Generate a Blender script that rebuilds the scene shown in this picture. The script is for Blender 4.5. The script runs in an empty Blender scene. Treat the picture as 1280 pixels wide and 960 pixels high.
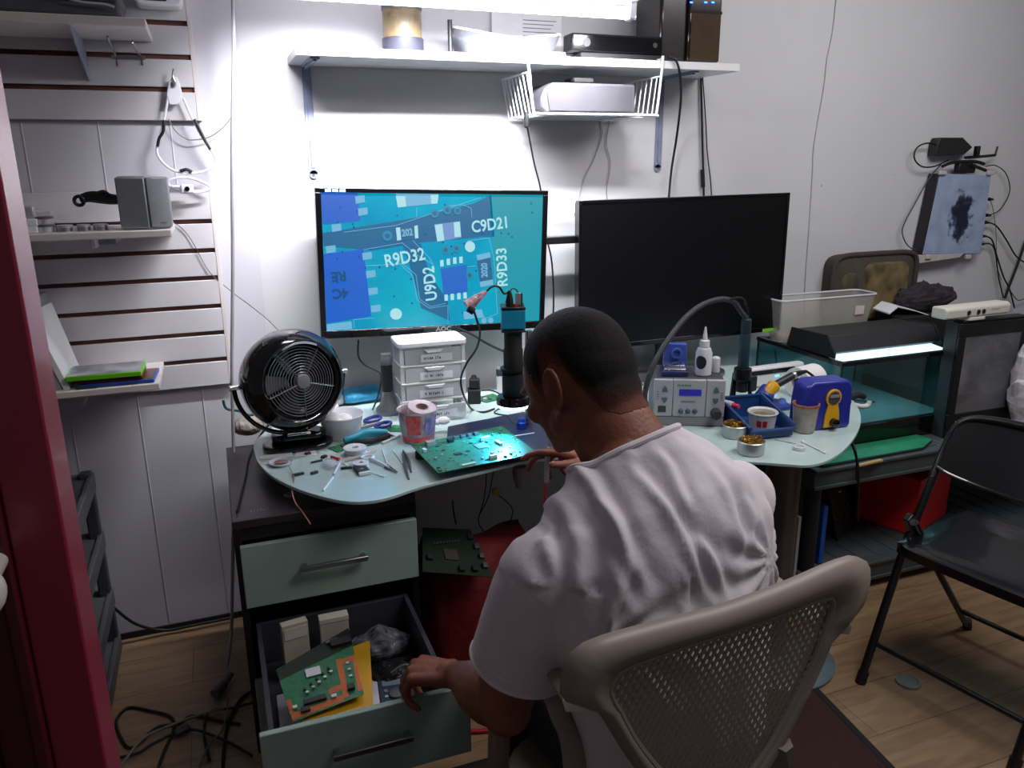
import bpy, bmesh, math, random
from mathutils import Vector, Matrix, noise
random.seed(7)
V = Vector
col = bpy.context.scene.collection

# ------------------------------------------------------------------ camera calibration
FOC, EYE = 980.0, 1.55
_d = V((30, 3470, FOC)).normalized()
_X = V((2710, -300, FOC)); _X = (_X - _d * _X.dot(_d)).normalized()
_Z = -_d
_Y = _Z.cross(_X)
if _Y.z < 0: _Y = -_Y
CAM = V((0, 0, EYE))
def ray(px, py):
    v = V((px - 640, py - 480, FOC)) / FOC
    return V((_X.dot(v), _Y.dot(v), _Z.dot(v)))
def az(px, py, z):          # point of the room seen at a photo pixel on the level z
    r = ray(px, py); return CAM + r * ((z - EYE) / r.z)
def ay(px, py, y):          # ... on the vertical plane at distance y
    r = ray(px, py); return CAM + r * (y / r.y)
def ad(px, py, d):
    return CAM + ray(px, py) * d
WY = 2.655                  # the back wall
GT = 0.76                   # top of the glass desk

# ------------------------------------------------------------------ materials
def lin(c):
    o = []
    for x in c:
        x = x / 255.0
        o.append(x / 12.92 if x <= 0.04045 else ((x + 0.055) / 1.055) ** 2.4)
    return (*o, 1.0)
_mats = {}
def mat(name, c, rough=.5, metal=0., c2=None, scale=18., var=.10, bump=0., bscale=80., em=None, es=0., trans=0.,
        alpha=1., coat=0., stretch=None, detail=3.):
    if name in _mats: return _mats[name]
    m = bpy.data.materials.new(name); m.use_nodes = True
    nt = m.node_tree; N = nt.nodes; L = nt.links
    b = N['Principled BSDF']
    tc = N.new('ShaderNodeTexCoord')
    src = tc.outputs['Object']
    if stretch:
        mp = N.new('ShaderNodeMapping'); mp.inputs['Scale'].default_value = stretch
        L.new(src, mp.inputs['Vector']); src = mp.outputs['Vector']
    nz = N.new('ShaderNodeTexNoise'); nz.inputs['Scale'].default_value = scale; nz.inputs['Detail'].default_value = detail
    L.new(src, nz.inputs['Vector'])
    rp = N.new('ShaderNodeValToRGB')
    a = lin(c)
    if c2 is None:
        k1, k2 = 1 - var, 1 + var
        ca = tuple(min(1, x * k1) for x in a[:3]) + (1,); cb = tuple(min(1, x * k2) for x in a[:3]) + (1,)
    else: ca, cb = a, lin(c2)
    rp.color_ramp.elements[0].position = .3; rp.color_ramp.elements[1].position = .7
    rp.color_ramp.elements[0].color = ca; rp.color_ramp.elements[1].color = cb
    L.new(nz.outputs['Fac'], rp.inputs['Fac']); L.new(rp.outputs['Color'], b.inputs['Base Color'])
    b.inputs['Roughness'].default_value = rough; b.inputs['Metallic'].default_value = metal
    b.inputs['Transmission Weight'].default_value = trans; b.inputs['Alpha'].default_value = alpha
    b.inputs['Coat Weight'].default_value = coat
    if em is not None:
        b.inputs['Emission Color'].default_value = lin(em); b.inputs['Emission Strength'].default_value = es
    if bump:
        n2 = N.new('ShaderNodeTexNoise'); n2.inputs['Scale'].default_value = bscale; n2.inputs['Detail'].default_value = 4
        L.new(src, n2.inputs['Vector'])
        bp = N.new('ShaderNodeBump'); bp.inputs['Strength'].default_value = bump; bp.inputs['Distance'].default_value = .01
        L.new(n2.outputs['Fac'], bp.inputs['Height']); L.new(bp.outputs['Normal'], b.inputs['Normal'])
    _mats[name] = m
    return m
def pane_mat(name, c, gloss=.12, rough=.02):
    if name in _mats: return _mats[name]
    m = bpy.data.materials.new(name); m.use_nodes = True
    nt = m.node_tree; N = nt.nodes; L = nt.links
    N.remove(N['Principled BSDF'])
    t = N.new('ShaderNodeBsdfTransparent'); t.inputs['Color'].default_value = lin(c)
    g = N.new('ShaderNodeBsdfGlossy'); g.inputs['Roughness'].default_value = rough
    nz = N.new('ShaderNodeTexNoise'); nz.inputs['Scale'].default_value = 9
    mr = N.new('ShaderNodeMapRange'); mr.inputs['To Min'].default_value = gloss * .7; mr.inputs['To Max'].default_value = gloss * 1.3
    L.new(nz.outputs['Fac'], mr.inputs['Value'])
    mx = N.new('ShaderNodeMixShader'); L.new(mr.outputs['Result'], mx.inputs['Fac'])
    L.new(t.outputs[0], mx.inputs[1]); L.new(g.outputs[0], mx.inputs[2])
    L.new(mx.outputs[0], N['Material Output'].inputs['Surface'])
    _mats[name] = m
    return m

M = {}
M['black'] = mat('black plastic', (16, 16, 18), .38)
M['blackm'] = mat('matte black', (20, 20, 22), .75)
M['gloss'] = mat('gloss black', (7, 7, 9), .12, coat=.5)
M['rubber'] = mat('black cable', (12, 12, 13), .55)
M['white'] = mat('white plastic', (222, 222, 224), .4, var=.03)
M['whitecable'] = mat('white cable', (205, 203, 205), .5, var=.05)
M['greycable'] = mat('grey cable', (120, 116, 114), .6)
M['paint'] = mat('white enamel', (232, 232, 238), .35, var=.02)
M['chrome'] = mat('chrome', (205, 205, 208), .18, metal=1.)
M['steel'] = mat('brushed steel', (170, 170, 172), .3, metal=1.)
M['alu'] = mat('grey metal', (120, 120, 124), .4, metal=.8)
M['paper'] = mat('paper', (228, 228, 232), .8, var=.03)
M['tape'] = mat('cotton', (236, 234, 234), .9, var=.03)
M['frost'] = mat('frosted glass', (188, 210, 207), .22, var=.03, coat=.3)
M['frostd'] = mat('frosted drawer glass', (158, 182, 172), .28, var=.04, coat=.3)
M['frostedge'] = mat('glass edge', (95, 165, 150), .2)
M['clear'] = mat('cloudy plastic', (222, 222, 226), .3, alpha=.6, var=.04)
M['clearw'] = mat('frosted white plastic', (226, 226, 232), .35, alpha=.82, var=.04)
M['pcb'] = mat('green circuit board', (22, 100, 62), .42, c2=(34, 128, 80), scale=60, coat=.2)
M['pcbd'] = mat('dark green circuit board', (13, 32, 22), .5, c2=(20, 44, 30), scale=60)
M['copper'] = mat('copper traces', (176, 92, 40), .4, metal=.3)
M['chip'] = mat('chip body', (38, 38, 42), .45)
M['silver'] = mat('tinned metal', (190, 190, 192), .35, metal=.7)
M['blue'] = mat('blue plastic', (34, 62, 140), .4)
M['bluel'] = mat('light blue plastic', (70, 100, 190), .4)
M['binblue'] = mat('bin blue', (30, 66, 120), .42)
M['teal'] = mat('teal plastic', (30, 140, 165), .4)
M['tealc'] = mat('anodised teal', (0, 150, 190), .4)
M['yellow'] = mat('yellow plastic', (222, 168, 26), .4)
M['red'] = mat('red card', (190, 26, 30), .55)
M['redf'] = mat('red fabric', (118, 9, 18), .7, bump=.3, bscale=40)
M['green'] = mat('lime plastic', (110, 205, 30), .35)
M['lam'] = mat('dark laminate', (26, 22, 25), .35, var=.12, scale=6)
M['lamtop'] = mat('dark grey laminate top', (52, 46, 50), .4, var=.12, scale=6)
M['greypl'] = mat('grey plastic', (92, 94, 98), .5)
M['dgreypl'] = mat('dark grey resin', (62, 66, 68), .5)
M['resin'] = mat('beige resin', (150, 137, 127), .42, var=.04)
M['slat'] = mat('white melamine', (206, 204, 208), .45, var=.02)
M['groove'] = mat('brown board core', (112, 66, 52), .8, c2=(72, 40, 34), scale=14)
M['cream'] = mat('cream shelf board', (216, 208, 204), .45, var=.03)

# ------------------------------------------------------------------ mesh builder
LM = {}
def frame_for(d):
    d = d.normalized()
    a = V((0, 0, 1)) if abs(d.z) < .9 else V((1, 0, 0))
    u = d.cross(a).normalized(); return u, d.cross(u).normalized(), d
def catmull(pts, k=6, closed=False):
    P = [V(p) for p in pts]; n = len(P); out = []
    if n < 3: return P
    rng = range(n if closed else n - 1)
    for i in rng:
        if closed: p0, p1, p2, p3 = P[(i - 1) % n], P[i], P[(i + 1) % n], P[(i + 2) % n]
        else: p0, p1, p2, p3 = P[max(i - 1, 0)], P[i], P[i + 1], P[min(i + 2, n - 1)]
        for j in range(k):
            t = j / k
            out.append(.5 * ((2 * p1) + (p2 - p0) * t + (2 * p0 - 5 * p1 + 4 * p2 - p3) * t * t + (3 * p1 - p0 - 3 * p2 + p3) * t ** 3))
    if not closed: out.append(P[-1])
    return out
class MB:
    def __init__(s, M4=None):
        s.v = []; s.f = []; s.mi = []; s.m = 0; s.M = M4 or Matrix()
    def add(s, vs, fs):
        o = len(s.v)
        s.v += [s.M @ V(v) for v in vs]
        for f in fs: s.f.append([o + i for i in f]); s.mi.append(s.m)
        return s
    def box(s, c, sz, R=None):
        c = V(c); x, y, z = (k / 2 for k in sz)
        vs = [V((a * x, b * y, d * z)) for d in (-1, 1) for b in (-1, 1) for a in (-1, 1)]
        if R is not None:
            if not isinstance(R, Matrix): R = Matrix.Rotation(R, 3, 'Z')
            vs = [R @ v for v in vs]
        return s.add([c + v for v in vs], [(0, 2, 3, 1), (4, 5, 7, 6), (0, 1, 5, 4), (2, 6, 7, 3), (0, 4, 6, 2), (1, 3, 7, 5)])
    def span(s, a, b):
        a, b = V(a), V(b); return s.box((a + b) / 2, [abs(k) for k in (b - a)])
    def bar(s, a, b, w, h, up=(0, 0, 1)):
        a, b = V(a), V(b); d = (b - a).normalized(); up = V(up)
        if abs(d.dot(up)) > .98: up = V((0, 1, 0))
        x = d.cross(up).normalized(); z = x.cross(d)
        return s.box((a + b) / 2, (w, (b - a).length, h), Matrix((x, d, z)).transposed())
    def hexa(s, p):   # 8 points: bottom 4 ccw, top 4 ccw
        return s.add(p, [(3, 2, 1, 0), (4, 5, 6, 7), (0, 1, 5, 4), (1, 2, 6, 5), (2, 3, 7, 6), (3, 0, 4, 7)])
    def rings(s, R, cap=True, closed=False):
        n = len(R[0]); vs = [p for r in R for p in r]; fs = []
        k = len(R)
        for i in range(k if closed else k - 1):
            for j in range(n):
                a, b = i * n + j, i * n + (j + 1) % n
                c, d = ((i + 1) % k) * n + (j + 1) % n, ((i + 1) % k) * n + j
                fs.append((a, b, c, d))
        if cap and not closed:
            fs.append(tuple(range(n))[::-1]); fs.append(tuple(range((k - 1) * n, k * n)))
        return s.add(vs, fs)
    def cyl(s, a, b, r1, r2=None, n=24, cap=True):
        a, b = V(a), V(b); r2 = r1 if r2 is None else r2
        u, w, d = frame_for(b - a)
        R = [[c + (u * math.cos(t) + w * math.sin(t)) * r for t in [2 * math.pi * i / n for i in range(n)]] for c, r in ((a, r1), (b, r2))]
        return s.rings(R, cap)
    def tube(s, pts, r, n=8, closed=False, k=6, sm=True):
        P = catmull(pts, k, closed) if sm else [V(p) for p in pts]
        Q = [P[0]]
        for p in P[1:]:
            if (p - Q[-1]).length > 1e-6: Q.append(p)
        if closed and (Q[0] - Q[-1]).length < 1e-6: Q.pop()
        P = Q; m = len(P); R = []
        u = None
        for i in range(m):
            if closed: t = P[(i + 1) % m] - P[(i - 1) % m]
            else: t = P[min(i + 1, m - 1)] - P[max(i - 1, 0)]
            t.normalize()
            if u is None: u = frame_for(t)[0]
            u = (u - t * u.dot(t))
            if u.length < 1e-5: u = frame_for(t)[0]
            u.normalize(); w = t.cross(u)
            rr = r(i / (m - 1)) if callable(r) else r
            R.append([P[i] + (u * math.cos(a) + w * math.sin(a)) * rr for a in [2 * math.pi * j / n for j in range(n)]])
        return s.rings(R, True, closed)
    def lathe(s, prof, c=(0, 0, 0), axis=(0, 0, 1), n=32, cap=True):
        c = V(c); ax = V(axis).normalized()
        if ax.z > .999: u, w = V((1, 0, 0)), V((0, 1, 0))
        else: u, w, _ = frame_for(ax)
        R = [[c + ax * z + (u * math.cos(t) + w * math.sin(t)) * max(r, 1e-4) for t in [2 * math.pi * i / n for i in range(n)]] for r, z in prof]
        return s.rings(R, cap)
    def ell(s, c, r, R=None, n=20, m=12):
        c = V(c)
        if not hasattr(r, '__len__'): r = (r, r, r)
        Rg = []
        for i in range(m + 1):
            ph = math.pi * (i / m) - math.pi / 2; rr = max(math.cos(ph), .003)
            ring = []
            for j in range(n):
                t = 2 * math.pi * j / n
                v = V((r[0] * rr * math.cos(t), r[1] * rr * math.sin(t), r[2] * math.sin(ph)))
                ring.append(c + (R @ v if R is not None else v))
            Rg.append(ring)
        return s.rings(Rg)
    def cap(s, a, b, ra, rb=None, n=14):   # capsule
        rb = ra if rb is None else rb
        s.cyl(a, b, ra, rb, n, True); s.ell(a, ra, n=n, m=8); s.ell(b, rb, n=n, m=8); return s
    def prism(s, poly, z0, z1, c=(0, 0, 0), R=None):
        c = V(c); n = len(poly)
        vs = [V((p[0], p[1], z)) for z in (z0, z1) for p in poly]
        if R is not None: vs = [R @ v for v in vs]
        return s.add([c + v for v in vs], [tuple(range(n))[::-1], tuple(range(n, 2 * n))] + [(i, (i + 1) % n, n + (i + 1) % n, n + i) for i in range(n)])
    def build(s, name, mats, parent=None, world=False, bevel=0., smooth=35, seg=2):
        me = bpy.data.meshes.new(name)
        vs = s.v
        o = None
        if parent is not None and world:
            inv = LM[parent].inverted(); vs = [inv @ v for v in vs]
        loc = V((0, 0, 0))
        if parent is None:
            lo = V([min(v[i] for v in vs) for i in range(3)]); hi = V([max(v[i] for v in vs) for i in range(3)])
            loc = V(((lo.x + hi.x) / 2, (lo.y + hi.y) / 2, lo.z)); vs = [v - loc for v in vs]
        me.from_pydata([tuple(v) for v in vs], [], s.f)
        bm = bmesh.new(); bm.from_mesh(me); bmesh.ops.recalc_face_normals(bm, faces=bm.faces); bm.to_mesh(me); bm.free()
        if not isinstance(mats, (list, tuple)): mats = [mats]
        for m in mats: me.materials.append(m)
        for p, i in zip(me.polygons, s.mi): p.material_index = min(i, len(mats) - 1)
        if smooth:
            me.polygons.foreach_set('use_smooth', [True] * len(me.polygons))
            me.set_sharp_from_angle(angle=math.radians(smooth))
        o = bpy.data.objects.new(name, me); col.objects.link(o)
        o.location = loc
        if parent is not None:
            o.parent = parent; LM[o] = LM[parent]
        else: LM[o] = Matrix.Translation(loc)
        if bevel:
            b = o.modifiers.new('edge', 'BEVEL'); b.width = bevel; b.segments = seg; b.limit_method = 'ANGLE'; b.angle_limit = math.radians(40)
            b.harden_normals = False
        return o
def tag(o, label, cat, group=None, kind=None):
    o['label'] = label; o['category'] = cat
    if group: o['group'] = group
    if kind: o['kind'] = kind
    return o
def st(o): o['kind'] = 'structure'; return o
def T(name, label, cat, loc=(0, 0, 0), rz=0., group=None, R=None):
    o = bpy.data.objects.new(name, None); o.empty_display_size = .05; col.objects.link(o)
    o.location = loc
    if R is not None: o.rotation_euler = R.to_euler(); m = Matrix.Translation(loc) @ R.to_4x4()
    else: o.rotation_euler = (0, 0, rz); m = Matrix.Translation(loc) @ Matrix.Rotation(rz, 4, 'Z')
    LM[o] = m
    return tag(o, label, cat, group)
def kids(o): return [c for c in col.objects if c.parent is o]
def dup(o, loc, rz=None, label=None):
    ch = kids(o)
    r = o.copy(); col.objects.link(r); r.location = loc
    if rz is not None: r.rotation_euler = (0, 0, rz)
    LM[r] = Matrix.Translation(r.location) @ r.rotation_euler.to_matrix().to_4x4()
    if label: r['label'] = label
    for c in ch:
        g = kids(c)
        d = c.copy(); col.objects.link(d); d.parent = r
        for x in g:
            e = x.copy(); col.objects.link(e); e.parent = d
    return r
def text(body, size, mats, parent=None, M4=None, depth=.0008, sx=1., name='lettering', bold=0.):
    c = bpy.data.curves.new('t', 'FONT'); c.body = body; c.size = size; c.extrude = depth; c.align_x = 'CENTER'; c.align_y = 'CENTER'
    c.offset = bold; c.resolution_u = 3
    o = bpy.data.objects.new('t', c); col.objects.link(o)
    dg = bpy.context.evaluated_depsgraph_get()
    me = bpy.data.meshes.new_from_object(o.evaluated_get(dg)); bpy.data.objects.remove(o)
    m = (M4 or Matrix()) @ Matrix.Diagonal((sx, 1, 1, 1))
    me.transform(m); me.materials.clear(); me.materials.append(mats); me.name = name
    o = bpy.data.objects.new(name, me); col.objects.link(o)
    if parent is not None: o.parent = parent; LM[o] = LM[parent]
    return o
def cable(name, pts, r, m, label, cat='cable', group=None, n=8, k=6):
    return tag(MB().tube(pts, r, n=n, k=k).build(name, m), label, cat, group)
def rrect(w, h, r, n=5):
    out = []
    for cx, cy, a0 in ((w / 2 - r, h / 2 - r, 0), (-w / 2 + r, h / 2 - r, 90), (-w / 2 + r, -h / 2 + r, 180), (w / 2 - r, -h / 2 + r, 270)):
        for i in range(n + 1):
            a = math.radians(a0 + 90 * i / n); out.append((cx + r * math.cos(a), cy + r * math.sin(a)))
    return out
RX90 = Matrix.Rotation(math.pi / 2, 3, 'X')   # local xy plane -> xz plane facing -y
def facing(rx=0, rz=0): return Matrix.Rotation(rz, 3, 'Z') @ Matrix.Rotation(rx, 3, 'X')

#@@SECTIONS@@
# ================================================================== SETTING
def floor_mat():
    m = bpy.data.materials.new('light wood laminate floor'); m.use_nodes = True
    nt = m.node_tree; N = nt.nodes; L = nt.links; b = N['Principled BSDF']
    tc = N.new('ShaderNodeTexCoord')
    br = N.new('ShaderNodeTexBrick'); br.inputs['Scale'].default_value = 1.; br.inputs['Brick Width'].default_value = 1.2
    br.inputs['Row Height'].default_value = .19; br.inputs['Mortar Size'].default_value = .0016
    br.inputs['Color1'].default_value = lin((162, 136, 108)); br.inputs['Color2'].default_value = lin((150, 124, 96)); br.inputs['Mortar'].default_value = lin((120, 92, 62))
    L.new(tc.outputs['Object'], br.inputs['Vector'])
    mp = N.new('ShaderNodeMapping'); mp.inputs['Scale'].default_value = (2.2, 16, 1); L.new(tc.outputs['Object'], mp.inputs['Vector'])
    nz = N.new('ShaderNodeTexNoise'); nz.inputs['Scale'].default_value = 1.6; nz.inputs['Detail'].default_value = 6; nz.inputs['Distortion'].default_value = 1.2
    L.new(mp.outputs['Vector'], nz.inputs['Vector'])
    rp = N.new('ShaderNodeValToRGB'); rp.color_ramp.elements[0].position = .35; rp.color_ramp.elements[1].position = .7
    rp.color_ramp.elements[0].color = (.62, .55, .48, 1); rp.color_ramp.elements[1].color = (1.05, 1.0, .95, 1)
    L.new(nz.outputs['Fac'], rp.inputs['Fac'])
    mx = N.new('ShaderNodeMix'); mx.data_type = 'RGBA'; mx.blend_type = 'MULTIPLY'; mx.inputs['Factor'].default_value = .8
    L.new(br.outputs['Color'], mx.inputs['A']); L.new(rp.outputs['Color'], mx.inputs['B'])
    L.new(mx.outputs['Result'], b.inputs['Base Color']); b.inputs['Roughness'].default_value = .38
    return m
fl = MB().span((-2.6, -2.2, -.05), (4.6, WY, 0)).build('floor', floor_mat()); st(fl)

mw = mat('painted wall', (205, 205, 208), .6, var=.025, scale=2.5, bump=.10, bscale=14)
mwl = mat('painted wall panelling', (198, 197, 204), .55, var=.02, scale=2.5)
w = MB().span((.135, WY, 0), (4.6, WY + .1, 2.6)).build('wall_back', mw); st(w)
# left stretch of the same wall: vertical panelling, grooves shaped as raised ribs to catch light
gx = [-.05 - .205 * i for i in range(13)]
gx = [-.083, -.276, -.47, -.67, -.87, -1.07, -1.27, -1.6, -2.0]
mb = MB(); mb.span((-2.6, WY, 0), (.135, WY + .1, 2.6))
for a in gx: mb.span((a - .0022, WY - .0016, .03), (a + .0022, WY + .001, 2.6))
w = mb.build('wall_panelled', mwl, bevel=.001); st(w)
st(MB().span((-2.6, -2.2, 0), (-2.5, WY, 2.6)).build('wall_left', mw))
st(MB().span((4.5, -2.2, 0), (4.6, WY, 2.6)).build('wall_right', mw))
# strip whose dark colour stands for the unlit gap at the wall foot
st(MB().span((-2.5, WY - .006, 0), (1.2, WY, .022)).build('wall_foot_gap', mat('dark gap strip', (22, 18, 20), .8)))
# small plaster marks and a painted-over cable on the wall
mb = MB()
for px, py, r in ((588, 172, .003), (594, 173, .003), (585, 222, .004), (838, 193, .002), (1027, 232, .003), (1117, 219, .002), (1118, 224, .002)):
    p = ay(px, py, WY); mb.ell((p.x, WY - .0005, p.z), (r, .001, r * .8), n=8, m=4)
tag(mb.build('wall_screw_anchor', mat('plaster grey', (110, 108, 112), .9)), 'little grey screw holes scattered over the bare white wall', 'wall marks', kind='stuff')
pts = [ay(px, py, WY - .004) for px, py in ((1046, -5), (1041, 40), (1034, 75), (1030, 110), (1018, 180), (1016, 215), (1012, 280), (1007, 350), (1005, 392))]
cable('wall_cable', pts, .0022, mat('painted cable', (196, 196, 198), .6), 'thin white painted-over cable running down the bare wall right of the shelf')

# maroon door frame close by on the left
md = mat('maroon paint', (152, 40, 62), .32, var=.08, scale=5, coat=.2)
mdd = mat('dark maroon paint', (84, 22, 38), .4, var=.08, scale=5)
E0 = ay(75, 600, .9).x
mb = MB(); mb.m = 0
mb.span((E0 - .052, .88, 0), (E0, .96, 2.6))
mb.m = 1; mb.span((E0 - .066, .868, 0), (E0 - .052, .96, 2.6)); mb.span((E0 - .100, .878, 0), (E0 - .066, .96, 2.6))
mb.span((E0 - .115, .86, 0), (E0 - .100, .96, 2.6)); mb.span((E0 - .7, .885, 0), (E0 - .115, .93, 2.6))
dr = mb.build('door_1', [md, mdd], bevel=.003); st(dr)
p = ay(-16, 741, .80)
k = MB().ell((p.x - .006, .80, p.z), (.022, .026, .026)).cyl((p.x - .006, .82, p.z), (p.x - .006, .886, p.z), .01).build('door_knob', mat('ivory knob', (214, 206, 196), .3), dr, world=True)

# rug
p1, p2 = az(1005, 850, 0), az(1110, 960, 0)
dx = (p1 - p2) / (p1.y - p2.y)
q1 = p2 + dx * (1.66 - p2.y); q2 = p2 + dx * (-1.2 - p2.y)
poly = [(q1.x, 1.66), (.1, 1.66), (.1, -1.2), (q2.x, -1.2)]
rg = T('floor_rug', 'dark brown short-pile rug under the plastic armchair', 'rug', (.8, .3, 0))
MB().prism(poly, 0.001, .010).build('pile', mat('brown carpet', (66, 38, 32), .95, c2=(44, 25, 22), scale=220, bump=.5, bscale=300), rg, world=True)
mb = MB()
pp = [V((a, b, .006)) for a, b in poly] 
for a, b in zip(pp, pp[1:] + pp[:1]): mb.bar(a, b, .022, .011)
mb.build('binding', mat('black binding', (22, 16, 15), .8), rg, world=True, bevel=.003)
# little ring lying on the floor
p = az(1135, 853, 0)
tag(MB().lathe([(.034, 0), (.037, .002), (.036, .006), (.029, .007), (.027, .004), (.026, .003), (.001, .003), (.001, .001)], (p.x, p.y, .0005)).build('plastic_disc', mat('grey lid', (112, 118, 116), .5)),
    'small round grey plastic disc lying flat on the floor beside the folding chair', 'disc')

# ================================================================== SLATWALL, left
def slatwall(name, x0, x1, z0, z1, gz, label):
    t = T(name, label, 'slatwall', ((x0 + x1) / 2, WY - .02, z0))
    MB().span((x0, WY - .010, z0), (x1, WY - .001, z1)).build('backing', M['groove'], t, world=True)
    zs = [z0] + gz + [z1]
    mb = MB()
    for a, b in zip(zs[:-1], zs[1:]):
        lo = a + (.0 if a == z0 else .007); hi = b - (.0 if b == z1 else .007)
        if hi - lo > .004: mb.span((x0, WY - .022, lo), (x1, WY - .010, hi))
    mb.build('face_board', M['slat'], t, world=True, bevel=.0015)
    MB().span((x1, WY - .023, z0), (x1 + .012, WY - .001, z1)).build('edge_strip', M['cream'], t, world=True, bevel=.001)
    return t
slatwall('slatwall', -1.9, -.004, 1.678, 2.5, [1.764, 1.853, 1.944, 2.034, 2.124, 2.214, 2.304, 2.394], 'upper white slatwall panel with brown grooves, holding the prong hook and headset')
slatwall('slatwall', -1.9, .004, .863, 1.478, [.947, 1.034, 1.12, 1.21, 1.295, 1.384], 'lower white slatwall panel with brown grooves, behind the speaker and game cases')

def slat_shelf(name, pr, pf, y, th, label, xl=-1.5, bracket=None, bpx=None):
    # pr: pixel of front right bottom corner
    a = ay(*pr, y)
    z = a.z; xr = a.x
    t = T(name, label, 'shelf', ((xl + xr) / 2, (y + WY - .022) / 2, z))
    MB().span((xl, y, z), (xr, WY - .024, z + th)).build('board', M['cream'], t, world=True, bevel=.003)
    return t, z + th, xr
tA, zA, xA = slat_shelf('display_shelf', (183, 34), None, 2.36, .022, 'highest cream display shelf on the slatwall with a triangular bracket under it')
bx = ay(92, 45, 2.45).x
mb = MB(); mb.add([(bx, 2.37, zA - .024), (bx, WY - .022, zA - .024), (bx, WY - .022, zA - .13), (bx + .004, 2.37, zA - .024), (bx + .004, WY - .022, zA - .024), (bx + .004, WY - .022, zA - .13)],
       [(0, 1, 2), (5, 4, 3), (0, 2, 5, 3), (0, 3, 4, 1), (1, 4, 5, 2)])
mb.build('bracket', M['bluegrey'] if 'bluegrey' in M else mat('blue grey metal', (150, 156, 178), .4), tA, world=True)
tB, zB, xB = slat_shelf('display_shelf', (215, 296), None, 2.36, .020, 'middle cream display shelf carrying the silver speaker and small tins')
p = ay(121, 303, 2.42)
MB().span((p.x - .012, 2.40, zB - .047), (p.x - .002, 2.47, zB - .0205)).build('bracket', M['paint'], tB, world=True)
p = ay(135, 304, 2.6)
MB().span((p.x - .03, 2.47, zB - .043), (p.x + .035, WY - .024, zB - .0205)).build('bracket', mat('blue grey metal', (150, 156, 178), .4), tB, world=True)
tC, zC, xC = slat_shelf('display_shelf', (200, 487), None, 2.36, .020, 'lowest cream display shelf carrying the game cases and leaning white case')
p = ay(108, 505, 2.5)
MB().tube([(p.x, 2.5, zC - .021), (p.x + .002, 2.5, p.z + .015), (p.x - .008, 2.5, p.z)], .004).build('bracket', M['cream'], tC, world=True)

# things at the top, on the highest shelf (cut by the frame)
a = ay(150, 2, 2.40)
t = T('storage_case', 'dark grey flat case lying on the highest display shelf', 'case', (a.x - .16, 2.48, zA))
MB().span((a.x - .38, 2.38, zA), (a.x, 2.6, zA + .035)).build('lower_shell', mat('dark grey fabric', (84, 84, 88), .7), t, world=True, bevel=.01)
MB().span((a.x - .38, 2.38, zA + .036), (a.x, 2.6, zA + .075)).build('upper_shell', mat('dark grey fabric', (84, 84, 88), .7), t, world=True, bevel=.014)
cable('white_cable', [ay(px, py, 2.358) + V((0, 0, .0)) for px, py in ((70, -6), (100, 2), (130, 5), (143, 9))], .0028, M['whitecable'], 'short white cord drooping over the edge of the highest display shelf')
a = ay(198, 2, 2.56)
t = T('white_gadget', 'small white device with a dark slot hung at the top of the slatwall', 'device', (a.x, 2.58, a.z))
MB().prism(rrect(.125, .06, .02), -.035, .04, (a.x, 2.59, a.z + .018), RX90).build('housing', M['paint'], t, world=True, bevel=.006)
MB().prism(rrect(.06, .008, .004), 0, .002, (a.x - .008, 2.5495, a.z + .004), RX90).build('slot', M['blackm'], t, world=True)

# double prong hook
z = 1.853
hk = T('slatwall_hook', 'double-pronged chrome hook clipped into a groove of the upper slatwall panel', 'hook', (ay(160, 75, WY - .03).x, WY - .03, z - .03))
for px0, py0, px1, py1 in ((147, 82, 135, 45), (178, 81, 166, 51)):
    a = ay(px0, py0, WY - .026); b = ay(px0 - 2, 70, WY - .026); c = ay(px1, py1 + 3, 2.46)
    MB().tube([a, b, b + (c - b) * .5 + V((0, 0, -.004)), c, c + V((0, 0, .006))], .0032, k=4).build('prong', M['steel'], hk, world=True)
a, b = ay(140, 71, WY - .026), ay(182, 72, WY - .026)
MB().bar(a, b, .004, .010).build('backplate', M['steel'], hk, world=True)

# white neckband headset hanging from a hook
y = WY - .05
def W(pp, y): return [ay(px, py, y) for px, py in pp]
hb = T('hanging_headset', 'white neckband headset with a slim bottle-shaped top hanging on the slatwall', 'headset', ay(218, 100, y))
mb = MB()
L1 = W(((208, 118), (211, 104), (215, 96), (221, 96), (225, 105), (229, 122), (222, 131), (212, 131)), y)
cen = sum(L1, V()) / len(L1)
mb.add([p + V((0, -.004, 0)) for p in L1] + [p + V((0, .004, 0)) for p in L1], [tuple(range(8)), tuple(range(8, 16))[::-1]] + [(i, (i + 1) % 8, 8 + (i + 1) % 8, 8 + i) for i in range(8)])
mb.build('hanger_plate', M['paint'], hb, world=True, bevel=.002)
MB().tube(W(((229, 122), (240, 147), (252, 170), (262, 185), (269, 197), (268, 207), (255, 214), (235, 217), (215, 212), (201, 200), (196, 187), (201, 166), (206, 145), (210, 122)), y), .0035).build('neckband', M['paint'], hb, world=True)
MB().tube(W(((243, 149), (252, 167), (257, 177), (263, 187)), y - .004), .0042).tube(W(((205, 150), (204, 164), (199, 173), (197, 183)), y - .004), .0042).build('sleeve', M['rubber'], hb, world=True)
MB().tube(W(((217, 86), (216, 95), (219, 103), (216, 108)), y - .01), .003).ell(ay(217, 105, y - .006), (.007, .006, .009)).build('hook', M['steel'], hb, world=True)
MB().tube(W(((225, 214), (233, 212), (240, 215)), y - .004), .005).build('clip', M['rubber'], hb, world=True)
cable('grey_wire', W(((211, 149), (218, 162), (230, 172), (242, 175), (262, 171), (278, 160), (290, 146)), WY - .026), .0016, M['greycable'], 'thin grey wire looping from the headset across to the tall cord')
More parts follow.
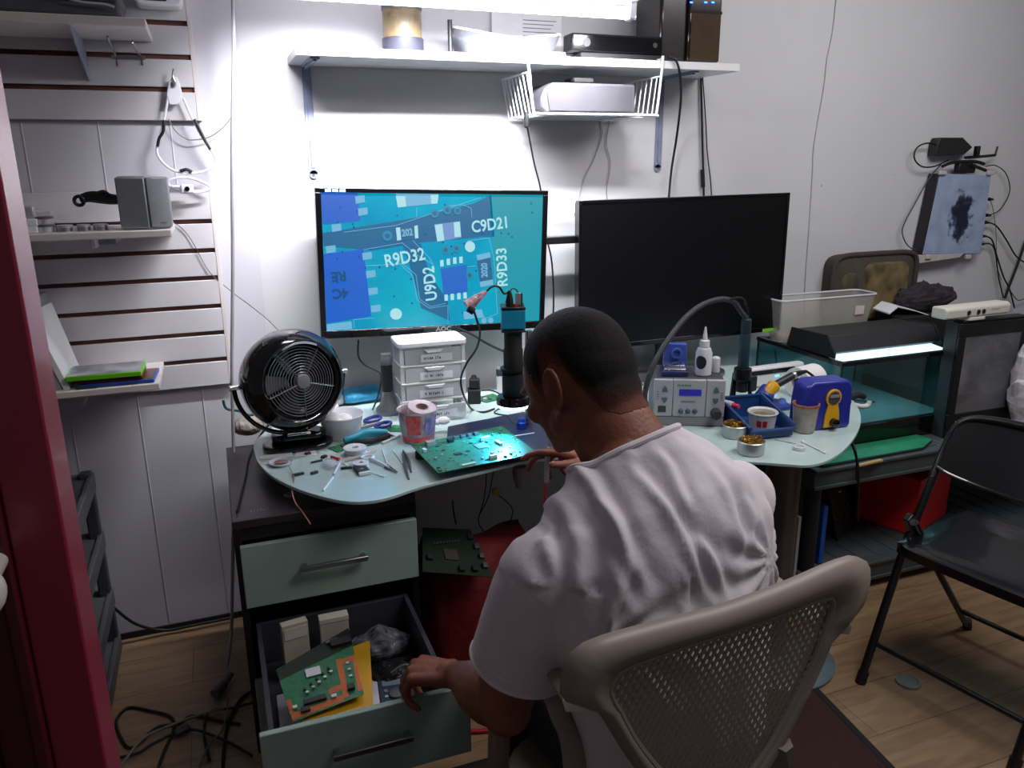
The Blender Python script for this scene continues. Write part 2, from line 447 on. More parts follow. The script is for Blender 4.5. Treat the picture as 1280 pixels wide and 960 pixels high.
# white earpiece ring just under it
c = ay(234, 236, 2.58)
t = T('white_clip_camera', 'little white cradle with a black eye tucked behind the silver speaker', 'gadget', c)
MB().tube([ay(px, py, 2.60) for px, py in ((212, 225), (235, 222), (258, 230), (262, 236), (250, 240), (228, 240), (212, 232))], .004, closed=True).build('ring', M['paint'], t, world=True)
MB().box((c.x, 2.585, c.z), (.036, .02, .026)).box((c.x - .03, 2.585, c.z + .006), (.03, .012, .01), facing(0, 0)).build('body', M['paint'], t, world=True, bevel=.004)
MB().cyl((c.x, 2.574, c.z), (c.x, 2.571, c.z), .007).build('lens', M['gloss'], t, world=True)

# silver wedge speaker
a0, a1 = ay(150, 283, 2.37), ay(216, 283, 2.40)
h = ay(150, 222, 2.37).z - zB
sx = (a0.x + a1.x) / 2
t = T('desktop_speaker', 'silver two-faced loudspeaker standing at the right end of the middle display shelf', 'speaker', (sx, 2.44, zB))
x0, x1 = a0.x, a1.x; xm = ay(188, 283, 2.365).x
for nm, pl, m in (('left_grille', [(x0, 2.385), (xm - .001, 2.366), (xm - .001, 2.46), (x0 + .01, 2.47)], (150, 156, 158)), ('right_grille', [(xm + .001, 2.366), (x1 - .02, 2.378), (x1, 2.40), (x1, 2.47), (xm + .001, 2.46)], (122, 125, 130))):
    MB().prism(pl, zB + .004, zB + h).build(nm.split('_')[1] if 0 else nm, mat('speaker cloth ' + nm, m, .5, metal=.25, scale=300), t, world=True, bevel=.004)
MB().prism([(x0 + .004, 2.388), (xm, 2.37), (x1 - .006, 2.40), (x1 - .01, 2.50), (x0 + .02, 2.50)], zB, zB + h + .003).build('housing', mat('speaker shell', (160, 160, 164), .4), t, world=True, bevel=.004)
p = ay(207, 277, 2.385)
MB().prism(rrect(.018, .005, .0024), 0, .002, (x1 - .02, 2.377, zB + .018), RX90).build('badge', M['silver'], t, world=True)

# black folding grip lying on the shelf behind
c = ay(125, 249, 2.50)
t = T('black_clamp', 'black clamp handle with a ring end resting beside the silver speaker', 'clamp', (c.x, 2.5, c.z))
pts = [ay(px, py, 2.5) for px, py in ((100, 249), (112, 246), (126, 247), (140, 249), (155, 250))]
MB().tube(pts, lambda u: .011 + .006 * math.sin(u * math.pi), n=10).build('handle', M['black'], t, world=True)
c = ay(99, 251, 2.49)
MB().tube([c + V((.012 * math.cos(a), 0, .012 * math.sin(a))) for a in [i * math.pi / 5 for i in range(10)]], .005, closed=True, k=2).build('ring', M['black'], t, world=True)
pts = [ay(px, py, 2.488) for px, py in ((120, 243), (130, 240), (137, 246))]
MB().tube(pts, .006).build('lever', M['blackm'], t, world=True)

# tins in a row and little boxes
def tin(px, py, label, r=.016, h=.016, y=2.42, z=None):
    a = ay(px, py, y)
    t = T('small_tin', label, 'tin', (a.x, y, z or zB), group='small tins on the middle display shelf')
    MB().lathe([(r, 0), (r, h * .6), (r * .96, h * .62)]).build('cup', M['steel'], t)
    MB().lathe([(r * 1.05, h * .62), (r * 1.05, h), (r * .9, h + .001), (.001, h + .001)]).build('lid', mat('pale lid', (196, 196, 200), .3, metal=.5), t)
    return t
tin(80, 281, 'short silver tin with a pale lid, farthest from the speaker in the row', r=.020)
tin(104, 279, 'short silver tin standing between its two neighbours on the middle shelf')
tin(125, 278, 'short silver tin nearest the silver speaker', r=.018)
a = ay(30, 285, 2.42)
for i, (dx, w, h0, h1, lab) in enumerate(((0, .07, 0, .017, 'flat white box at the bottom of the small pile on the middle shelf'), (.004, .066, .018, .036, 'flat white box in the middle of the small pile on the middle shelf'))):
    tag(MB().span((a.x - w / 2 + dx, 2.39, zB + h0), (a.x + w / 2 + dx, 2.45, zB + h1)).build('small_box', M['paper'], bevel=.002), lab, 'box', 'small white boxes on the middle shelf')
t = T('mini_camera', 'small silver camera sitting on top of the flat white boxes', 'camera', (a.x + .002, 2.42, zB + .0365))
MB().box((a.x + .002, 2.42, zB + .036 + .016), (.06, .03, .032)).build('body', mat('pale silver', (190, 190, 196), .35, metal=.4), t, world=True, bevel=.004)
MB().cyl((a.x - .006, 2.405, zB + .052), (a.x - .006, 2.394, zB + .052), .012).build('lens', M['chip'], t, world=True)
a = ay(57, 285, 2.42)
for i in range(2):
    t = T('ring_box', ['round pale pot standing under a second one left of the tins', 'round pale pot stacked on another left of the tins'][i], 'pot', (a.x, 2.42, zB + i * .0205), group='stacked round pots')
    MB().lathe([(.02, 0), (.021, .003), (.021, .014)]).build('cup', mat('pale silver', (190, 190, 196), .35, metal=.4), t)
    MB().lathe([(.022, .0141), (.022, .0195), (.018, .020), (.001, .020)]).build('lid', M['greypl'], t)
a = ay(20, 255, 2.55)
tag(MB().span((a.x - .05, 2.53, zB), (a.x + .085, 2.56, zB + .05)).build('clear_case', M['clear'], bevel=.003), 'clear plastic case standing behind the small white boxes', 'case')

# bottom shelf: leaning case, game cases
zc = zC
t = T('white_case', 'thin white case with a grey emblem leaning upright on the lowest display shelf', 'case', (ay(85, 480, 2.42).x, 2.44, zc))
b0 = ay(88, 482, 2.38); b1 = ay(112, 453, 2.60)
A = V((ay(87, 482, 2.38).x, 2.38, zc + .001)); B = V((A.x + .004, 2.58, zc + .001))
tl = ay(37, 391, 2.38); tr = V((tl.x + .02, 2.58, tl.z - .004))
n = V((-.016, 0, -.003))
MB().hexa([A, B, B + n, A + n, tl, tr, tr + n, tl + n]).build('shell', M['paper'], t, world=True, bevel=.0015)
u = (tr - tl).normalized(); vv = (A - tl).normalized(); nn = u.cross(vv).normalized()
if nn.x < 0: nn = -nn
Rm = Matrix((u, nn.cross(u), nn)).transposed()
c = tl + (A - tl) * .62 + (B - A) * .45 + nn * .001
MB(Matrix.Translation(c) @ Rm.to_4x4()).lathe([(.022, 0), (.022, .0012), (.014, .0012), (.014, 0)], n=24).lathe([(.008, 0), (.008, .0012), (.001, .0012)]).build('emblem', M['greypl'], t, world=True)
c = tl + (A - tl) * .32 + (B - A) * .3 + nn * .001
MB(Matrix.Translation(c) @ Rm.to_4x4()).lathe([(.011, 0), (.011, .0012), (.001, .0012)]).build('spot', mat('pale grey print', (180, 182, 190), .7), t, world=True)
n2 = V((-.03, 0, -.0))
tag(MB().hexa([A + n * 1.2, B + n * 1.2, B + n * 1.2 + n2 * .5, A + n * 1.2 + n2 * .5, tl + n + V((0, .02, .015)), tr + n + V((0, .03, .03)), tr + n + n2 + V((0, .03, .03)), tl + n + n2 + V((0, .02, .015))]).build('grey_folder', mat('grey card', (150, 152, 156), .6), bevel=.002),
    'grey folder standing behind the leaning white case', 'folder')
def case(name, p0, w, d, th, z, rz, m, label, parts):
    t = T(name, label, 'game case', (p0.x, p0.y, z), rz, 'game cases on the lowest display shelf')
    MB().span((0, 0, 0), (w, d, th)).build('shell', m, t, bevel=.002)
    mb = MB(); mb.span((.004, .004, th + .0001), (w - .004, d - .004, th + .0006)); mb.build('cover', parts, t)
    return t
p = ay(106, 476, 2.375)
cov1 = mat('sleeve art grey', (200, 200, 206), .3, c2=(92, 96, 108), scale=14, coat=.4, detail=5)
cov2 = mat('sleeve art dark', (120, 40, 30), .3, c2=(30, 30, 34), scale=30, coat=.4)
case('game_case', V((p.x - .02, 2.375, 0)), .195, .135, .011, zc + .0005, -.05, mat('deep blue case', (52, 84, 168), .4), 'blue-edged game case at the bottom of the pile', cov2)
case('game_case', V((p.x - .025, 2.372, 0)), .170, .13, .010, zc + .013, -.02, mat('dark case', (70, 26, 26), .4), 'thin dark red-spined game case in the middle of the pile', cov2)
case('game_case', V((p.x - .045, 2.366, 0)), .19, .135, .014, zc + .0245, -.03, M['green'], 'lime-green game case with grey cover art, topmost of the pile', cov1)
tag(MB().prism([(0, 0), (.05, .0), (.06, .012), (.045, .03), (.01, .028)], 0, .004, (ay(95, 486, 2.372).x, 2.366, zc + .0004)).build('dark_tag', mat('dark green card', (40, 66, 58), .6)), 'dark green scrap of card at the shelf edge below the game cases', 'card')

# tall cord at left and floor cables
y = 2.33
pts = [ay(px, py, yy) for px, py, yy in ((291, -8, 2.45), (292, 60, 2.45), (290, 200, 2.45), (291, 330, 2.45), (290, 470, 2.43), (292, 570, 2.4), (291, 690, 2.35), (289, 790, 2.25), (283, 835, 2.2))]
cable('tall_cable', pts, .0052, mat('off white cord', (170, 165, 170), .5), 'off-white cord hanging straight down from the lamp to the floor', n=10)
p = az(277, 858, .02)
t = T('extension_plug', 'grey plug and socket joined on the floor at the end of the tall cord', 'plug', (p.x, p.y, .005))
a, b, c = az(288, 842, .03), az(279, 856, .022), az(268, 868, .02)
MB().tube([a, b], .012, n=12).build('plug_body', M['greycable'], t, world=True)
MB().tube([b, c], .015, n=12).build('socket_body', mat('grey rubber', (96, 92, 92), .6), t, world=True)
def fl_(pp, z=.005): return [az(px, py, z) for px, py in pp]
cable('floor_cable', fl_(((300, 905), (270, 900), (240, 895), (222, 905), (195, 910), (165, 935), (150, 920), (146, 900), (160, 885), (185, 888), (213, 896), (217, 912), (205, 940), (196, 965))), .0045, M['rubber'], 'black cable lying in one big loop on the floor by the cabinet')
cable('floor_cable', fl_(((315, 945), (290, 930), (262, 918), (240, 912), (215, 918), (190, 930), (170, 942), (130, 950)), .011), .004, M['rubber'], 'black cable running from the cabinet foot to the door frame')
cable('floor_cable', fl_(((318, 862), (300, 875), (285, 905), (280, 935), (278, 965)), .007), .0045, M['rubber'], 'black cable curving round the corner of the cabinet on the floor')
cable('floor_cable', fl_(((318, 878), (290, 885), (262, 890), (255, 915), (262, 950)), .012), .004, M['rubber'], 'black cable looping below the grey floor plug')
cable('grey_floor_cable', fl_(((150, 958), (160, 945), (180, 922), (210, 908), (245, 895), (280, 885)), .016), .0038, M['greycable'], 'light grey cable drawn across the black loop on the floor')
cable('thin_floor_cable', [az(px, py, z) for px, py, z in ((283, 870, .02), (284, 890, .014), (276, 915, .014), (262, 930, .014), (248, 962, .014))], .003, M['greycable'], 'thin grey cord trailing from the floor plug toward the bottom edge')
cable('wall_foot_cable', [ay(132, 750, 2.60), ay(145, 762, 2.60), ay(170, 780, 2.61), az(205, 788, .02), az(240, 782, .02), az(290, 772, .02)], .005, M['rubber'], 'black cable sagging from the grey rack down along the wall foot')
a, b = az(222, 916, .01), az(235, 910, .01)
tag(MB().bar(az(218, 918, .017), az(238, 909, .017), .022, .016).build('cable_connector', M['chip'], bevel=.004), 'black inline connector block in the middle of the floor cables', 'connector')
cable('thin_wall_wire', [ay(px, py, WY - .028) for px, py in ((218, 278), (232, 290), (245, 310), (262, 340), (290, 365))] + [ay(px, py, 2.5) for px, py in ((310, 380), (335, 400), (352, 418))], .0012, mat('thin wire', (90, 88, 90), .5), 'hair-thin wire slanting from the speaker down to the black fan')

# grey plastic rack at the left
rx = -.425
rk = T('storage_rack', 'grey plastic shelf rack standing against the panelled wall beside the door frame', 'rack', (rx - .3, 2.4, 0))
def post(x, y): return MB().span((x - .035, y, 0), (x, y + .035, .64)).build('post', M['dgreypl'], rk, world=True, bevel=.006)
for x in (rx, rx - .62):
    for y in (2.2, 2.565): post(x, y)
for z in (.62, .42, .215, .05):
    mb = MB(); mb.span((rx - .655, 2.205, z - .012), (rx, 2.6, z))
    mb.span((rx - .655, 2.2, z - .04), (rx, 2.215, z + .01)); mb.span((rx - .655, 2.585, z - .04), (rx, 2.6, z + .01))
    mb.span((rx - .012, 2.2, z - .045), (rx + .004, 2.6, z + .012)); mb.span((rx - .66, 2.2, z - .045), (rx - .645, 2.6, z + .012))
    mb.build('tier', M['greypl'], rk, world=True, bevel=.004)
# ================================================================== WALL SHELF
SF = 2.40                                     # its front edge
zl, zr = ay(370, 74, SF).z, ay(925, 84, SF).z
xl, xr = ay(370, 60, SF).x, ay(925, 77, SF).x
ZS = (ay(370, 60, SF).z + ay(925, 77, SF).z) / 2
sh = T('wall_shelf', 'long white board shelf on two brackets above the monitors', 'shelf', ((xl + xr) / 2, 2.52, ZS - .02))
MB().span((xl, SF, ZS - .024), (xr, WY - .002, ZS)).build('board', M['paint'], sh, world=True, bevel=.002)
MB().span((xl + .0, SF - .001, ZS - .0235), (xr, SF, ZS - .0005)).build('edge_band', M['white'], sh, world=True)
for px, pt in (((383, 397), 218), ((828, 820), 210)):
    xb = ay(px[0], 90, WY - .01).x; zb = ay(px[1], pt, WY - .01).z
    bm_ = mat('bracket enamel', (128, 134, 160), .35)
    mb = MB(); mb.span((xb - .014, WY - .006, zb), (xb + .014, WY - .001, ZS - .0245)); mb.cyl((xb, WY - .006, zb), (xb, WY - .001, zb), .014)
    mb.span((xb - .014, SF + .03, ZS - .029), (xb + .014, WY - .002, ZS - .0242))
    mb.span((xb - .005, WY - .010, zb + .02), (xb + .005, WY - .006, ZS - .03)); mb.span((xb - .005, SF + .04, ZS - .034), (xb + .005, WY - .006, ZS - .029))
    b = mb.build('bracket', bm_, sh, world=True, bevel=.001)
    mb = MB()
    for z in (zb, ZS - .06): mb.cyl((xb, WY - .0075, z), (xb, WY - .0105, z), .0035, n=10)
    mb.build('screw', M['steel'], b, world=True)

# things on the shelf
ZT = ZS + .0005
def xs(px, y, z=None): return ay(px, 70, y).x
y = 2.50
x = ay(504, 60, y).x
t = T('glass_jar', 'clear glass jar with a dark base and amber filling on the wall shelf', 'jar', (x, y, ZT))
hz = ay(504, 14, y).z - ZT
MB().lathe([(.060, .0), (.062, .004), (.062, .042), (.060, .043)]).build('dark_base', mat('blue grey base', (52, 54, 66), .5), t)
MB().lathe([(.058, .0435), (.058, hz), (.054, hz), (.054, .045), (.001, .045), (.001, .0435)]).build('glass', mat('jar glass', (150, 132, 100), .25, alpha=.6, var=.2), t)
MB().lathe([(.04, .046), (.042, .07), (.02, .085), (.001, .09)]).build('filling', mat('amber filling', (120, 96, 62), .7), t)
MB().lathe([(.060, hz + .0005), (.061, hz + .012), (.001, hz + .013)]).build('lid', mat('jar lid', (90, 88, 92), .4), t)
x = ay(563, 60, 2.47).x
t = T('pole_stand', 'small black stand with an upright rod on a round foot beside the mesh basket', 'stand', (x, 2.47, ZT))
MB().cyl((0, 0, .005), (0, 0, .098), .007).build('rod', M['chip'], t); MB().lathe([(.050, 0), (.052, .003), (.03, .0065), (.001, .0065)], (-.0, 0, 0)).build('foot', M['blackm'], t)
# mesh basket
x0, x1 = ay(572, 60, 2.43).x, ay(705, 60, 2.43).x
t = T('mesh_basket', 'low white mesh basket with a wavy rim on the wall shelf', 'basket', ((x0 + x1) / 2, 2.49, ZT))
rim = []; base = []
cx, cy = (x0 + x1) / 2, 2.50; hw, hd = (x1 - x0) / 2, .085
for i in range(48):
    a = 2 * math.pi * i / 48; c_, s_ = math.cos(a), math.sin(a)
    k = (abs(c_) ** 4 + abs(s_) ** 4) ** -.25
    rim.append(V((cx + hw * c_ * k, cy + hd * s_ * k, ZT + .070 - .022 * max(0, math.sin((c_ + 1) * 1.7)) ** 1 + .012 * max(0, -c_))))
    base.append(V((cx + hw * .86 * c_ * k, cy + hd * .82 * s_ * k, ZT + .004)))
MB().rings([base, [a.lerp(b, .5) for a, b in zip(base, rim)], rim], cap=False).build('mesh_side', mat('white mesh', (104, 106, 114), .6, alpha=.75, scale=200, var=.1, bump=.4, bscale=400), t, world=True)
MB().tube(rim, .004, closed=True, k=1).build('rim', M['paint'], t, world=True)
MB().add(base, [tuple(range(48))]).add([p - V((0, 0, .003)) for p in base], [tuple(range(48))]).build('bottom', M['paint'], t, world=True)
tag(MB().span((ay(600, 60, 2.41).x, 2.405, ZT), (ay(706, 60, 2.41).x, 2.412, ZT + .012)).build('paper_strip', M['paper']), 'white paper strip lying before the mesh basket on the shelf edge', 'paper')
# sheet of paper standing at the wall, with faint lines
x0, x1 = ay(617, 60, 2.63).x, ay(704, 60, 2.63).x
t = T('notice_sheet', 'pinned white sheet with faint ruled lines standing on the shelf against the wall', 'notice', ((x0 + x1) / 2, 2.64, ZT))
MB().span((x0, 2.645, ZT + .002), (x1, 2.648, ay(700, 18, 2.63).z)).build('sheet', M['paper'], t, world=True)
mb = MB(); zt = ay(700, 18, 2.63).z
for i in range(7): mb.span((x0 + .11, 2.6435, zt - .02 - i * .012), (x1 - .02 - (i % 3) * .01, 2.6449, zt - .022 - i * .012))
mb.build('ruled_lines', M['greypl'], t, world=True)
# black depth camera on a box
x0, x1 = ay(713, 60, 2.44).x, ay(826, 60, 2.44).x
tag(MB().span((x0 + .03, 2.425, ZT), (x1 + .01, 2.56, ZT + .018)).build('flat_box', M['blackm'], bevel=.003), 'flat black box under the black camera bar on the wall shelf', 'box')
t = T('camera_bar', 'black wide camera bar with dark lenses, lying on the flat black box', 'camera', ((x0 + x1) / 2, 2.5, ZT + .0185))
MB().span((x0, 2.43, ZT + .019), (x1, 2.50, ZT + .075)).build('body', M['black'], t, world=True, bevel=.006)
MB().span((x0 + .006, 2.427, ZT + .025), (x1 - .006, 2.4295, ZT + .069)).build('front_glass', M['gloss'], t, world=True)
MB().cyl((x0 + .05, 2.428, ZT + .048), (x0 + .05, 2.425, ZT + .048), .013).build('lens', M['chip'], t, world=True)
MB().cyl((x1 - .03, 2.428, ZT + .048), (x1 - .03, 2.425, ZT + .048), .008).build('lens', M['chip'], t, world=True)
# router / small tower with blue lights
x0, x1 = ay(825, 60, 2.44).x, ay(900, 60, 2.44).x
t = T('mini_tower', 'black glossy mini tower with three blue lights at the right of the wall shelf', 'computer', ((x0 + x1) / 2, 2.52, ZT))
R_ = Matrix.Rotation(-.0, 3, 'Z')
ht = ay(860, -12, 2.44).z - ZT
xm = x0 + (x1 - x0) * .46
MB().span((x0 + .004, 2.45, ZT + .006), (xm - .001, 2.62, ZT + ht)).build('side_shell', mat('dark taupe gloss', (46, 42, 42), .2, coat=.5), t, world=True, bevel=.01)
MB().span((xm, 2.44, ZT + .006), (x1, 2.62, ZT + ht)).build('front_shell', mat('bronze gloss', (40, 34, 30), .12, coat=.7), t, world=True, bevel=.006)
MB().span((xm + .006, 2.436, ZT + .012), (x1 - .006, 2.4395, ZT + ht * .70)).build('front_glass', mat('bronze glass', (70, 56, 42), .08, coat=1), t, world=True)
MB().span((xm + .001, 2.437, ZT + ht * .70), (x1 - .001, 2.4395, ZT + ht * .74)).build('seam_strip', M['gloss'], t, world=True)
bl = mat('blue light', (40, 90, 255), .4, em=(40, 90, 255), es=9)
for px in (864, 882, 891):
    p = ay(px, 3, 2.437)
    MB().box((p.x, 2.436, min(p.z, ZT + ht - .01)), (.010, .003, .004)).build('status_light', bl, t, world=True)
for x in (x0 + .02, x1 - .01): MB().span((x - .008, 2.46, ZT), (x + .004, 2.6, ZT + .006)).build('foot', M['rubber'], t, world=True)

# wire basket hung under the shelf
zb = ay(740, 143, SF - .01).z
xa, xb = ay(664, 100, SF - .01).x, ay(826, 100, SF - .01).x
t = T('wire_basket', 'white wire basket hooked under the wall shelf', 'basket', ((xa + xb) / 2, 2.5, zb))
yf, yb = SF - .008, 2.635
xA, xB = xa + .018, xb - .016
hoop = [(xa - .016, yf + .008, ZS + .004), (xa - .012, yf, ZS + .001), (xA - .012, yf, zb + .02), (xA, yf, zb), (xA + .02, yf, zb), (xB - .02, yf, zb), (xB, yf, zb), (xB + .008, yf, zb + .02), (xb + .006, yf, ZS + .001), (xb + .006, yf + .008, ZS + .004)]
MB().tube(hoop, .0042, k=4).build('front_hoop', M['paint'], t, world=True)
for xx in (xa - .016, xb + .006):
    MB().tube([(xx, yf + .004, ZS + .0035), (xx, yf + .06, ZS + .0045), (xx, 2.6, ZS + .0045)], .0035, sm=False).build('top_hook', M['paint'], t, world=True)
mb = MB()
for i in range(36):
    x = xA + (xB - xA) * (i + .5) / 36; mb.tube([(x, yf, zb), (x, yb, zb)], .0018, n=6, sm=False)
for yy in (yf + .08, yf + .16, yb): mb.tube([(xA, yy, zb - .003), (xB, yy, zb - .003)], .003, n=6, sm=False)
mb.build('wire_floor', M['paint'], t, world=True)
for s, x0, x1 in ((-1, xA, xa - .01), (1, xB, xb)):
    mb = MB()
    for i in range(8):
        yy = yf + .02 + i * (yb - yf - .02) / 7
        mb.tube([(x0, yy, zb), (x0 + (x1 - x0) * .9, yy, ZS - .05)], .0022, n=6, sm=False)
    mb.tube([(x0 + (x1 - x0) * .9, yf, ZS - .05), (x0 + (x1 - x0) * .9, yb, ZS - .05)], .0035, n=6, sm=False)
    mb.build('wire_side', M['paint'], t, world=True)
# grey console box lying in it
y0 = SF + .03
x0, x1, z0, z1 = ay(676, 120, y0).x, ay(795, 120, y0).x, zb + .0045, ay(740, 104, y0).z
g = T('grey_appliance', 'grey rounded-end appliance lying inside the wire basket', 'appliance', ((x0 + x1) / 2, y0 + .08, z0))
poly = [(x0 + .02, z0), (x1, z0), (x1 - .004, z1), (x0 + .045, z1), (x0 + .015, z1 - .018), (x0, z0 + .045), (x0, z0 + .015)]
poly = [(p[0], p[1]) for p in poly]
MB().prism(poly, -.16, 0, (0, y0, 0), RX90).build('body', mat('mid grey shell', (74, 74, 80), .5), g, world=True, bevel=.006)
MB().prism([(x0 + .03, z0 + .008), (x1 - .014, z0 + .008), (x1 - .016, z1 - .008), (x0 + .05, z1 - .008), (x0 + .02, z1 - .03)], 0, .003, (0, y0 - .0005, 0), RX90).build('front_panel', mat('warm grey panel', (62, 61, 66), .5), g, world=True)
tag(MB().box((ay(727, 92, y0 + .03).x, y0 + .05, z1 + .009), (.07, .08, .016)).build('black_puck', M['blackm'], bevel=.004), 'flat black adapter on top of the grey appliance in the wire basket', 'adapter')

# ------------------------------------------------------------------ fluorescent lamp
yt = 2.20
ta, tb = ay(298, 3, yt), ay(788, 13, yt)
zt = (ta.z + tb.z) / 2 + .012
lp = T('fluorescent_lamp', 'glowing white fluorescent batten hanging over the wall shelf', 'lamp', ((ta.x + tb.x) / 2, yt, zt - .03))
glow = mat('lamp glow', (255, 250, 255), .4, em=(246, 244, 255), es=13)
MB().tube([(ta.x, yt, zt), (tb.x - .012, yt, zt)], .017, n=16, sm=False).build('tube', glow, lp, world=True)
MB().span((ta.x - .02, yt - .05, zt + .028), (tb.x + .01, yt + .05, zt + .075)).build('housing', M['paint'], lp, world=True, bevel=.006)
for x, s in ((ta.x - .012, 1), (tb.x, -1)):
    MB().span((x - .011, yt - .02, zt - .02), (x + .011, yt + .02, zt + .028)).build('end_cap', M['paint'], lp, world=True, bevel=.006)

# ================================================================== MONITORS
def quad(tl, tr, br, bl, y):
    a, b, c, d = ay(*tl, y), ay(*tr, y), ay(*br, y), ay(*bl, y)
    cen = (a + b + c + d) / 4
    w = ((b - a).length + (c - d).length) / 2; h = ((a - d).length + (b - c).length) / 2
    roll = (math.atan2((b - a).z, (b - a).x) + math.atan2((c - d).z, (c - d).x)) / 2
    return cen, w, h, roll
YM = 2.50
cen, w, h, roll = quad((393, 236), (685, 237), (681, 411), (402, 423), YM)
Rm = Matrix.Rotation(-roll, 3, 'Y') if 0 else Matrix.Rotation(roll, 3, V((0, -1, 0)))
lm = T('computer_monitor', 'black-framed monitor showing a magnified cyan circuit board', 'monitor', cen, R=Rm)
bz = .014; bb = .026
mb = MB()
mb.span((-w / 2, 0, h / 2 - bz), (w / 2, .03, h / 2)); mb.span((-w / 2, 0, -h / 2), (w / 2, .03, -h / 2 + bb))
mb.span((-w / 2, 0, -h / 2 + bb), (-w / 2 + bz + .004, .03, h / 2 - bz)); mb.span((w / 2 - bz - .004, 0, -h / 2 + bb), (w / 2, .03, h / 2 - bz))
mb.build('bezel', M['gloss'], lm, bevel=.002)
MB().span((-w / 2 + .004, .028, -h / 2 + .004), (w / 2 - .004, .05, h / 2 - .004)).build('back_shell', M['black'], lm, bevel=.006)
sw0, sw1, sh0, sh1 = -w / 2 + bz + .004, w / 2 - bz - .004, -h / 2 + bb, h / 2 - bz
def em(name, c, s=1.): 
    return mat('screen ' + name, (8, 10, 14), .5, em=c, es=s * .92, var=0.02)
# cyan ground with soft variation
gm = bpy.data.materials.new('screen cyan picture'); gm.use_nodes = True
nt = gm.node_tree; N = nt.nodes; L = nt.links; b = N['Principled BSDF']
tc = N.new('ShaderNodeTexCoord'); nz = N.new('ShaderNodeTexNoise'); nz.inputs['Scale'].default_value = 5; nz.inputs['Detail'].default_value = 5
rp = N.new('ShaderNodeValToRGB'); rp.color_ramp.elements[0].position = .35; rp.color_ramp.elements[1].position = .68
rp.color_ramp.elements[0].color = lin((0, 142, 188)); rp.color_ramp.elements[1].color = lin((0, 174, 200))
L.new(tc.outputs['Object'], nz.inputs['Vector']); L.new(nz.outputs['Fac'], rp.inputs['Fac']); L.new(rp.outputs['Color'], b.inputs['Emission Color'])
b.inputs['Emission Strength'].default_value = .86; b.inputs['Base Color'].default_value = (.0, .02, .03, 1); b.inputs['Roughness'].default_value = .35
scr = MB().span((sw0, .006, sh0), (sw1, .02, sh1)).build('screen', gm, lm)
def sp(x, y):            # crop pixel of the picture -> screen point
    xl = 95 + (y - 100) * 30 / 655; xr = 1190 - (y - 108) * 30 / 582
    u = (x - xl) / (xr - xl); yt = 104 + 4 * u; yb = 757 - 67 * u
    v = (y - yt) / (yb - yt)
    u = min(max(u, 0), 1); v = min(max(v, 0), 1)
    return sw0 + (sw1 - sw0) * u, sh1 - (sh1 - sh0) * v
def spoly(pp, m, lay, name='board_image'):
    pts = [sp(*p) for p in pp]; y = .006 - .0004 * lay
    MBo = MB(); n = len(pts)
    MBo.add([(a, y, b) for a, b in pts], [tuple(range(n))]); MBo.build(name, m, scr)
E_dk = em('deep cyan', (0, 112, 164), .8); E_tr = em('trace', (36, 150, 190), .8); E_ch = em('blue chip', (16, 96, 205), 1.)
E_wh = em('silkscreen', (176, 232, 240), .95); E_lt = em('pale blue', (120, 196, 235), .85); E_gr = em('sea green', (0, 164, 184), .85)
E_dot = em('dark dot', (0, 84, 130), .8)
spoly([(905, 100), (1195, 100), (1170, 695), (950, 705), (925, 400)], E_gr, 1)
spoly([(100, 290), (540, 215), (820, 150), (915, 110), (930, 300), (870, 300), (560, 330), (330, 370), (110, 350)], E_dk, 1)
spoly([(470, 330), (560, 335), (600, 470), (660, 560), (690, 600), (700, 700), (560, 640), (520, 480)], E_dk, 2)
spoly([(95, 100), (262, 105), (275, 232), (105, 250)], E_ch, 3)
spoly([(108, 388), (290, 362), (325, 682), (125, 720)], E_ch, 3)
spoly([(655, 450), (785, 430), (790, 560), (670, 580)], em('bright blue', (20, 110, 215), .85), 3)
spoly([(440, 108), (648, 108), (640, 150), (450, 170)], E_lt, 3)
spoly([(440, 118), (485, 118), (490, 165), (450, 170)], E_wh, 4); spoly([(608, 112), (648, 110), (642, 150), (612, 152)], E_wh, 4)
spoly([(625, 245), (755, 230), (760, 305), (640, 325)], em('periwinkle', (120, 160, 220), .85), 3)
spoly([(628, 248), (665, 243), (675, 318), (640, 324)], E_wh, 4); spoly([(722, 235), (752, 231), (758, 300), (726, 303)], E_wh, 4)
spoly([(440, 262), (545, 250), (548, 310), (446, 322)], em('slate', (40, 110, 160), .8), 3)
spoly([(440, 262), (460, 260), (466, 318), (446, 322)], E_wh, 4); spoly([(528, 253), (545, 250), (548, 308), (532, 312)], E_wh, 4)
spoly([(835, 385), (905, 370), (920, 520), (855, 535)], em('slate', (40, 110, 160), .8), 3)
spoly([(835, 385), (905, 370), (908, 395), (840, 410)], E_lt, 4); spoly([(850, 510), (918, 498), (920, 522), (855, 536)], E_lt, 4)
for q in ((272, 135), (285, 190), (165, 265), (305, 395), (322, 480), (332, 562), (345, 645), (140, 365)):
    x, y = q; spoly([(x - 22, y - 14), (x + 22, y - 20), (x + 24, y + 12), (x - 18, y + 20)], E_lt, 4)
for q in ((662, 425), (694, 418), (726, 412), (757, 408), (682, 588), (712, 584), (745, 580), (776, 576)):
    x, y = q; spoly([(x - 9, y - 14), (x + 8, y - 16), (x + 9, y + 14), (x - 8, y + 16)], E_wh, 4)
spoly([(125, 725), (235, 708), (240, 745), (128, 760)], E_lt, 4); spoly([(765, 655), (860, 640), (870, 680), (770, 692)], E_lt, 4)
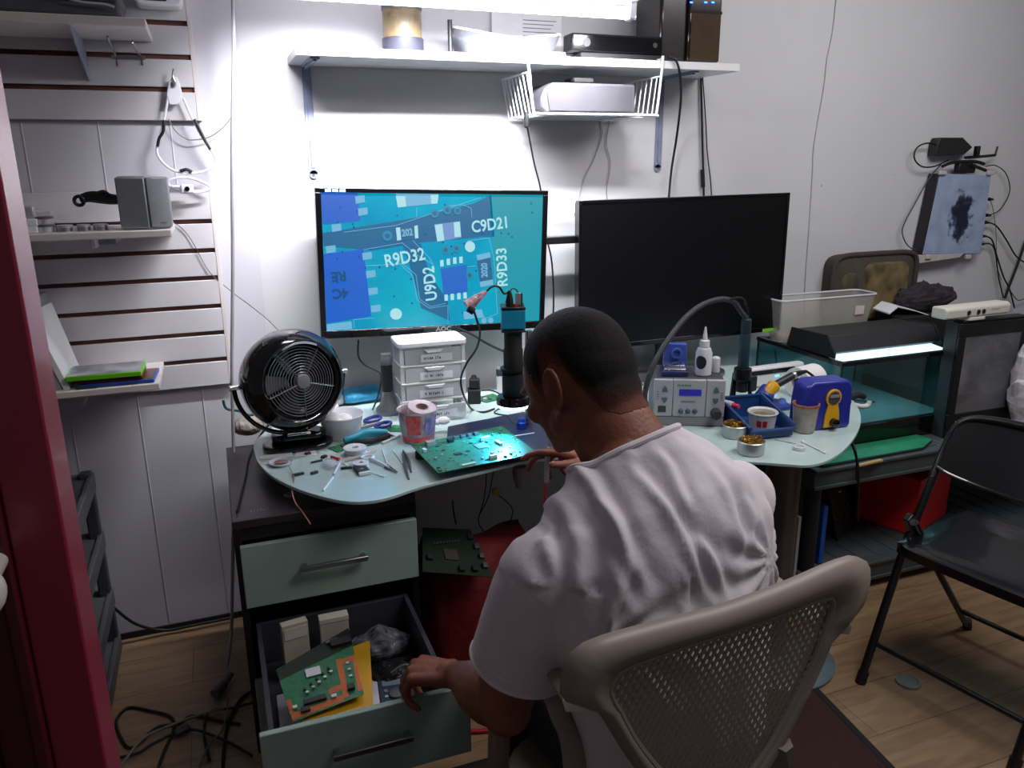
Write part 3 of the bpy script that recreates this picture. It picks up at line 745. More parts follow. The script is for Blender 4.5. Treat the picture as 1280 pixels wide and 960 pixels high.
for x, y, r, m in ((440, 670, 28, E_wh), (803, 346, 26, E_wh), (400, 300, 24, E_tr), (628, 195, 20, E_tr), (690, 180, 20, E_tr), (742, 182, 18, E_tr), (680, 362, 20, E_tr), (735, 355, 18, E_tr), (800, 480, 18, E_tr), (870, 696, 14, E_lt), (905, 694, 14, E_lt)):
    spoly([(x + r * math.cos(a), y + r * math.sin(a)) for a in [i * math.pi / 8 for i in range(16)]], m, 5)
    if m is E_tr: spoly([(x + r * .5 * math.cos(a), y + r * .5 * math.sin(a)) for a in [i * math.pi / 6 for i in range(12)]], E_dk, 6)
mb = MB()
for i in range(46):
    x, y = random.uniform(110, 1150), random.uniform(120, 690)
    pts = [sp(x + 5 * math.cos(a), y + 5 * math.sin(a)) for a in [k * math.pi / 3 for k in range(6)]]
    mb.add([(a, .0045, b) for a, b in pts], [tuple(range(6))])
mb.build('via_dots', E_dot, scr)
mb = MB()
def trace(pp, w=4):
    for a, b in zip(pp[:-1], pp[1:]):
        a = V((*sp(*a), 0)); b = V((*sp(*b), 0)); d = (b - a).normalized(); n = V((-d.y, d.x, 0)) * .0009
        mb.add([(p.x, .0042, p.y) for p in (a + n, b + n, b - n, a - n)], [(0, 1, 2, 3)])
trace([(200, 285), (440, 252), (860, 122)]); trace([(290, 365), (470, 332), (560, 400), (620, 430)]); trace([(300, 440), (460, 432), (520, 485), (540, 600), (600, 640), (690, 625), (690, 715)])
trace([(330, 440), (470, 428), (535, 480), (552, 596), (606, 632), (680, 615)]); trace([(520, 320), (600, 400), (628, 455)]); trace([(815, 215), (810, 170), (770, 155), (700, 160)])
trace([(790, 320), (900, 305), (925, 400), (940, 660), (880, 685), (790, 600)]); trace([(540, 215), (540, 170)]); trace([(790, 440), (830, 435)]); trace([(250, 740), (245, 700), (340, 690)]); trace([(820, 560), (825, 630)])
mb.build('trace_pattern', E_lt, scr)
def stext(s, x, y, size, rot, m=None, sx=1.):
    u, v = sp(x, y)
    M4 = Matrix.Translation((u, .0035, v)) @ RX90.to_4x4() @ Matrix.Rotation(rot, 4, 'Z')
    o = text(s, size, m or E_wh, scr, M4, .0002, sx, bold=.0012)
k = (sw1 - sw0) / 1080
stext('C9D21', 908, 246, 78 * k, .13, sx=.85); stext('R9D32', 482, 402, 82 * k, .17, sx=.85); stext('U9D2', 605, 522, 80 * k, math.pi / 2 + .1, sx=.85)
stext('R9D33', 968, 440, 76 * k, math.pi / 2 + .06, sx=.9)
stext('2020', 876, 455, 44 * k, math.pi / 2 + .05, E_lt, .8); stext('202', 494, 285, 44 * k, .12, E_lt, .8)
stext('RE', 178, 490, 62 * k, math.pi + .06, E_dot); stext('4C', 185, 572, 62 * k, math.pi + .06, E_dot)
# icons at the picture's top-left and the maker's letters on the bezel
mb = MB()
for i in range(3): mb.add([(sw0 + .012 + i * .022, -.0003, sh1 + .002), (sw0 + .030 + i * .022, -.0003, sh1 + .002), (sw0 + .030 + i * .022, -.0003, sh1 + .010), (sw0 + .012 + i * .022, -.0003, sh1 + .010)], [(0, 1, 2, 3)])
mb.build('bezel_sticker', mat('blue white sticker', (120, 180, 210), .4, c2=(220, 225, 228), scale=120), lm)
MB().span((-.05, -.0012, -h / 2 + .001), (.075, .0, -h / 2 + bb - .002)).build('bezel_badge', mat('badge grey', (44, 44, 48), .2, coat=.5), lm)
text('AOC', .020, M['silver'], lm, Matrix.Translation((.018, -.0015, -h / 2 + bb * .55)) @ RX90.to_4x4(), .0004, 1.2, bold=.0006)
# stand
MB().box((.05, .075, 0), (.12, .05, .12)).build('mount_plate', M['black'], lm, bevel=.003)
MB().span((-.02, .10, -.02), (.12, WY - cen.y - .002, .02)).build('wall_arm', M['black'], lm)

cen, w, h, roll = quad((721, 251), (986, 241), (977, 411), (726, 442), YM)
roll = math.radians(.6)
Rm = Matrix.Rotation(roll, 3, V((0, -1, 0)))
rm = T('computer_monitor', 'large switched-off black monitor above the soldering station', 'monitor', cen, R=Rm)
mb = MB()
bz = .010
mb.span((-w / 2, 0, h / 2 - bz), (w / 2, .03, h / 2)); mb.span((-w / 2, 0, -h / 2), (w / 2, .03, -h / 2 + .018))
mb.span((-w / 2, 0, -h / 2 + .018), (-w / 2 + bz, .03, h / 2 - bz)); mb.span((w / 2 - bz, 0, -h / 2 + .018), (w / 2, .03, h / 2 - bz))
mb.build('bezel', M['gloss'], rm, bevel=.0015)
MB().span((-w / 2 + bz, .004, -h / 2 + .018), (w / 2 - bz, .02, h / 2 - bz)).build('screen', mat('dark panel', (5, 5, 8), .32, var=.05), rm)
MB().span((-w / 2 + .005, .03, -h / 2 + .005), (w / 2 - .005, .05, h / 2 - .005)).build('back_shell', M['black'], rm, bevel=.006)
u = MB().span((w / 2 - .085, -.0006, -h / 2 + .001), (w / 2 - .018, .0, -h / 2 + .013)).build('green_label', mat('lime label', (120, 200, 30), .5), rm)
MB().span((-.04, -.0008, -h / 2 + .004), (-.014, .0, -h / 2 + .012)).build('small_logo', M['chip'], rm)
a = ay(782, 440, YM); b = ay(800, 434, YM)
MB().bar((-.05, .06, -.1), (-.05, .06, GT - cen.z + .015), .07, .02, (0, 1, 0)).build('stand_neck', M['black'], rm)
MB().prism([(x - .05, y - .01) for x, y in rrect(.42, .18, .08)], GT - cen.z + .001, GT - cen.z + .014).build('stand_foot', M['alu'], rm, bevel=.003)
# wall arm seen between the two monitors
z = ay(703, 300, 2.56).z
t = T('monitor_mount', 'black horizontal mount bridging the gap between the two monitors', 'arm', (ay(703, 300, 2.56).x, 2.56, z - .03))
MB().span((ay(660, 300, 2.56).x, 2.55, z - .013), (ay(745, 300, 2.56).x, 2.575, z + .013)).build('crossbar', M['black'], t, world=True, bevel=.003)
MB().span((ay(740, 300, 2.56).x, 2.575, z - .03), (ay(740, 300, 2.56).x + .05, WY - .001, z + .03)).build('wall_plate', M['black'], t, world=True, bevel=.003)

# hanging cables on the wall
def wc(pp, y=WY - .012): return [ay(a, b, y) for a, b in pp]
cable('monitor_cable', wc(((657, 148), (662, 175), (668, 205), (676, 238), (682, 290), (690, 330), (692, 385), (688, 420)), 2.60), .0032, M['rubber'], 'black cable dropping from the wire basket past the left monitor')
t = tag(MB().lathe([(.003, 0), (.008, .005), (.008, .03), (.004, .05)], ay(658, 152, 2.40) + V((0, 0, -.02))).build('cable_plug', M['rubber']), 'black plug tip sticking through the wire basket floor', 'plug')
cable('power_cable', [ay(835, 72, 2.395), ay(845, 76, 2.39), ay(850, 95, 2.40), ay(851, 125, 2.5), ay(846, 170, 2.60), ay(839, 215, 2.62), ay(835, 262, 2.6)], .0042, M['rubber'], 'black cable curving over the shelf edge down behind the dark monitor')
cable('power_cable', wc(((876, 86), (877, 130), (878, 180), (879, 216), (880, 255))), .0042, M['rubber'], 'straight black cable with an inline joint above the dark monitor')
cable('thin_wall_cable', wc(((878, 92), (882, 150), (884, 190), (888, 225), (890, 255))), .0024, M['rubber'], 'thinner black cable hanging just right of the jointed one')
tag(MB().tube([ay(878, 212, WY - .012), ay(879, 234, WY - .012)], .008, n=10).build('cable_joint', M['rubber']), 'thick black joint on the straight cable above the dark monitor', 'connector')
for i, (pp, lab) in enumerate(((((750, 150), (752, 170), (742, 200), (730, 225), (718, 270)), 'clear thin wire slanting down the wall below the wire basket'), (((762, 150), (758, 180), (763, 205), (758, 240), (762, 256)), 'clear thin wire hanging straight below the wire basket'))):
    cable('clear_wire', wc(pp, WY - .006), .002, mat('clear wire', (176, 172, 178), .3, alpha=.6), lab)

# ================================================================== DESK
GP = [(318, 566), (324, 580), (340, 595), (365, 608), (400, 620), (440, 627), (480, 623), (530, 607), (600, 590), (668, 574)]
out = [az(a, b, GT) for a, b in GP]
out += [V((.92, 1.845, GT)), V((1.05, 1.79, GT)), V((1.18, 1.705, GT))]
out += [az(a, b, GT) for a, b in ((940, 577), (985, 580), (1012, 581), (1035, 575), (1055, 562), (1069, 545), (1076, 528), (1074, 512), (1062, 495), (1046, 483))]
out += [V((1.98, 2.26, GT)), V((1.95, 2.45, GT)), V((1.85, 2.56, GT)), V((1.2, 2.6, GT)), V((.6, 2.6, GT)), V((.3, 2.57, GT)), V((.17, 2.5, GT)), V((.10, 2.42, GT)), V((.055, 2.32, GT))]
op = catmull(out, 4, closed=True)
dk = T('glass_desk', 'kidney-shaped frosted glass desk on steel supports', 'desk', (1.0, 2.1, 0))
mb = MB(); mb.prism([(p.x, p.y) for p in op], GT - .009, GT)
mb.build('desktop', M['frost'], dk, world=True, bevel=.0015)
n = len(op)
base = az(1008, 822, 0)
colx = V((1.56, 1.74, 0))
c1 = ay(975, 640, 1.78)
colx = V((c1.x, 1.78, 0))
MB().cyl((colx.x, colx.y, .025), (colx.x, colx.y, GT - .02), .052, n=40).build('column', mat('warm steel column', (104, 98, 98), .38, metal=.6), dk, world=True)
MB().lathe([(.07, GT - .022), (.09, GT - .010)], (colx.x, colx.y, 0)).build('column_flange', M['steel'], dk, world=True)
dc = V((colx.x + .02, colx.y - .02, 0))
MB().lathe([(.175, .001), (.178, .012), (.165, .022), (.05, .028), (.001, .028)], (dc.x, dc.y, 0), n=48).build('base_disc', mat('blue grey disc', (92, 110, 120), .4), dk, world=True)
for x, y in ((.10, 2.28), (.33, 2.05), (.30, 2.44)):
    MB().cyl((x, y, .7085), (x, y, GT - .0095), .013, n=16).build('standoff', M['steel'], dk, world=True)
# rail under the glass
a, b = ay(520, 632, 2.25), ay(735, 598, 2.25)
zz = .655
MB().bar((.44, 2.20, zz), (1.50, 2.20, zz), .025, .05).build('rail', M['blackm'], dk, world=True, bevel=.003)
MB().bar((.44, 2.02, zz + .07), (1.10, 2.02, zz + .07), .02, .022).build('rail', mat('grey rail', (112, 110, 114), .4, metal=.3), dk, world=True, bevel=.003)
p = ay(536, 628, 2.185)
MB().box((p.x, 2.186, zz), (.03, .002, .016)).build('rail_sticker', M['paper'], dk, world=True)
# bulb-like adapter hanging under it
p = ay(650, 598, 2.12)
tag(MB().lathe([(.001, -.032), (.014, -.03), (.016, -.012), (.022, .0), (.024, .02), (.022, .04), (.001, .041)], (p.x, 2.12, p.z)).build('white_adapter', mat('off white shell', (170, 170, 172), .4)), 'off-white bulb-shaped adapter hanging beneath the desk edge', 'adapter')
tag(MB().lathe([(.001, 0), (.012, .0), (.013, .012), (.001, .013)], ay(619, 613, 2.16), axis=(0, -1, 0)).build('yellow_sensor', mat('dull yellow', (170, 160, 70), .5)), 'small yellowish round sensor on the black rail under the desk', 'sensor')
for pp, r, lab in ((((566, 626), (567, 640), (570, 655)), .0025, 'short black wire dropping onto the leaning dark board'),
    (((608, 590), (607, 610), (604, 628), (598, 650), (603, 662), (612, 672), (628, 666), (640, 645), (638, 632), (622, 618)), .0018, 'thin black wire forming a loop below the desk rail'),
    (((617, 588), (614, 605), (610, 622), (598, 646)), .0018, 'thin black wire hanging straight beside the looped one')):
    cable('hanging_wire', [ay(a, b, 2.15) for a, b in pp], r, M['rubber'], lab)

# ------------------------------------------------------------------ pedestal cabinet
CX0, CX1, CY0, CY1, CT = -.028, .432, 1.885, 2.45, .708
cb = T('drawer_cabinet', 'dark laminate drawer cabinet with frosted green glass fronts under the desk', 'cabinet', ((CX0 + CX1) / 2, 2.2, 0))
MB().span((CX0, CY0, CT - .022), (CX1, CY1, CT)).build('top_panel', M['lamtop'], cb, world=True, bevel=.002)
for x in (CX0, CX1 - .018): MB().span((x, CY0, .03), (x + .018, CY1, CT - .0225)).build('side_panel', M['lam'], cb, world=True, bevel=.001)
MB().span((CX0 + .018, CY1 - .01, .03), (CX1 - .018, CY1, CT - .0225)).build('back_panel', M['lam'], cb, world=True)
MB().span((CX0 + .018, CY0 + .01, .03), (CX1 - .018, CY1 - .01, .048)).build('bottom_panel', M['lam'], cb, world=True)
MB().span((CX0 + .018, CY0 + .004, CT - .055), (CX1 - .018, CY0 + .02, CT - .0225)).build('front_rail', M['lam'], cb, world=True)
for x in (CX0 + .04, CX1 - .04):
    for y in (CY0 + .05, CY1 - .05): MB().cyl((x, y, 0), (x, y, .03), .022, n=16).build('foot', M['blackm'], cb, world=True)
def front(y, z0, z1, name, tilt=0.):
    d = MB().span((CX0 + .012, y, z0), (CX1 - .004, y + .016, z1)).build(name, M['frostd'], cb, world=True, bevel=.002)
    xm, zm = (CX0 + CX1) / 2 + .005, z1 - (z1 - z0) * .44
    mb = MB(); mb.span((xm - .085, y - .028, zm - .007), (xm + .085, y - .018, zm + .007)); mb.span((xm - .08, y - .02, zm - .005), (xm - .068, y, zm + .005)); mb.span((xm + .068, y - .02, zm - .005), (xm + .08, y, zm + .005))
    mb.build('handle', M['steel'], d, world=True, bevel=.002)
    return d
d1 = front(CY0 - .017, .475, .645, 'drawer')
DZ0, DZ1, DY = .285, .443, 1.42
d2 = front(DY, DZ0 - .015, DZ1, 'drawer')
mb = MB()
for x in (CX0 + .03, CX1 - .045): mb.span((x, DY + .016, DZ0 + .01), (x + .012, 1.90, DZ1 - .03))
mb.span((CX0 + .042, 1.888, DZ0 + .01), (CX1 - .045, 1.90, DZ1 - .03)); mb.span((CX0 + .03, DY + .016, DZ0 + .004), (CX1 - .033, 1.90, DZ0 + .010))
mb.build('drawer_box', mat('dark grey drawer', (58, 58, 68), .5), d2, world=True, bevel=.001)
d3 = front(CY0 - .017, .05, .262, 'drawer')
# marks on the cabinet top
a = az(318, 640, CT)
mb = MB()
for i in range(6): mb.bar((a.x - .01 + i * .008, a.y + .004 * (i % 2), CT + .0006), (a.x - .006 + i * .008, a.y + .012 - .003 * (i % 3), CT + .0006), .0015, .0006)
mb.build('scratch_marks', mat('pale scratch', (150, 145, 150), .8), cb, world=True)
DF = DZ0 + .0105           # floor of the open drawer
# ================================================================== THINGS ON THE DESK, LEFT
G1 = GT + .0008
def g(px, py, z=G1): return az(px, py, z)
def pcb(name, label, c, poly, rz, z, m, parts, th=.0016, kind='circuit board', group=None, R=None, full=True):
    t = T(name, label, kind, (c[0], c[1], z), rz, group, R=R)
    MB().prism(poly, 0, th).build('board', m, t)
    for (nm, x, y, sx, sy, sz, mm, rot) in parts:
        MB().box((x, y, th + sz / 2 + .0001), (sx, sy, sz), rot).build(nm, mm, t, bevel=.0004 if sz > .003 else 0)
    return t
def scatter_parts(w, h, n, rnd, avoid=()):
    r = random.Random(rnd); out = []; used = list(avoid)
    kinds = [('chip', .016, .016, .0015, M['chip']), ('chip', .010, .007, .0012, M['chip']), ('capacitor', .004, .003, .0022, M['silver']), ('capacitor', .006, .004, .003, mat('tan capacitor', (176, 150, 110), .5)),
             ('connector', .016, .006, .006, M['white']), ('connector', .010, .008, .007, M['chip']), ('coil', .009, .009, .005, M['greypl']), ('metal_can', .012, .009, .004, M['silver'])]
    k = 0
    while len(out) < n and k < n * 30:
        k += 1
        nm, a, b, z, m = r.choices(kinds, (2, 4, 8, 6, 2, 2, 3, 2))[0]
        if r.random() < .5: a, b = b, a
        x, y = r.uniform(-w / 2 + a, w / 2 - a), r.uniform(-h / 2 + b, h / 2 - b)
        if all(abs(x - ux) > (a + ua) / 2 + .001 or abs(y - uy) > (b + ub) / 2 + .001 for ux, uy, ua, ub in used):
            used.append((x, y, a, b)); out.append((nm, x, y, a, b, z, m, None))
    return out

# --- fan
b0 = g(374, 560)
fx, fy = b0.x, b0.y + .02
dirv = V((.335, -.93, .12)).normalized()
hc = ay(363, 474, fy + .0)
t = T('desk_fan', 'glossy black round desk fan tilted up on a curved bracket and oval foot', 'fan', (fx, fy, GT))
MB().prism([(x + fx, y + fy) for x, y in rrect(.20, .125, .06, 8)], G1, G1 + .018).build('foot', M['gloss'], t, world=True, bevel=.008, seg=3)
MB().prism([(x + fx + .004, y + fy + .012) for x, y in rrect(.155, .08, .035, 8)], G1 + .018, G1 + .042).build('foot_top', M['gloss'], t, world=True, bevel=.010, seg=3)
MB().span((fx - .03, fy - .035, G1 + .042), (fx + .035, fy - .020, G1 + .048)).build('control_plate', M['chrome'], t, world=True, bevel=.002)
rad = .142
prof = [(.001, -.10), (.06, -.098), (.105, -.078), (.132, -.045), (rad, -.01), (rad + .002, .03), (rad - .004, .055), (rad - .020, .078), (.116, .084), (.106, .078), (.100, .05), (.100, .02), (.100, -.02), (.001, -.03)]
ho = MB().lathe(prof, hc, dirv, n=64, cap=False).build('housing', M['gloss'], t, world=True, smooth=50)
u, w_, _ = frame_for(dirv)
def ring3(r, off, n=48): return [hc + dirv * off + (u * math.cos(a) + w_ * math.sin(a)) * r for a in [2 * math.pi * i / n for i in range(n)]]
mb = MB()
for i in range(10): mb.tube(ring3(.026 + i * .0079, .080 - .0012 * i), .0014, n=6, closed=True, k=1)
gr = mb.build('grille', mat('grille chrome', (150, 150, 155), .3, metal=.7), t, world=True)
mb = MB()
for i in range(5):
    a = math.radians(18 + i * 72)
    dvec = u * math.cos(a) + w_ * math.sin(a)
    mb.tube([hc + dirv * .0815 + dvec * .02, hc + dirv * .070 + dvec * .102], .0022, n=8, sm=False)
mb.build('grille_spokes', M['chrome'], gr, world=True)
MB().lathe([(.001, .090), (.018, .088), (.022, .082), (.022, .074), (.001, .074)], hc, dirv).build('hub', mat('hub grey', (140, 140, 146), .35, metal=.3), t, world=True)
mb = MB()
for i in range(5):
    a = 2 * math.pi * i / 5; p = []
    for rr, tw in ((.02, .5), (.06, .35), (.095, .22)):
        for s in (-1, 1):
            aa = a + s * (.32 if rr > .03 else .5)
            p.append(hc + dirv * (.02 + s * .012) + (u * math.cos(aa) + w_ * math.sin(aa)) * rr)
    mb.add(p, [(0, 1, 3, 2), (2, 3, 5, 4)])
mb.build('fan_blades', M['greypl'], t, world=True)
ax = V((0.97, .22, 0)).normalized()
arc = []
for i in range(17):
    a = math.pi * (1 + i / 16)
    arc.append(hc + ax * math.cos(a) * .158 + V((0, 0, 1)) * math.sin(a) * (hc.z - G1 - .045) + dirv * 0)
arc = [p if p.z < hc.z + .01 else p for p in arc]
MB().tube(arc, .0065, n=12, k=2).build('bracket', M['gloss'], t, world=True)
for s in (-1, 1):
    MB().cyl(hc + ax * s * .142, hc + ax * s * .170, .0075, n=14).build('pivot_knob', M['chrome'], t, world=True, bevel=.001)
a = [hc + dirv * .062 + (u * math.cos(k) + w_ * math.sin(k)) * .118 for k in [math.radians(x) for x in range(60, 121, 10)]]
up_ = V((0, 0, 1)) - dirv * dirv.z; up_.normalize(); sd = dirv.cross(up_)
a = [hc + dirv * .088 + (up_ * math.cos(k) + sd * math.sin(k)) * .108 for k in [math.radians(x) for x in range(-28, 29, 7)]]
MB().tube(a, .0032).build('chrome_lip', M['chrome'], t, world=True)
cable('teal_cable', [ay(px, py, 2.42) for px, py in ((279, 500), (281, 508), (286, 512), (300, 514), (312, 519), (322, 515), (316, 507))], .004, mat('dark teal cord', (24, 92, 92), .5), 'dark teal cord with a hooked end sticking out behind the fan')
p = az(303, 545, CT)
tag(MB().ell((p.x + .02, p.y + .0, CT + .032), (.05, .04, .031), n=14, m=8).build('bubble_pouch', mat('crumpled pouch', (120, 108, 96), .8, c2=(168, 160, 152), scale=40, bump=1., bscale=60), bevel=0), 'crumpled brownish pouch on the cabinet top behind the fan', 'pouch')
cable('fan_cable', [ay(345, 520, 2.35), az(325, 545, .72), az(312, 570, CT + .006), az(306, 600, CT + .006), az(296, 640, CT + .006)], .003, M['rubber'], 'black wire winding over the dark cabinet top behind the fan')

# --- plastic tub with white rolls
c = g(428, 545); 
t = T('plastic_tub', 'cloudy white round plastic tub filled with cotton, right of the fan', 'tub', (c.x, c.y, G1), 0)
MB().lathe([(.048, 0), (.052, .003), (.066, .068), (.069, .070), (.067, .072), (.064, .068), (.050, .005), (.001, .004), (.001, 0)], n=40).build('bowl', M['clearw'], t)
mb = MB()
for dx, dy, dz, r in ((-.01, .0, .03, .035), (-.025, .01, .055, .026), (.01, .014, .045, .026)): mb.ell((dx, dy, dz), (r, r, r * .8), n=16, m=10)
mb.build('cotton', M['tape'], t)
c = g(397, 532)
for i, (px, py, l, rz, lab) in enumerate(((400, 522, .11, .5, 'white plastic bottle lying behind the fan, the nearer of the two'), (418, 508, .09, .45, 'white bottle with a pinkish cap lying behind the tub'))):
    c = g(px, py)
    t = T('white_bottle', lab, 'bottle', (c.x, c.y, G1), rz)
    MB().lathe([(.001, -l / 2), (.018, -l / 2), (.021, -l / 2 + .005), (.021, l / 2 - .02), (.012, l / 2 - .008)], (0, 0, .022), (1, 0, 0)).build('body', M['white'], t)
    MB().lathe([(.012, l / 2 - .008), (.013, l / 2 + .012), (.001, l / 2 + .013)], (0, 0, .022), (1, 0, 0)).build('cap', [M['white'], mat('pinkish cap', (226, 196, 196), .5)][i], t)
# --- blue pouch
c = g(455, 507)
t = T('blue_towel', 'folded light-blue towel roll lying behind the silver torch', 'towel', (c.x, c.y + .04, G1), .1)
mb = MB()
mb.rings([[V((x, .032 * math.cos(a) * k, .030 + .028 * math.sin(a) * k)) for a in [2 * math.pi * i / 20 for i in range(20)]] for x, k in ((-.062, .55), (-.058, .85), (-.03, 1.), (.02, .95), (.05, 1.03), (.06, .8))])
mb.build('roll', mat('sky blue cloth', (70, 175, 222), .8, bump=.5, bscale=60), t, smooth=60)
# --- torch standing
c = g(486, 516)
t = T('silver_torch', 'upright silver torch with a ribbed black grip, standing on its wide head', 'torch', (c.x, c.y, G1))
MB().lathe([(.040, 0), (.042, .006), (.040, .018), (.024, .038), (.020, .060), (.0195, .075)]).build('head', M['alu'] if 0 else mat('torch aluminium', (136, 136, 142), .35, metal=.6), t)
MB().lathe([(.018, .0752)] + [(.018 + (.0012 if i % 2 else 0), .078 + i * .006) for i in range(14)] + [(.018, .164)]).build('grip', M['chip'], t)
MB().lathe([(.0175, .1642), (.019, .168), (.019, .186), (.0165, .190), (.0165, .200), (.001, .201)]).build('tail_cap', mat('torch aluminium', (136, 136, 142), .35, metal=.6), t)
cable('desk_cable', [ay(448, 425, 2.44), ay(448, 445, 2.45), ay(456, 456, 2.45), ay(470, 463, 2.44), ay(476, 468, 2.42), ay(474, 490, 2.40), g(466, 512, GT + .004)], .0028, M['rubber'], 'black wire sagging from under the left monitor beside the torch')
# --- mini drawer unit
c = g(544, 522); w, d, h = .235, .20, .0
z0 = ay(540, 424, c.y).z
h = ay(540, 426, c.y).z - GT
wd = (ay(580, 430, c.y) - ay(499, 430, c.y)).length
t = T('mini_drawer_unit', 'white four-drawer mini storage tower with cloudy drawer fronts and paper labels', 'drawer unit', (c.x, c.y, G1), -.02)
hw = wd / 2; dp = .12
fr = MB()
for x in (-hw, hw - .012):
    for y in (0, dp - .012): fr.span((x, y, 0), (x + .012, y + .012, h - .018))
n = 4; ph = (h - .022) / n
for i in range(n):
    z = i * ph
    for x in (-hw, hw - .006): fr.span((x, .006, z), (x + .006, dp - .004, z + .006))
    fr.span((-hw, -.003, z), (hw, .008, z + .006)); fr.span((-hw + .006, .008, z), (hw - .006, dp - .01, z + .002))
fr.build('frame', M['white'], t, bevel=.002)
for x in (-hw + .001, hw - .004): MB().span((x, .013, .007), (x + .003, dp - .014, h - .02)).build('side_panel', M['clear'], t)
MB().prism([(x, y + dp / 2 - .004) for x, y in rrect(wd + .012, dp + .012, .016)], h - .018, h).build('top', M['white'], t, bevel=.004)
ink = mat('dark ink', (50, 46, 48), .8)
rr = random.Random(3)
for i in range(n):
    z = i * ph + .0075; hh = ph - .010; yo = -.045 if i == 0 else -.002
    dd = MB()
    x0, x1 = -hw + .014, hw - .014
    dd.span((x0, yo, z), (x1, yo + .004, z + hh)); dd.span((x0, yo + .004, z), (x0 + .003, yo + dp - .02, z + hh * .85)); dd.span((x1 - .003, yo + .004, z), (x1, yo + dp - .02, z + hh * .85)); dd.span((x0, yo + .004, z), (x1, yo + dp - .02, z + .003))
    dr = dd.build('drawer', M['clear'], t, bevel=.001)
    MB().prism([(-.030, 0), (.034, 0), (.022, -.010), (-.018, -.010)], yo - .006, yo, (0, 0, z + hh - .002), Matrix(((1, 0, 0), (0, 0, 1), (0, 1, 0)))).build('pull', M['white'], dr, bevel=.001)
    MB().span((-.052 + .004 * i, yo - .0016, z + .006), (.062, yo - .0006, z + .030)).build('label_strip', M['paper'], dr)
    mb = MB()
    x = -.030
    while x < .035:
        if rr.random() < .8:
            a = z + .013 + rr.uniform(0, .002)
            mb.span((x, yo - .0022, a), (x + .0016, yo - .0018, a + rr.uniform(.005, .010))); mb.span((x, yo - .0022, a + rr.choice((0, .004, .007))), (x + .004, yo - .0018, a + .0015 + rr.choice((0, .004))))
        x += .0062
    mb.build('handwriting', ink, dr)
# --- cup with tape roll
c = g(523, 549); 
t = T('printed_cup', 'white paper cup with red and blue print holding a roll of tape', 'cup', (c.x, c.y, G1))
r1 = .058
hh = .092
MB().lathe([(.046, 0), (.047, .001), (r1, hh), (r1 + .003, hh + .001), (r1 + .002, hh + .005), (r1 - .002, hh + .003), (.044, .003), (.001, .003), (.001, 0)], n=48).build('cup', mat('cup print', (226, 214, 216), .5, c2=(140, 90, 120), scale=28, detail=4), t)
def arcband(r0, r1_, z0, z1, a0, a1, n=14):
    A = [math.radians(a0 + (a1 - a0) * i / n) for i in range(n + 1)]
    mb = MB(); vs = [(r0 * math.cos(a), r0 * math.sin(a), z0) for a in A] + [(r1_ * math.cos(a), r1_ * math.sin(a), z1) for a in A]
    mb.add(vs, [(i, i + 1, n + 2 + i, n + 1 + i) for i in range(n)]); return mb
arcband(.0513, .0585, .03, hh - .004, -140, -95).build('red_print', mat('red print', (226, 60, 60), .5, c2=(240, 120, 110), scale=80), t)
arcband(.0478, .0500, .004, .022, -170, -60).build('red_print', mat('red print', (226, 60, 60), .5, c2=(240, 120, 110), scale=80), t)
arcband(.0513, .0580, .03, hh - .01, -80, -30).build('blue_print', mat('blue print', (96, 108, 180), .5, c2=(190, 170, 200), scale=60), t)
c2 = (c.x + .012, c.y, G1 + hh - .012)
tp = T('tape_roll', 'roll of pale textured tape resting in the mouth of the printed cup', 'tape roll', c2, R=Matrix.Rotation(.25, 3, 'X') @ Matrix.Rotation(.1, 3, 'Y'))
MB().lathe([(.042, 0), (.042, .022), (.020, .022), (.020, 0), (.042, 0)], n=40, cap=False).build('tape', mat('pale tape', (222, 204, 212), .7, bump=.3, bscale=200), tp)
MB().lathe([(.0195, -.001), (.0195, .023), (.017, .023), (.017, -.001), (.0195, -.001)], n=32, cap=False).build('core', mat('card core', (180, 160, 150), .8), tp)
# --- small black adapter + cables behind mini drawers
c = g(593, 503)
t = T('black_adapter', 'black power adapter block standing right of the mini drawer tower', 'adapter', (c.x, c.y, G1), -.3)
MB().span((-.022, -.022, 0), (.022, .022, .05)).build('body', M['blackm'], t, bevel=.004)
MB().span((-.016, -.016, .0505), (.02, .016, .085)).build('plug_head', M['blackm'], t, bevel=.005)
MB().cyl((0, 0, .0855), (0, 0, .096), .012, .008).build('strain_relief', M['rubber'], t)
c = g(612, 498)
pcb('small_circuit_board', 'small green circuit board lying between the black adapter and the microscope', (c.x, c.y), rrect(.085, .07, .003, 2), .35, G1, M['pcb'], scatter_parts(.08, .065, 9, 5))
cable('microscope_cable', [ay(px, py, y) for px, py, y in ((591, 385, 2.0), (596, 400, 2.02), (600, 415, 2.05), (596, 435, 2.1), (583, 455, 2.15), (576, 475, 2.2), (580, 495, 2.22))] + [g(590, 512, GT + .004), g(604, 515, GT + .004), g(618, 511, GT + .004)], .0032, M['rubber'], 'black cable falling from the tied bundle and curling beside the drawer tower')
cable('thin_desk_cable', [g(px, py, GT + .003) for px, py in ((602, 488), (614, 488), (624, 492), (634, 500), (628, 508), (618, 516), (640, 520))], .0022, M['rubber'], 'thin black wire winding on the glass behind the microscope')
cable('monitor_lead', [ay(px, py, 2.44) for px, py in ((572, 410), (590, 418), (610, 430), (632, 440), (660, 448))], .004, M['rubber'], 'thick black cable sloping from the left monitor to behind the microscope')
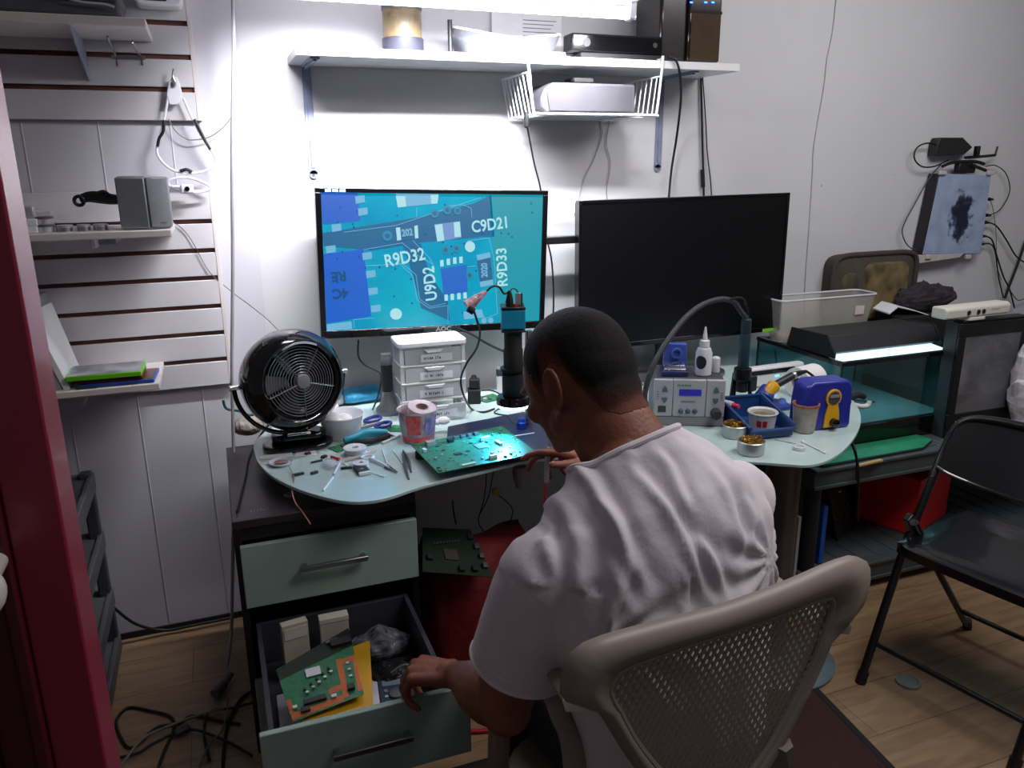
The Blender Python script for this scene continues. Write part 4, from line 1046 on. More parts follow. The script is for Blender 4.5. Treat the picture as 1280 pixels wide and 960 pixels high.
# USB plug/lighter standing
c = g(625, 491)
t = T('cigarette_lighter', 'clear lighter with a black head standing behind the microscope', 'lighter', (c.x, c.y, G1), -.2)
MB().prism(rrect(.024, .013, .006), 0, .062).build('body', M['clear'], t); MB().prism(rrect(.025, .014, .006), .0622, .088).build('head', M['chip'], t, bevel=.002)
MB().prism(rrect(.02, .010, .004), .0882, .095).build('metal_hood', M['silver'], t)

# --- microscope
YS = 2.03
mc = ay(642, 505, YS)
s = mc.z
u0 = ay(642, 412, YS).z
t = T('digital_microscope', 'black digital microscope column with a teal camera head and lit ring', 'microscope', (mc.x, YS, G1 + .022))
k = u0 - s
MB().lathe([(.030, s + .03), (.0325, s + .035), (.0325, s + k * .42), (.028, s + k * .44), (.028, s + k * .74), (.0255, s + k * .76), (.0255, s + k)], (mc.x, YS, 0)).build('lens_tube', M['blackm'], t, world=True)
MB().lathe([(.033, s + k * .46), (.038, s + k * .465), (.038, s + k * .50), (.033, s + k * .505)], (mc.x, YS, 0)).build('clamp_ring', M['black'], t, world=True)
MB().lathe([(.030, s + .030), (.045, s + .026), (.050, s + .018), (.050, s + .003), (.044, s), (.044, s + .006), (.026, s + .008)], (mc.x, YS, 0), n=48).build('ring_light', M['gloss'], t, world=True)
MB().lathe([(.0435, s - .007), (.0435, s - .0005), (.027, s - .0005), (.027, s - .007), (.0435, s - .007)], (mc.x, YS, 0), n=48, cap=False).build('led_ring', mat('led glow', (190, 235, 255), .4, em=(190, 235, 255), es=9), t, world=True)
ct = ay(640, 384, YS).z
Rz = Matrix.Rotation(-.30, 3, 'Z')
MB().box((mc.x, YS, (u0 + ct) / 2 + .002), (.066, .066, ct - u0 - .010), Rz).build('camera_head', M['tealc'], t, world=True, bevel=.003)
MB().box((mc.x, YS, ct + .001), (.068, .068, .008), Rz).build('camera_cap', M['black'], t, world=True, bevel=.002)
MB().box((mc.x, YS, u0 + .001), (.068, .068, .006), Rz).build('camera_cap', M['black'], t, world=True, bevel=.002)
a = V((mc.x - .014, YS - .012, ct + .005))
MB().lathe([(.0105, 0), (.0105, .018), (.007, .034), (.004, .044)], a).build('hdmi_plug', M['rubber'], t, world=True)
MB().box((mc.x + .016, YS, ct + .022), (.016, .010, .034), Rz).build('usb_plug', M['silver'], t, world=True, bevel=.001)
MB().box((mc.x + .028, YS + .004, ct + .020), (.005, .012, .034), Rz).build('usb_cover', M['chip'], t, world=True, bevel=.001)
MB().cyl((mc.x + .002, YS - .01, ct + .005), (mc.x + .002, YS - .01, ct + .011), .006).build('red_button', M['red'], t, world=True)
sx = mc.x + .075
MB().cyl((sx, YS + .07, G1 + .022), (sx, YS + .07, s + k * .9), .011, n=20).build('stand_pole', M['chrome'], t, world=True)
MB().bar((mc.x + .03, YS + .02, s + k * .48), (sx, YS + .07, s + k * .48), .028, .03).build('stand_arm', M['black'], t, world=True, bevel=.003)
# its base plate / dark blue pad under the board
P4 = [g(560, 541), g(655, 522), g(706, 556), g(690, 572), g(556, 590)]
P4 = [V((p.x, p.y, G1)) for p in P4]
MB().prism([(p.x, p.y) for p in P4], G1, G1 + .0215).build('base_plate', mat('navy base plate', (30, 34, 66), .4), t, world=True, bevel=.003)
a, b = g(636, 546, G1 + .0225), g(668, 541, G1 + .0225)
MB().bar(a, b, .004, .001).build('white_line', M['paper'], t, world=True)
a = g(652, 535, G1 + .022)
t = T('dimmer_knob', 'blue ribbed dimmer knob with thin black leads below the microscope ring', 'dimmer', a + V((0, 0, .0005)))
MB().lathe([(.0145, 0), (.0145, .018), (.0125, .020), (.0115, .030), (.001, .031)], n=20).build('knob', mat('metallic blue', (24, 60, 150), .3, metal=.4), t)
MB().tube([(-.010, .008, .006), (-.026, .016, .018), (-.03, .05, .03)], .0014, n=6).build('lead', M['rubber'], t)
MB().tube([(.010, .008, .006), (.028, .006, .018), (.04, .03, .03)], .0014, n=6).build('lead', M['rubber'], t)
# cable bundle tied over the screen
c1_, c2_ = ay(584, 383, 2.0), ay(608, 364, 2.0)
t = T('bagged_connector', 'cable joint wrapped in a twisted clear and pink plastic bag before the screen', 'connector', c1_)
MB().tube([c1_, c1_.lerp(c2_, .35), c1_.lerp(c2_, .7), c2_], lambda u: .019 - .015 * u, n=10, k=4).build('bag', mat('pink plastic wrap', (226, 190, 200), .35, c2=(150, 80, 90), scale=60, bump=.5), t, world=True)
MB().tube([c1_ + (c1_ - c2_) * .05 + V((0, -.016, 0)), c1_ + V((.012, -.02, -.012))], .010, n=10).build('ferrite', M['blackm'], t, world=True)
cable('camera_cable', [c2_, ay(616, 358, 2.0), ay(624, 359, 2.01), ay(630, 367, 2.02), a.__class__((mc.x - .014, YS - .012, ct + .047))], .003, M['rubber'], 'black cable arching from the teal camera head to the wrapped joint')
cable('camera_cable', [V((mc.x + .016, YS, ct + .041)), ay(645, 362, 2.03), ay(640, 361, 2.03), ay(635, 370, 2.03), ay(632, 378, 2.05)], .0018, M['rubber'], 'thin black lead looping behind the plugs on the teal camera head')

# --- the main board under repair
zb_ = G1 + .0255
A, B, C_, D_ = [az(a, b, zb_) for a, b in ((514, 557), (548, 592), (672, 567), (627, 533))]
cc = (A + C_) / 2
ux = ((C_ - B).normalized() + (D_ - A).normalized()).normalized()
L_ = ((C_ - B).length + (D_ - A).length) / 2; H_ = ((A - B).length + (D_ - C_).length) / 2
rz = math.atan2(ux.y, ux.x)
t = T('repair_circuit_board', 'large green circuit board lit cyan under the microscope, full of small parts', 'circuit board', (cc.x, cc.y, zb_), rz)
inv = Matrix.Rotation(-rz, 3, 'Z')
q = [inv @ (p - cc) for p in (A, B, C_, D_)]
MB().prism([(p.x, p.y) for p in q], 0, .0018).build('board', mat('bright green circuit board', (24, 96, 66), .4, c2=(44, 122, 86), scale=50, coat=.2), t)
Rr = [p for p in q]
used = []
def inside(x, y, m=.006):
    n = 4
    for i in range(4):
        a, b = q[i], q[(i + 1) % 4]
        e = V((b.x - a.x, b.y - a.y)); nn = V((-e.y, e.x)).normalized()
        if (V((x - a.x, y - a.y))).dot(nn) < m: return False
    return True
def comp(nm, x, y, a, b, z, m, lab=None):
    o = MB().box((x, y, .0019 + z / 2), (a, b, z)).build(nm, m, t, bevel=.0005)
    used.append((x, y, a, b)); return o
comp('processor', L_ * .10, H_ * .03, .036, .036, .002, mat('processor lid', (170, 175, 180), .3, metal=.6))
comp('chip', -L_ * .18, -H_ * .05, .022, .016, .0018, M['chip'])
comp('connector', L_ * .22, H_ * .22, .03, .008, .008, M['white']); comp('connector', L_ * .27, H_ * .0, .010, .034, .007, mat('cream socket', (222, 216, 196), .5))
comp('connector', -L_ * .42, H_ * .22, .010, .014, .008, M['white']); comp('connector', L_ * .05, -H_ * .36, .022, .010, .008, M['white']); comp('connector', -L_ * .22, -H_ * .41, .040, .006, .004, mat('cream socket', (222, 216, 196), .5))
comp('connector', -L_ * .30, H_ * .38, .026, .018, .012, mat('tan block', (168, 148, 130), .5)); comp('coil', -L_ * .1, H_ * .35, .016, .016, .010, M['chip'])
for i in range(4): comp('coil', -L_ * .02 + i * .022, H_ * .41, .013, .013, .008, M['greypl'])
rr = random.Random(11)
kk = [('chip', .010, .008, .0014, M['chip']), ('capacitor', .0045, .003, .003, mat('tan capacitor', (176, 150, 110), .5)), ('capacitor', .006, .004, .003, M['silver']), ('resistor', .004, .0022, .001, M['chip']), ('can_capacitor', .007, .007, .007, M['silver']), ('coil', .008, .008, .004, M['greypl'])]
cnt = 0
while cnt < 82:
    nm, a, b, z, m = rr.choices(kk, (3, 8, 6, 6, 2, 3))[0]
    if rr.random() < .5: a, b = b, a
    x, y = rr.uniform(-L_ / 2, L_ / 2), rr.uniform(-H_ * .7, H_ * .7)
    if not inside(x, y): continue
    if any(abs(x - ux_) < (a + ua) / 2 + .0012 and abs(y - uy_) < (b + ub) / 2 + .0012 for ux_, uy_, ua, ub in used): continue
    comp(nm, x, y, a, b, z, m); cnt += 1
l = bpy.data.lights.new('ring_light_beam', 'SPOT'); l.energy = 20; l.color = (.05, .50, 1.0); l.spot_size = math.radians(112); l.spot_blend = .8; l.shadow_soft_size = .03
o = bpy.data.objects.new('ring_light_beam', l); col.objects.link(o); o.location = (mc.x - .03, YS - .01, s - .009)
o.rotation_euler = (V((cc.x + .03, cc.y + .01, zb_)) - o.location).to_track_quat('-Z', 'Y').to_euler()
# paper/white fluff between cup and board
c = g(556, 541, G1)
tag(MB().ell((c.x, c.y + .01, G1 + .036), (.022, .016, .012), n=10, m=6).ell((c.x - .02, c.y + .012, G1 + .033), (.014, .012, .009), n=10, m=6).build('cotton_wad', M['tape'], smooth=0), 'wad of white cotton by the top edge of the repair board', 'cotton')
# a standing black knob under board left corner
c = g(524, 574)
tag(MB().lathe([(.018, 0), (.018, .018), (.012, .0235), (.001, .0235)], (c.x + .01, c.y + .01, G1)).build('rubber_bumper', M['rubber']), 'black rubber bumper propping the left corner of the repair board', 'bumper')

# --- small clutter on the glass
def stick(name, p, q_, r, m, label, group=None, tips=None, z=None, cat='swab'):
    zz = (z or GT) + r + .0008
    a, b = az(*p, zz), az(*q_, zz)
    t = T(name, label, cat, ((a + b) / 2), 0, group)
    MB().tube([a, b], r, n=8, sm=False).build('stick', m, t, world=True)
    if tips:
        d = (b - a).normalized()
        for e, s_ in (((a, 1),) if tips == 1 else ((a, 1), (b, -1))):
            MB().ell(e + V((0, 0, .001)), (r * 1.9, r * 1.9, r * 1.6), n=10, m=6).build('cotton_tip', M['tape'], t, world=True)
    return t
W_ = M['white']
stick('cotton_swab', (478, 563), (483, 578), .0016, W_, 'short cotton swab nearest the white scissors on the glass desk', tips=2)
stick('cotton_swab', (492, 564), (503, 579), .0016, W_, 'cotton swab lying alone left of the tweezers', tips=2)
stick('cotton_swab', (455, 588), (480, 596), .0016, W_, 'cotton swab pointing right beside the dark chip module', tips=2)
stick('cotton_swab', (420, 572), (436, 584), .0016, W_, 'cotton swab with one end against the beige strap', tips=2)
stick('white_tube', (478, 554), (500, 544), .004, W_, 'short white plastic tube lying in front of the green scraps', cat='tube')
stick('white_strip', (404, 613), (416, 597), .003, W_, 'white plastic stick at the front rim of the glass, lower piece', cat='stick')
stick('white_strip', (417, 593), (426, 576), .0035, M['clearw'], 'white plastic stick above the lower piece at the front rim', cat='stick')
t = stick('red_cap_stick', (414, 571), (424, 574), .004, M['red'], 'tiny red-capped piece left of the solder spool', cat='cap')
# tweezers
a, b1, b2 = az(504, 563, GT + .006), az(511, 599, GT + .003), az(514, 590, GT + .003)
t = T('steel_tweezers', 'steel tweezers lying spread open left of the repair board', 'tweezers', a)
MB().tube([a, a.lerp(b1, .5) + V((-.003, 0, .001)), b1], lambda u: .0022 + .0022 * math.sin(u * 3.1), n=8).build('arm', M['alu'], t, world=True)
MB().tube([a, a.lerp(b2, .5) + V((.004, 0, .001)), b2], lambda u: .0022 + .0018 * math.sin(u * 3.1), n=8).build('arm', M['alu'], t, world=True)
# spools
def spool(px, py, r, h, label, m):
    c = g(px, py); t = T('solder_spool', label, 'spool', (c.x, c.y, G1))
    MB().lathe([(r, 0), (r, .003), (r * .6, .004), (r * .6, h - .004), (r, h - .003), (r, h), (r * .3, h), (r * .28, h * .5), (r * .28, 0)], n=32).build('reel', m, t)
    MB().lathe([(r * .62, .0045), (r * .86, .0045), (r * .86, h - .0045), (r * .62, h - .0045)], n=24).build('solder_wire', M['silver'], t)
spool(444, 568, .032, .022, 'white solder spool lying flat left of the white scissors', M['white'])
spool(451, 583, .022, .012, 'small pale spool lying in front of the larger one', mat('pale spool', (220, 212, 212), .5))
# beige strap
a = [g(px, py, GT + .007) for px, py in ((420, 580), (430, 574), (444, 571), (458, 566), (470, 561))]
mb = MB()
vs = []
for p in a: vs += [p + V((0, -.007, -.005)), p + V((0, .007, -.005)), p + V((0, .007, .0)), p + V((0, -.007, .0))]
mb.rings([vs[i * 4:i * 4 + 4] for i in range(5)]); tag(mb.build('beige_strap', mat('beige strap', (204, 184, 172), .7)), 'beige curved strap running behind the small spool', 'strap')
# white-handled pliers/scissors
c = g(462, 573)
t = T('white_scissors', 'small scissors with white loop handles and steel tips', 'scissors', (c.x, c.y, G1))
tip = az(497, 590, GT + .004); mid = az(472, 577, GT + .007)
h1, h2 = az(456, 567, GT + .006), az(466, 566, GT + .006)
for hcen, rr_ in ((az(459, 572, GT + .006), .017), (az(452, 566, GT + .006), .012)):
    MB().tube([hcen + V((rr_ * math.cos(a), rr_ * .8 * math.sin(a), .001)) for a in [2 * math.pi * i / 14 for i in range(14)]], .0038, closed=True, k=2).build('handle_loop', W_, t, world=True)
MB().tube([az(462, 573, GT + .007), mid, az(486, 584, GT + .005)], lambda u: .0058 - .003 * u, n=8).build('handle', W_, t, world=True)
MB().tube([az(484, 581, GT + .005), tip], lambda u: .003 - .0018 * u, n=6, sm=False).build('blade', M['alu'], t, world=True)
MB().tube([az(481, 584, GT + .004), tip + V((-.002, -.002, 0))], lambda u: .003 - .0018 * u, n=6, sm=False).build('blade', M['alu'], t, world=True)
# dark module
c = g(452, 589)
t = T('camera_module', 'dark little module with a shiny white connector end near the front rim', 'module', (c.x, c.y, G1), .12)
MB().box((0, 0, .005), (.034, .048, .009)).build('body', mat('dark purple grey', (44, 40, 50), .4), t, bevel=.002)
MB().box((0, -.030, .005), (.032, .010, .008)).build('connector', M['white'], t, bevel=.001); MB().box((0, -.006, .0099), (.008, .006, .0006)).build('mark', M['silver'], t)
# papers & parts at left
a, b = g(325, 574), g(388, 566)
t = tag(MB().prism([(p.x, p.y) for p in (g(324, 575), g(366, 571), g(365, 567), g(327, 571))], G1, G1 + .004).build('white_ruler', M['paper'], bevel=.0005), 'white strip lying at the left rim of the glass', 'strip')
tag(MB().prism([(p.x, p.y) for p in (g(368, 571), g(397, 569), g(394, 563), g(370, 566))], G1, G1 + .001).build('paper_slip', M['paper']), 'small white slip with black specks in front of the fan foot', 'paper')
c = g(352, 580)
t = T('round_dish', 'small oval dish holding tiny coloured bits by the left rim', 'dish', (c.x, c.y, G1))
MB().lathe([(.026, 0), (.034, .008), (.032, .009), (.024, .002), (.001, .002), (.001, 0)], n=32).build('dish', mat('pale dish', (206, 210, 214), .3), t)
MB().ell((0, 0, .007), (.020, .014, .004), n=12, m=6).build('bits', mat('teal red bits', (40, 120, 130), .5, c2=(180, 90, 80), scale=160), t)
t = T('small_screwdriver_bit', 'little black screwdriver bit on the glass before the fan', 'bit', g(395, 577))
MB().tube([g(389, 578, GT + .004), g(403, 575, GT + .004)], .003, n=8, sm=False).build('shank', M['chip'], t, world=True)
for i, (px, py, w1, h1_, rz, lab) in enumerate(((385, 568, .016, .012, .3, 'tiny black component on the white paper slip'), (405, 572, .016, .012, .8, 'tiny black component right of the paper slip'), (373, 594, .030, .008, .2, 'long dark connector near the front rim'), (393, 592, .020, .009, .4, 'short dark connector near the front rim, right of the long one'), (433, 586, .030, .008, -.1, 'greenish flat connector below the beige strap'))):
    c = g(px, py)
    t = T('loose_component', lab, 'component', (c.x, c.y, G1), rz)
    MB().box((0, 0, .003), (w1, h1_, .006)).build('body', M['chip'], t, bevel=.001)
    mb = MB()
    for j in range(5): mb.box((-w1 / 2 + w1 * (j + .5) / 5, -h1_ / 2 - .0015, .001), (.001, .003, .001))
    mb.build('pins', M['silver'], t)
c = g(413, 583)
tag(MB().ell((c.x, c.y, G1 + .010), (.020, .03, .009), n=12, m=6).build('clear_bag', mat('clear bag film', (220, 222, 226), .2, alpha=.4, bump=.8, bscale=60), smooth=20), 'crinkled clear little bag in the middle of the small parts', 'bag')
cable('pink_wire', [g(361, 582, GT + .01), g(366, 592, GT + .004), g(368, 600, GT + .004), az(365, 612, .75), az(369, 628, .74), az(378, 640, CT + .004), az(388, 655, CT + .004)], .0016, mat('pink wire', (196, 130, 120), .5), 'thin pinkish wire hanging over the left rim of the glass')
tag(MB().tube([az(362, 618, CT + .02) + V((.012 * math.cos(a), .012 * math.sin(a), 0)) for a in [2 * math.pi * i / 10 for i in range(10)]], .003, closed=True, k=2).build('cable_ring', M['greycable']), 'grey ring of cable on the cabinet top under the glass rim', 'ring')
# green scraps, teal pouch, blue pliers
c = g(497, 536)
pcb('scrap_circuit_board', 'green scrap circuit board under the blue plier handles', (c.x, c.y), rrect(.11, .06, .002, 2), -.5, G1, M['pcb'], scatter_parts(.10, .055, 10, 8))
c = g(432, 558)
pcb('scrap_circuit_board', 'green scrap circuit board between the tub and the solder spool', (c.x, c.y), rrect(.09, .05, .002, 2), .4, G1, M['pcb'], scatter_parts(.08, .045, 10, 9))
t = T('teal_pliers', 'teal-gripped pliers lying in front of the torch', 'pliers', g(457, 548))
MB().tube([g(430, 551, GT + .016), g(445, 546, GT + .02), g(460, 541, GT + .02), g(484, 541, GT + .014)], lambda u: .008 + .006 * math.sin(u * 2.6), n=12).build('grip', M['teal'], t, world=True)
MB().tube([g(445, 553, GT + .01), g(462, 552, GT + .012), g(486, 545, GT + .010)], lambda u: .008, n=10).build('grip_underside', M['blackm'], t, world=True)
MB().tube([g(484, 541, GT + .014), g(492, 545, GT + .010)], lambda u: .009 - .006 * u, n=8).build('jaw', M['alu'], t, world=True)
t = T('blue_pliers', 'dark blue loop-handled cutter lying beside the torch base', 'cutter', g(475, 527))
for (px, py), rr_ in (((466, 524), .020), ((479, 531), .018)):
    cc_ = g(px, py, GT + .016)
    MB().tube([cc_ + V((rr_ * 1.3 * math.cos(a), rr_ * math.sin(a), .004 * math.cos(a))) for a in [2 * math.pi * i / 14 for i in range(14)]], .0055, closed=True, k=2).build('handle_loop', mat('indigo plastic', (40, 44, 120), .4), t, world=True)
MB().tube([g(470, 530, GT + .014), g(452, 535, GT + .010), g(444, 538, GT + .008)], lambda u: .007 - .003 * u).build('jaw', M['alu'], t, world=True)

# --- probe held in the right hand (built with the person)
# ================================================================== OPEN DRAWER CONTENTS
def dz(px, py, z): return az(px, py, z)
# white paper pad standing in the left front
t = T('paper_pad', 'thick white paper pad lying at the bottom left of the open drawer', 'pad', (.09, 1.56, DF))
MB().prism([(.025, 1.445), (.285, 1.445), (.285, 1.70), (.03, 1.71)], DF + .0005, DF + .028).build('pad', mat('lined paper', (226, 226, 240), .8), t, world=True, bevel=.002)
# yellow board tray + green board leaning
zt_ = .40
A, B, C_, D_ = az(352, 905, zt_ - .03), az(475, 885, zt_ - .03), az(452, 790, zt_ + .03), az(345, 838, zt_ + .03)
def slab(name, pts, th, m, label, cat):
    n = (pts[1] - pts[0]).cross(pts[3] - pts[0]).normalized()
    if n.z < 0: n = -n
    return pts, n
YB = [az(378, 908, .362), az(467, 888, .362), az(462, 800, .395), az(380, 830, .395)]
n = (YB[1] - YB[0]).cross(YB[3] - YB[0]).normalized(); n = n if n.z > 0 else -n
t = T('yellow_tray', 'bright yellow plastic sheet under the leaning green board in the drawer', 'sheet', (YB[0] + YB[2]) / 2)
MB().hexa([p - n * .006 for p in YB] + YB).build('sheet', M['yellow'], t, world=True, bevel=.002)
MB().tube([az(392, 905, .374), az(414, 897, .376)], .008, n=10, sm=False).build('rolled_edge', M['yellow'], t, world=True)
GB = [az(366, 903, .372), az(455, 868, .385), az(436, 790, .425), az(345, 838, .410)]
o_ = GB[0]; ux_ = (GB[1] - o_).normalized(); nn = ux_.cross(GB[3] - o_).normalized(); nn = nn if nn.z > 0 else -nn
uy_ = nn.cross(ux_)
Rb = Matrix((ux_, uy_, nn)).transposed()
loc = [Rb.transposed() @ (p - o_) for p in GB]
t = T('drawer_circuit_board', 'green circuit board with orange traces leaning on top in the open drawer', 'circuit board', o_, R=Rb)
LM[t] = Matrix.Translation(o_) @ Rb.to_4x4()
pl = [(p.x, p.y) for p in loc]
def bq(u, v):
    a = V(pl[0]).lerp(V(pl[1]), u); b = V(pl[3]).lerp(V(pl[2]), u); return a.lerp(b, v)
MB().prism(pl, 0, .0018).build('board', M['pcb'], t)
def bpoly(name, uv, m, z0=.0019, z1=.0023): MB().prism([tuple(bq(*k)) for k in uv], z0, z1).build(name, m, t)
bpoly('dark_section', [(0, .78), (1, .72), (1, 1), (0, 1)], M['pcbd'])
bpoly('copper_trace', [(.72, .05), (.80, .05), (.82, .62), (.74, .64)], M['copper']); bpoly('copper_trace', [(.0, .02), (.72, .02), (.72, .10), (.02, .14)], M['copper'])
bpoly('copper_trace', [(.55, .18), (.72, .18), (.72, .26), (.55, .26)], M['copper']); bpoly('copper_trace', [(.0, .14), (.06, .14), (.06, .38), (.0, .38)], M['copper']); bpoly('copper_trace', [(.82, .52), (1., .5), (1., .58), (.82, .6)], M['copper']); bpoly('copper_trace', [(.93, .06), (1, .06), (1, .5), (.95, .5)], M['copper'])
rb = random.Random(4); us = []
for nm, u_, v_, a, b, z, m in [('display_module', .42, .62, .034, .024, .004, M['silver']), ('connector', .35, .18, .05, .012, .008, M['chip']), ('connector', .85, .14, .016, .014, .010, M['chip']), ('connector', .86, .84, .05, .02, .010, M['chip']),
    ('connector', .2, .1, .02, .012, .006, M['chip']), ('heatsink', .75, .93, .03, .010, .006, M['alu'])] + [('capacitor', .28 + .09 * i, .34 + .035 * i, .007, .006, .007, M['silver']) for i in range(5)] + [('capacitor', .26 + .09 * i, .42 + .035 * i, .006, .006, .004, M['chip']) for i in range(5)] + [('capacitor', .88, .3 + .1 * i, .007, .005, .004, M['white']) for i in range(3)] + [('chip', .62, .52, .008, .008, .002, M['chip']), ('connector', .08, .2, .010, .008, .006, M['white']), ('connector', .60, .12, .012, .008, .006, M['white'])]:
    p = bq(u_, v_)
    MB().box((p.x, p.y, .0024 + z / 2), (a, b, z), -.1).build(nm, m, t, bevel=.0005)
# multimeter
mp_ = [az(476, 880, .36), az(512, 884, .36), az(520, 820, .375), az(487, 828, .375)]
c = az(492, 868, .335)
t = T('multimeter', 'dark slate multimeter with a pale screen lying in the drawer by the hand', 'multimeter', (c.x + .01, c.y + .015, DF), -.12)
MB().prism(rrect(.085, .165, .012), .0005, .030).build('body', mat('slate shell', (52, 70, 88), .45), t, bevel=.004)
MB().prism([(x, y + .05) for x, y in rrect(.062, .038, .004)], .0302, .0315).build('screen', mat('lcd grey', (130, 150, 160), .3), t)
MB().lathe([(.018, .0302), (.018, .036), (.012, .038), (.001, .038)], (0, -.005, 0)).build('dial', M['greypl'], t)
for i in range(3): MB().lathe([(.005, .0302), (.005, .033), (.001, .0331)], (-.024, .012 - i * .022, 0), n=12).build('button', M['silver'], t)
# crumpled bags & cream boxes
def crumple(name, c, r, m, label, seed, cat='bag'):
    mb = MB(); mb.ell(c, r, n=22, m=14); o = mb.build(name, m, smooth=0)
    for v in o.data.vertices:
        d = noise.noise(V(v.co) * 26 + V((seed, 0, 0))); e = noise.noise(V(v.co) * 60 + V((0, seed, 0)))
        v.co += v.co.normalized() * (d * .5 * min(r) + e * .25 * min(r))
        v.co.z = max(v.co.z, .0)
    o.location.z = c[2] - r[2]
    return tag(o, label, cat)
c = az(455 + 30, 805, .35)
crumple('clear_bag', (.30, 1.80, DF + .045), (.080, .060, .032), mat('grey bag film', (150, 154, 162), .15, c2=(50, 52, 58), scale=34, bump=.8, bscale=50, alpha=.8), 'crumpled shiny clear bag at the back right of the drawer', 1)
crumple('dark_bag', (.32, 1.70, DF + .025), (.075, .045, .024), mat('dark bag film', (40, 42, 48), .25, c2=(20, 20, 24), scale=26, bump=.6), 'crumpled dark antistatic bag behind the multimeter', 5)
t = T('cream_box', 'small cream carton standing tilted at the back left of the drawer', 'box', (.09, 1.80, DF + .001), .15)
MB().span((-.032, -.012, 0), (.032, .012, .160)).build('carton', mat('cream card', (196, 184, 166), .7), t, bevel=.001); MB().span((-.028, -.0135, .120), (.028, -.0122, .150)).build('flap', mat('cream card light', (212, 204, 190), .7), t)
t = T('cream_box', 'small cream carton with a grooved lid at the back middle of the drawer', 'box', (.19, 1.83, DF + .001), .0)
MB().span((-.036, -.014, 0), (.036, .014, .125)).build('carton', mat('cream card', (196, 184, 166), .7), t, bevel=.001); MB().span((-.037, -.015, .1252), (.037, .015, .138)).build('lid', mat('cream card light', (212, 204, 190), .7), t, bevel=.001)
cable('drawer_lead', [V((.30, 1.66, DF + .052)), V((.33, 1.66, DF + .066)), V((.355, 1.655, DF + .06))], .0028, M['greycable'], 'grey test lead crossing the dark bag in the drawer')
t = T('black_connector', 'black plug held down by the fingers at the drawer front', 'plug', (.345, 1.455, DF + .03))
MB().box((.352, 1.456, DF + .06), (.04, .022, .016), .2).build('body', M['chip'], t, world=True, bevel=.002); MB().box((.372, 1.452, DF + .069), (.012, .012, .003), .2).build('mark', M['silver'], t, world=True)
# ================================================================== UNDER THE DESK: red bag and dark board
a, b = ay(525, 745, 2.0), ay(625, 740, 2.0)
rb_ = T('red_bag', 'slumped dark red fabric bag on the floor right of the drawer cabinet', 'bag', (.66, 2.05, 0))
prof = []
cx, cy = .655, 2.05
R_ = []
for z, hx, hy in ((.001, .17, .15), (.05, .19, .165), (.18, .195, .165), (.30, .19, .15), (.40, .175, .12), (.455, .16, .085)):
    R_.append([V((cx + hx * math.copysign(abs(math.cos(a)) ** .6, math.cos(a)) + .008 * math.sin(5 * a + z * 9), cy + hy * math.copysign(abs(math.sin(a)) ** .6, math.sin(a)) + .010 * math.sin(7 * a + z * 14), z + (.02 * math.sin(3 * a) if z > .3 else 0))) for a in [2 * math.pi * i / 48 for i in range(48)]])
MB().rings(R_).build('sack', M['redf'], rb_, world=True, smooth=60)
MB().tube([V((.60, 1.87, .02)), V((.62, 1.80, .05)), V((.60, 1.77, .012)), V((.52, 1.79, .012))], .006).build('strap', mat('red strap', (200, 24, 50), .5), rb_, world=True)
bp = [ay(528, 715, 1.86), ay(617, 722, 1.86), ay(592, 652, 2.02), ay(528, 660, 2.02)]
o_ = bp[0]; ux_ = (bp[1] - o_).normalized(); nn = ux_.cross(bp[3] - o_).normalized(); nn = nn if nn.z > 0 else -nn
uy_ = nn.cross(ux_); Rb = Matrix((ux_, uy_, nn)).transposed(); loc = [Rb.transposed() @ (p - o_) for p in bp]
t = T('dark_circuit_board', 'large dark circuit board lying on the red bag under the desk', 'circuit board', o_, R=Rb); LM[t] = Matrix.Translation(o_) @ Rb.to_4x4()
pl = [(p.x, p.y) for p in loc]
MB().prism(pl, 0, .002).build('board', M['pcbd'], t)
for i in range(9):
    p = bq(.2 + .055 * i, .62 + .01 * i); MB().box((p.x, p.y, .005), (.006, .008, .005), -.1).build('capacitor', M['alu'], t)
p = bq(.45, .4); MB().box((p.x, p.y, .004), (.04, .04, .003)).build('chip', mat('dull chip', (66, 60, 58), .5), t)
for u_, v_ in ((.93, .2), (.95, .4), (.94, .6), (.9, .8), (.75, .12), (.55, .1), (.1, .3)):
    p = bq(u_, v_); MB().box((p.x, p.y, .007), (.016, .018, .010)).build('connector', M['alu'] if u_ > .92 else M['chip'], t, bevel=.001)
# ================================================================== THINGS ON THE DESK, RIGHT
# rework station, turned toward the seat
rz = math.radians(-26)
p0 = g(815, 532)
w_, h_ = .215, .148
t = T('soldering_station', 'grey hot-air soldering station with arrow keys and a small blue display', 'soldering station', (p0.x + .10, p0.y - .045, G1), rz)
SB = LM[t]
grey = mat('station face grey', (176, 176, 184), .45, var=.03); greyd = mat('station lower grey', (138, 138, 146), .45, var=.03)
MB().span((-w_ / 2, .012, 0), (w_ / 2, .20, h_ - .004)).build('case', mat('dark grey case', (78, 76, 84), .5), t, bevel=.004)
x0, x1, x2, x3 = -w_ / 2, -w_ / 2 + .058, w_ / 2 - .058, w_ / 2
for a, b in ((x0, x1 - .001), (x1, x2), (x2 + .001, x3)): MB().span((a, 0, .03), (b, .014, h_)).build('face_panel', grey, t, bevel=.003)
MB().span((x0, .002, .0), (x3, .014, .0295)).build('face_foot', greyd, t, bevel=.003)
MB().span((x1 + .018, -.002, h_ * .66), (x2 - .014, -.0002, h_ * .80)).build('display', mat('indigo display', (34, 36, 130), .2, em=(40, 44, 160), es=.35), t, bevel=.001)
key = mat('dull teal key', (70, 108, 116), .5)
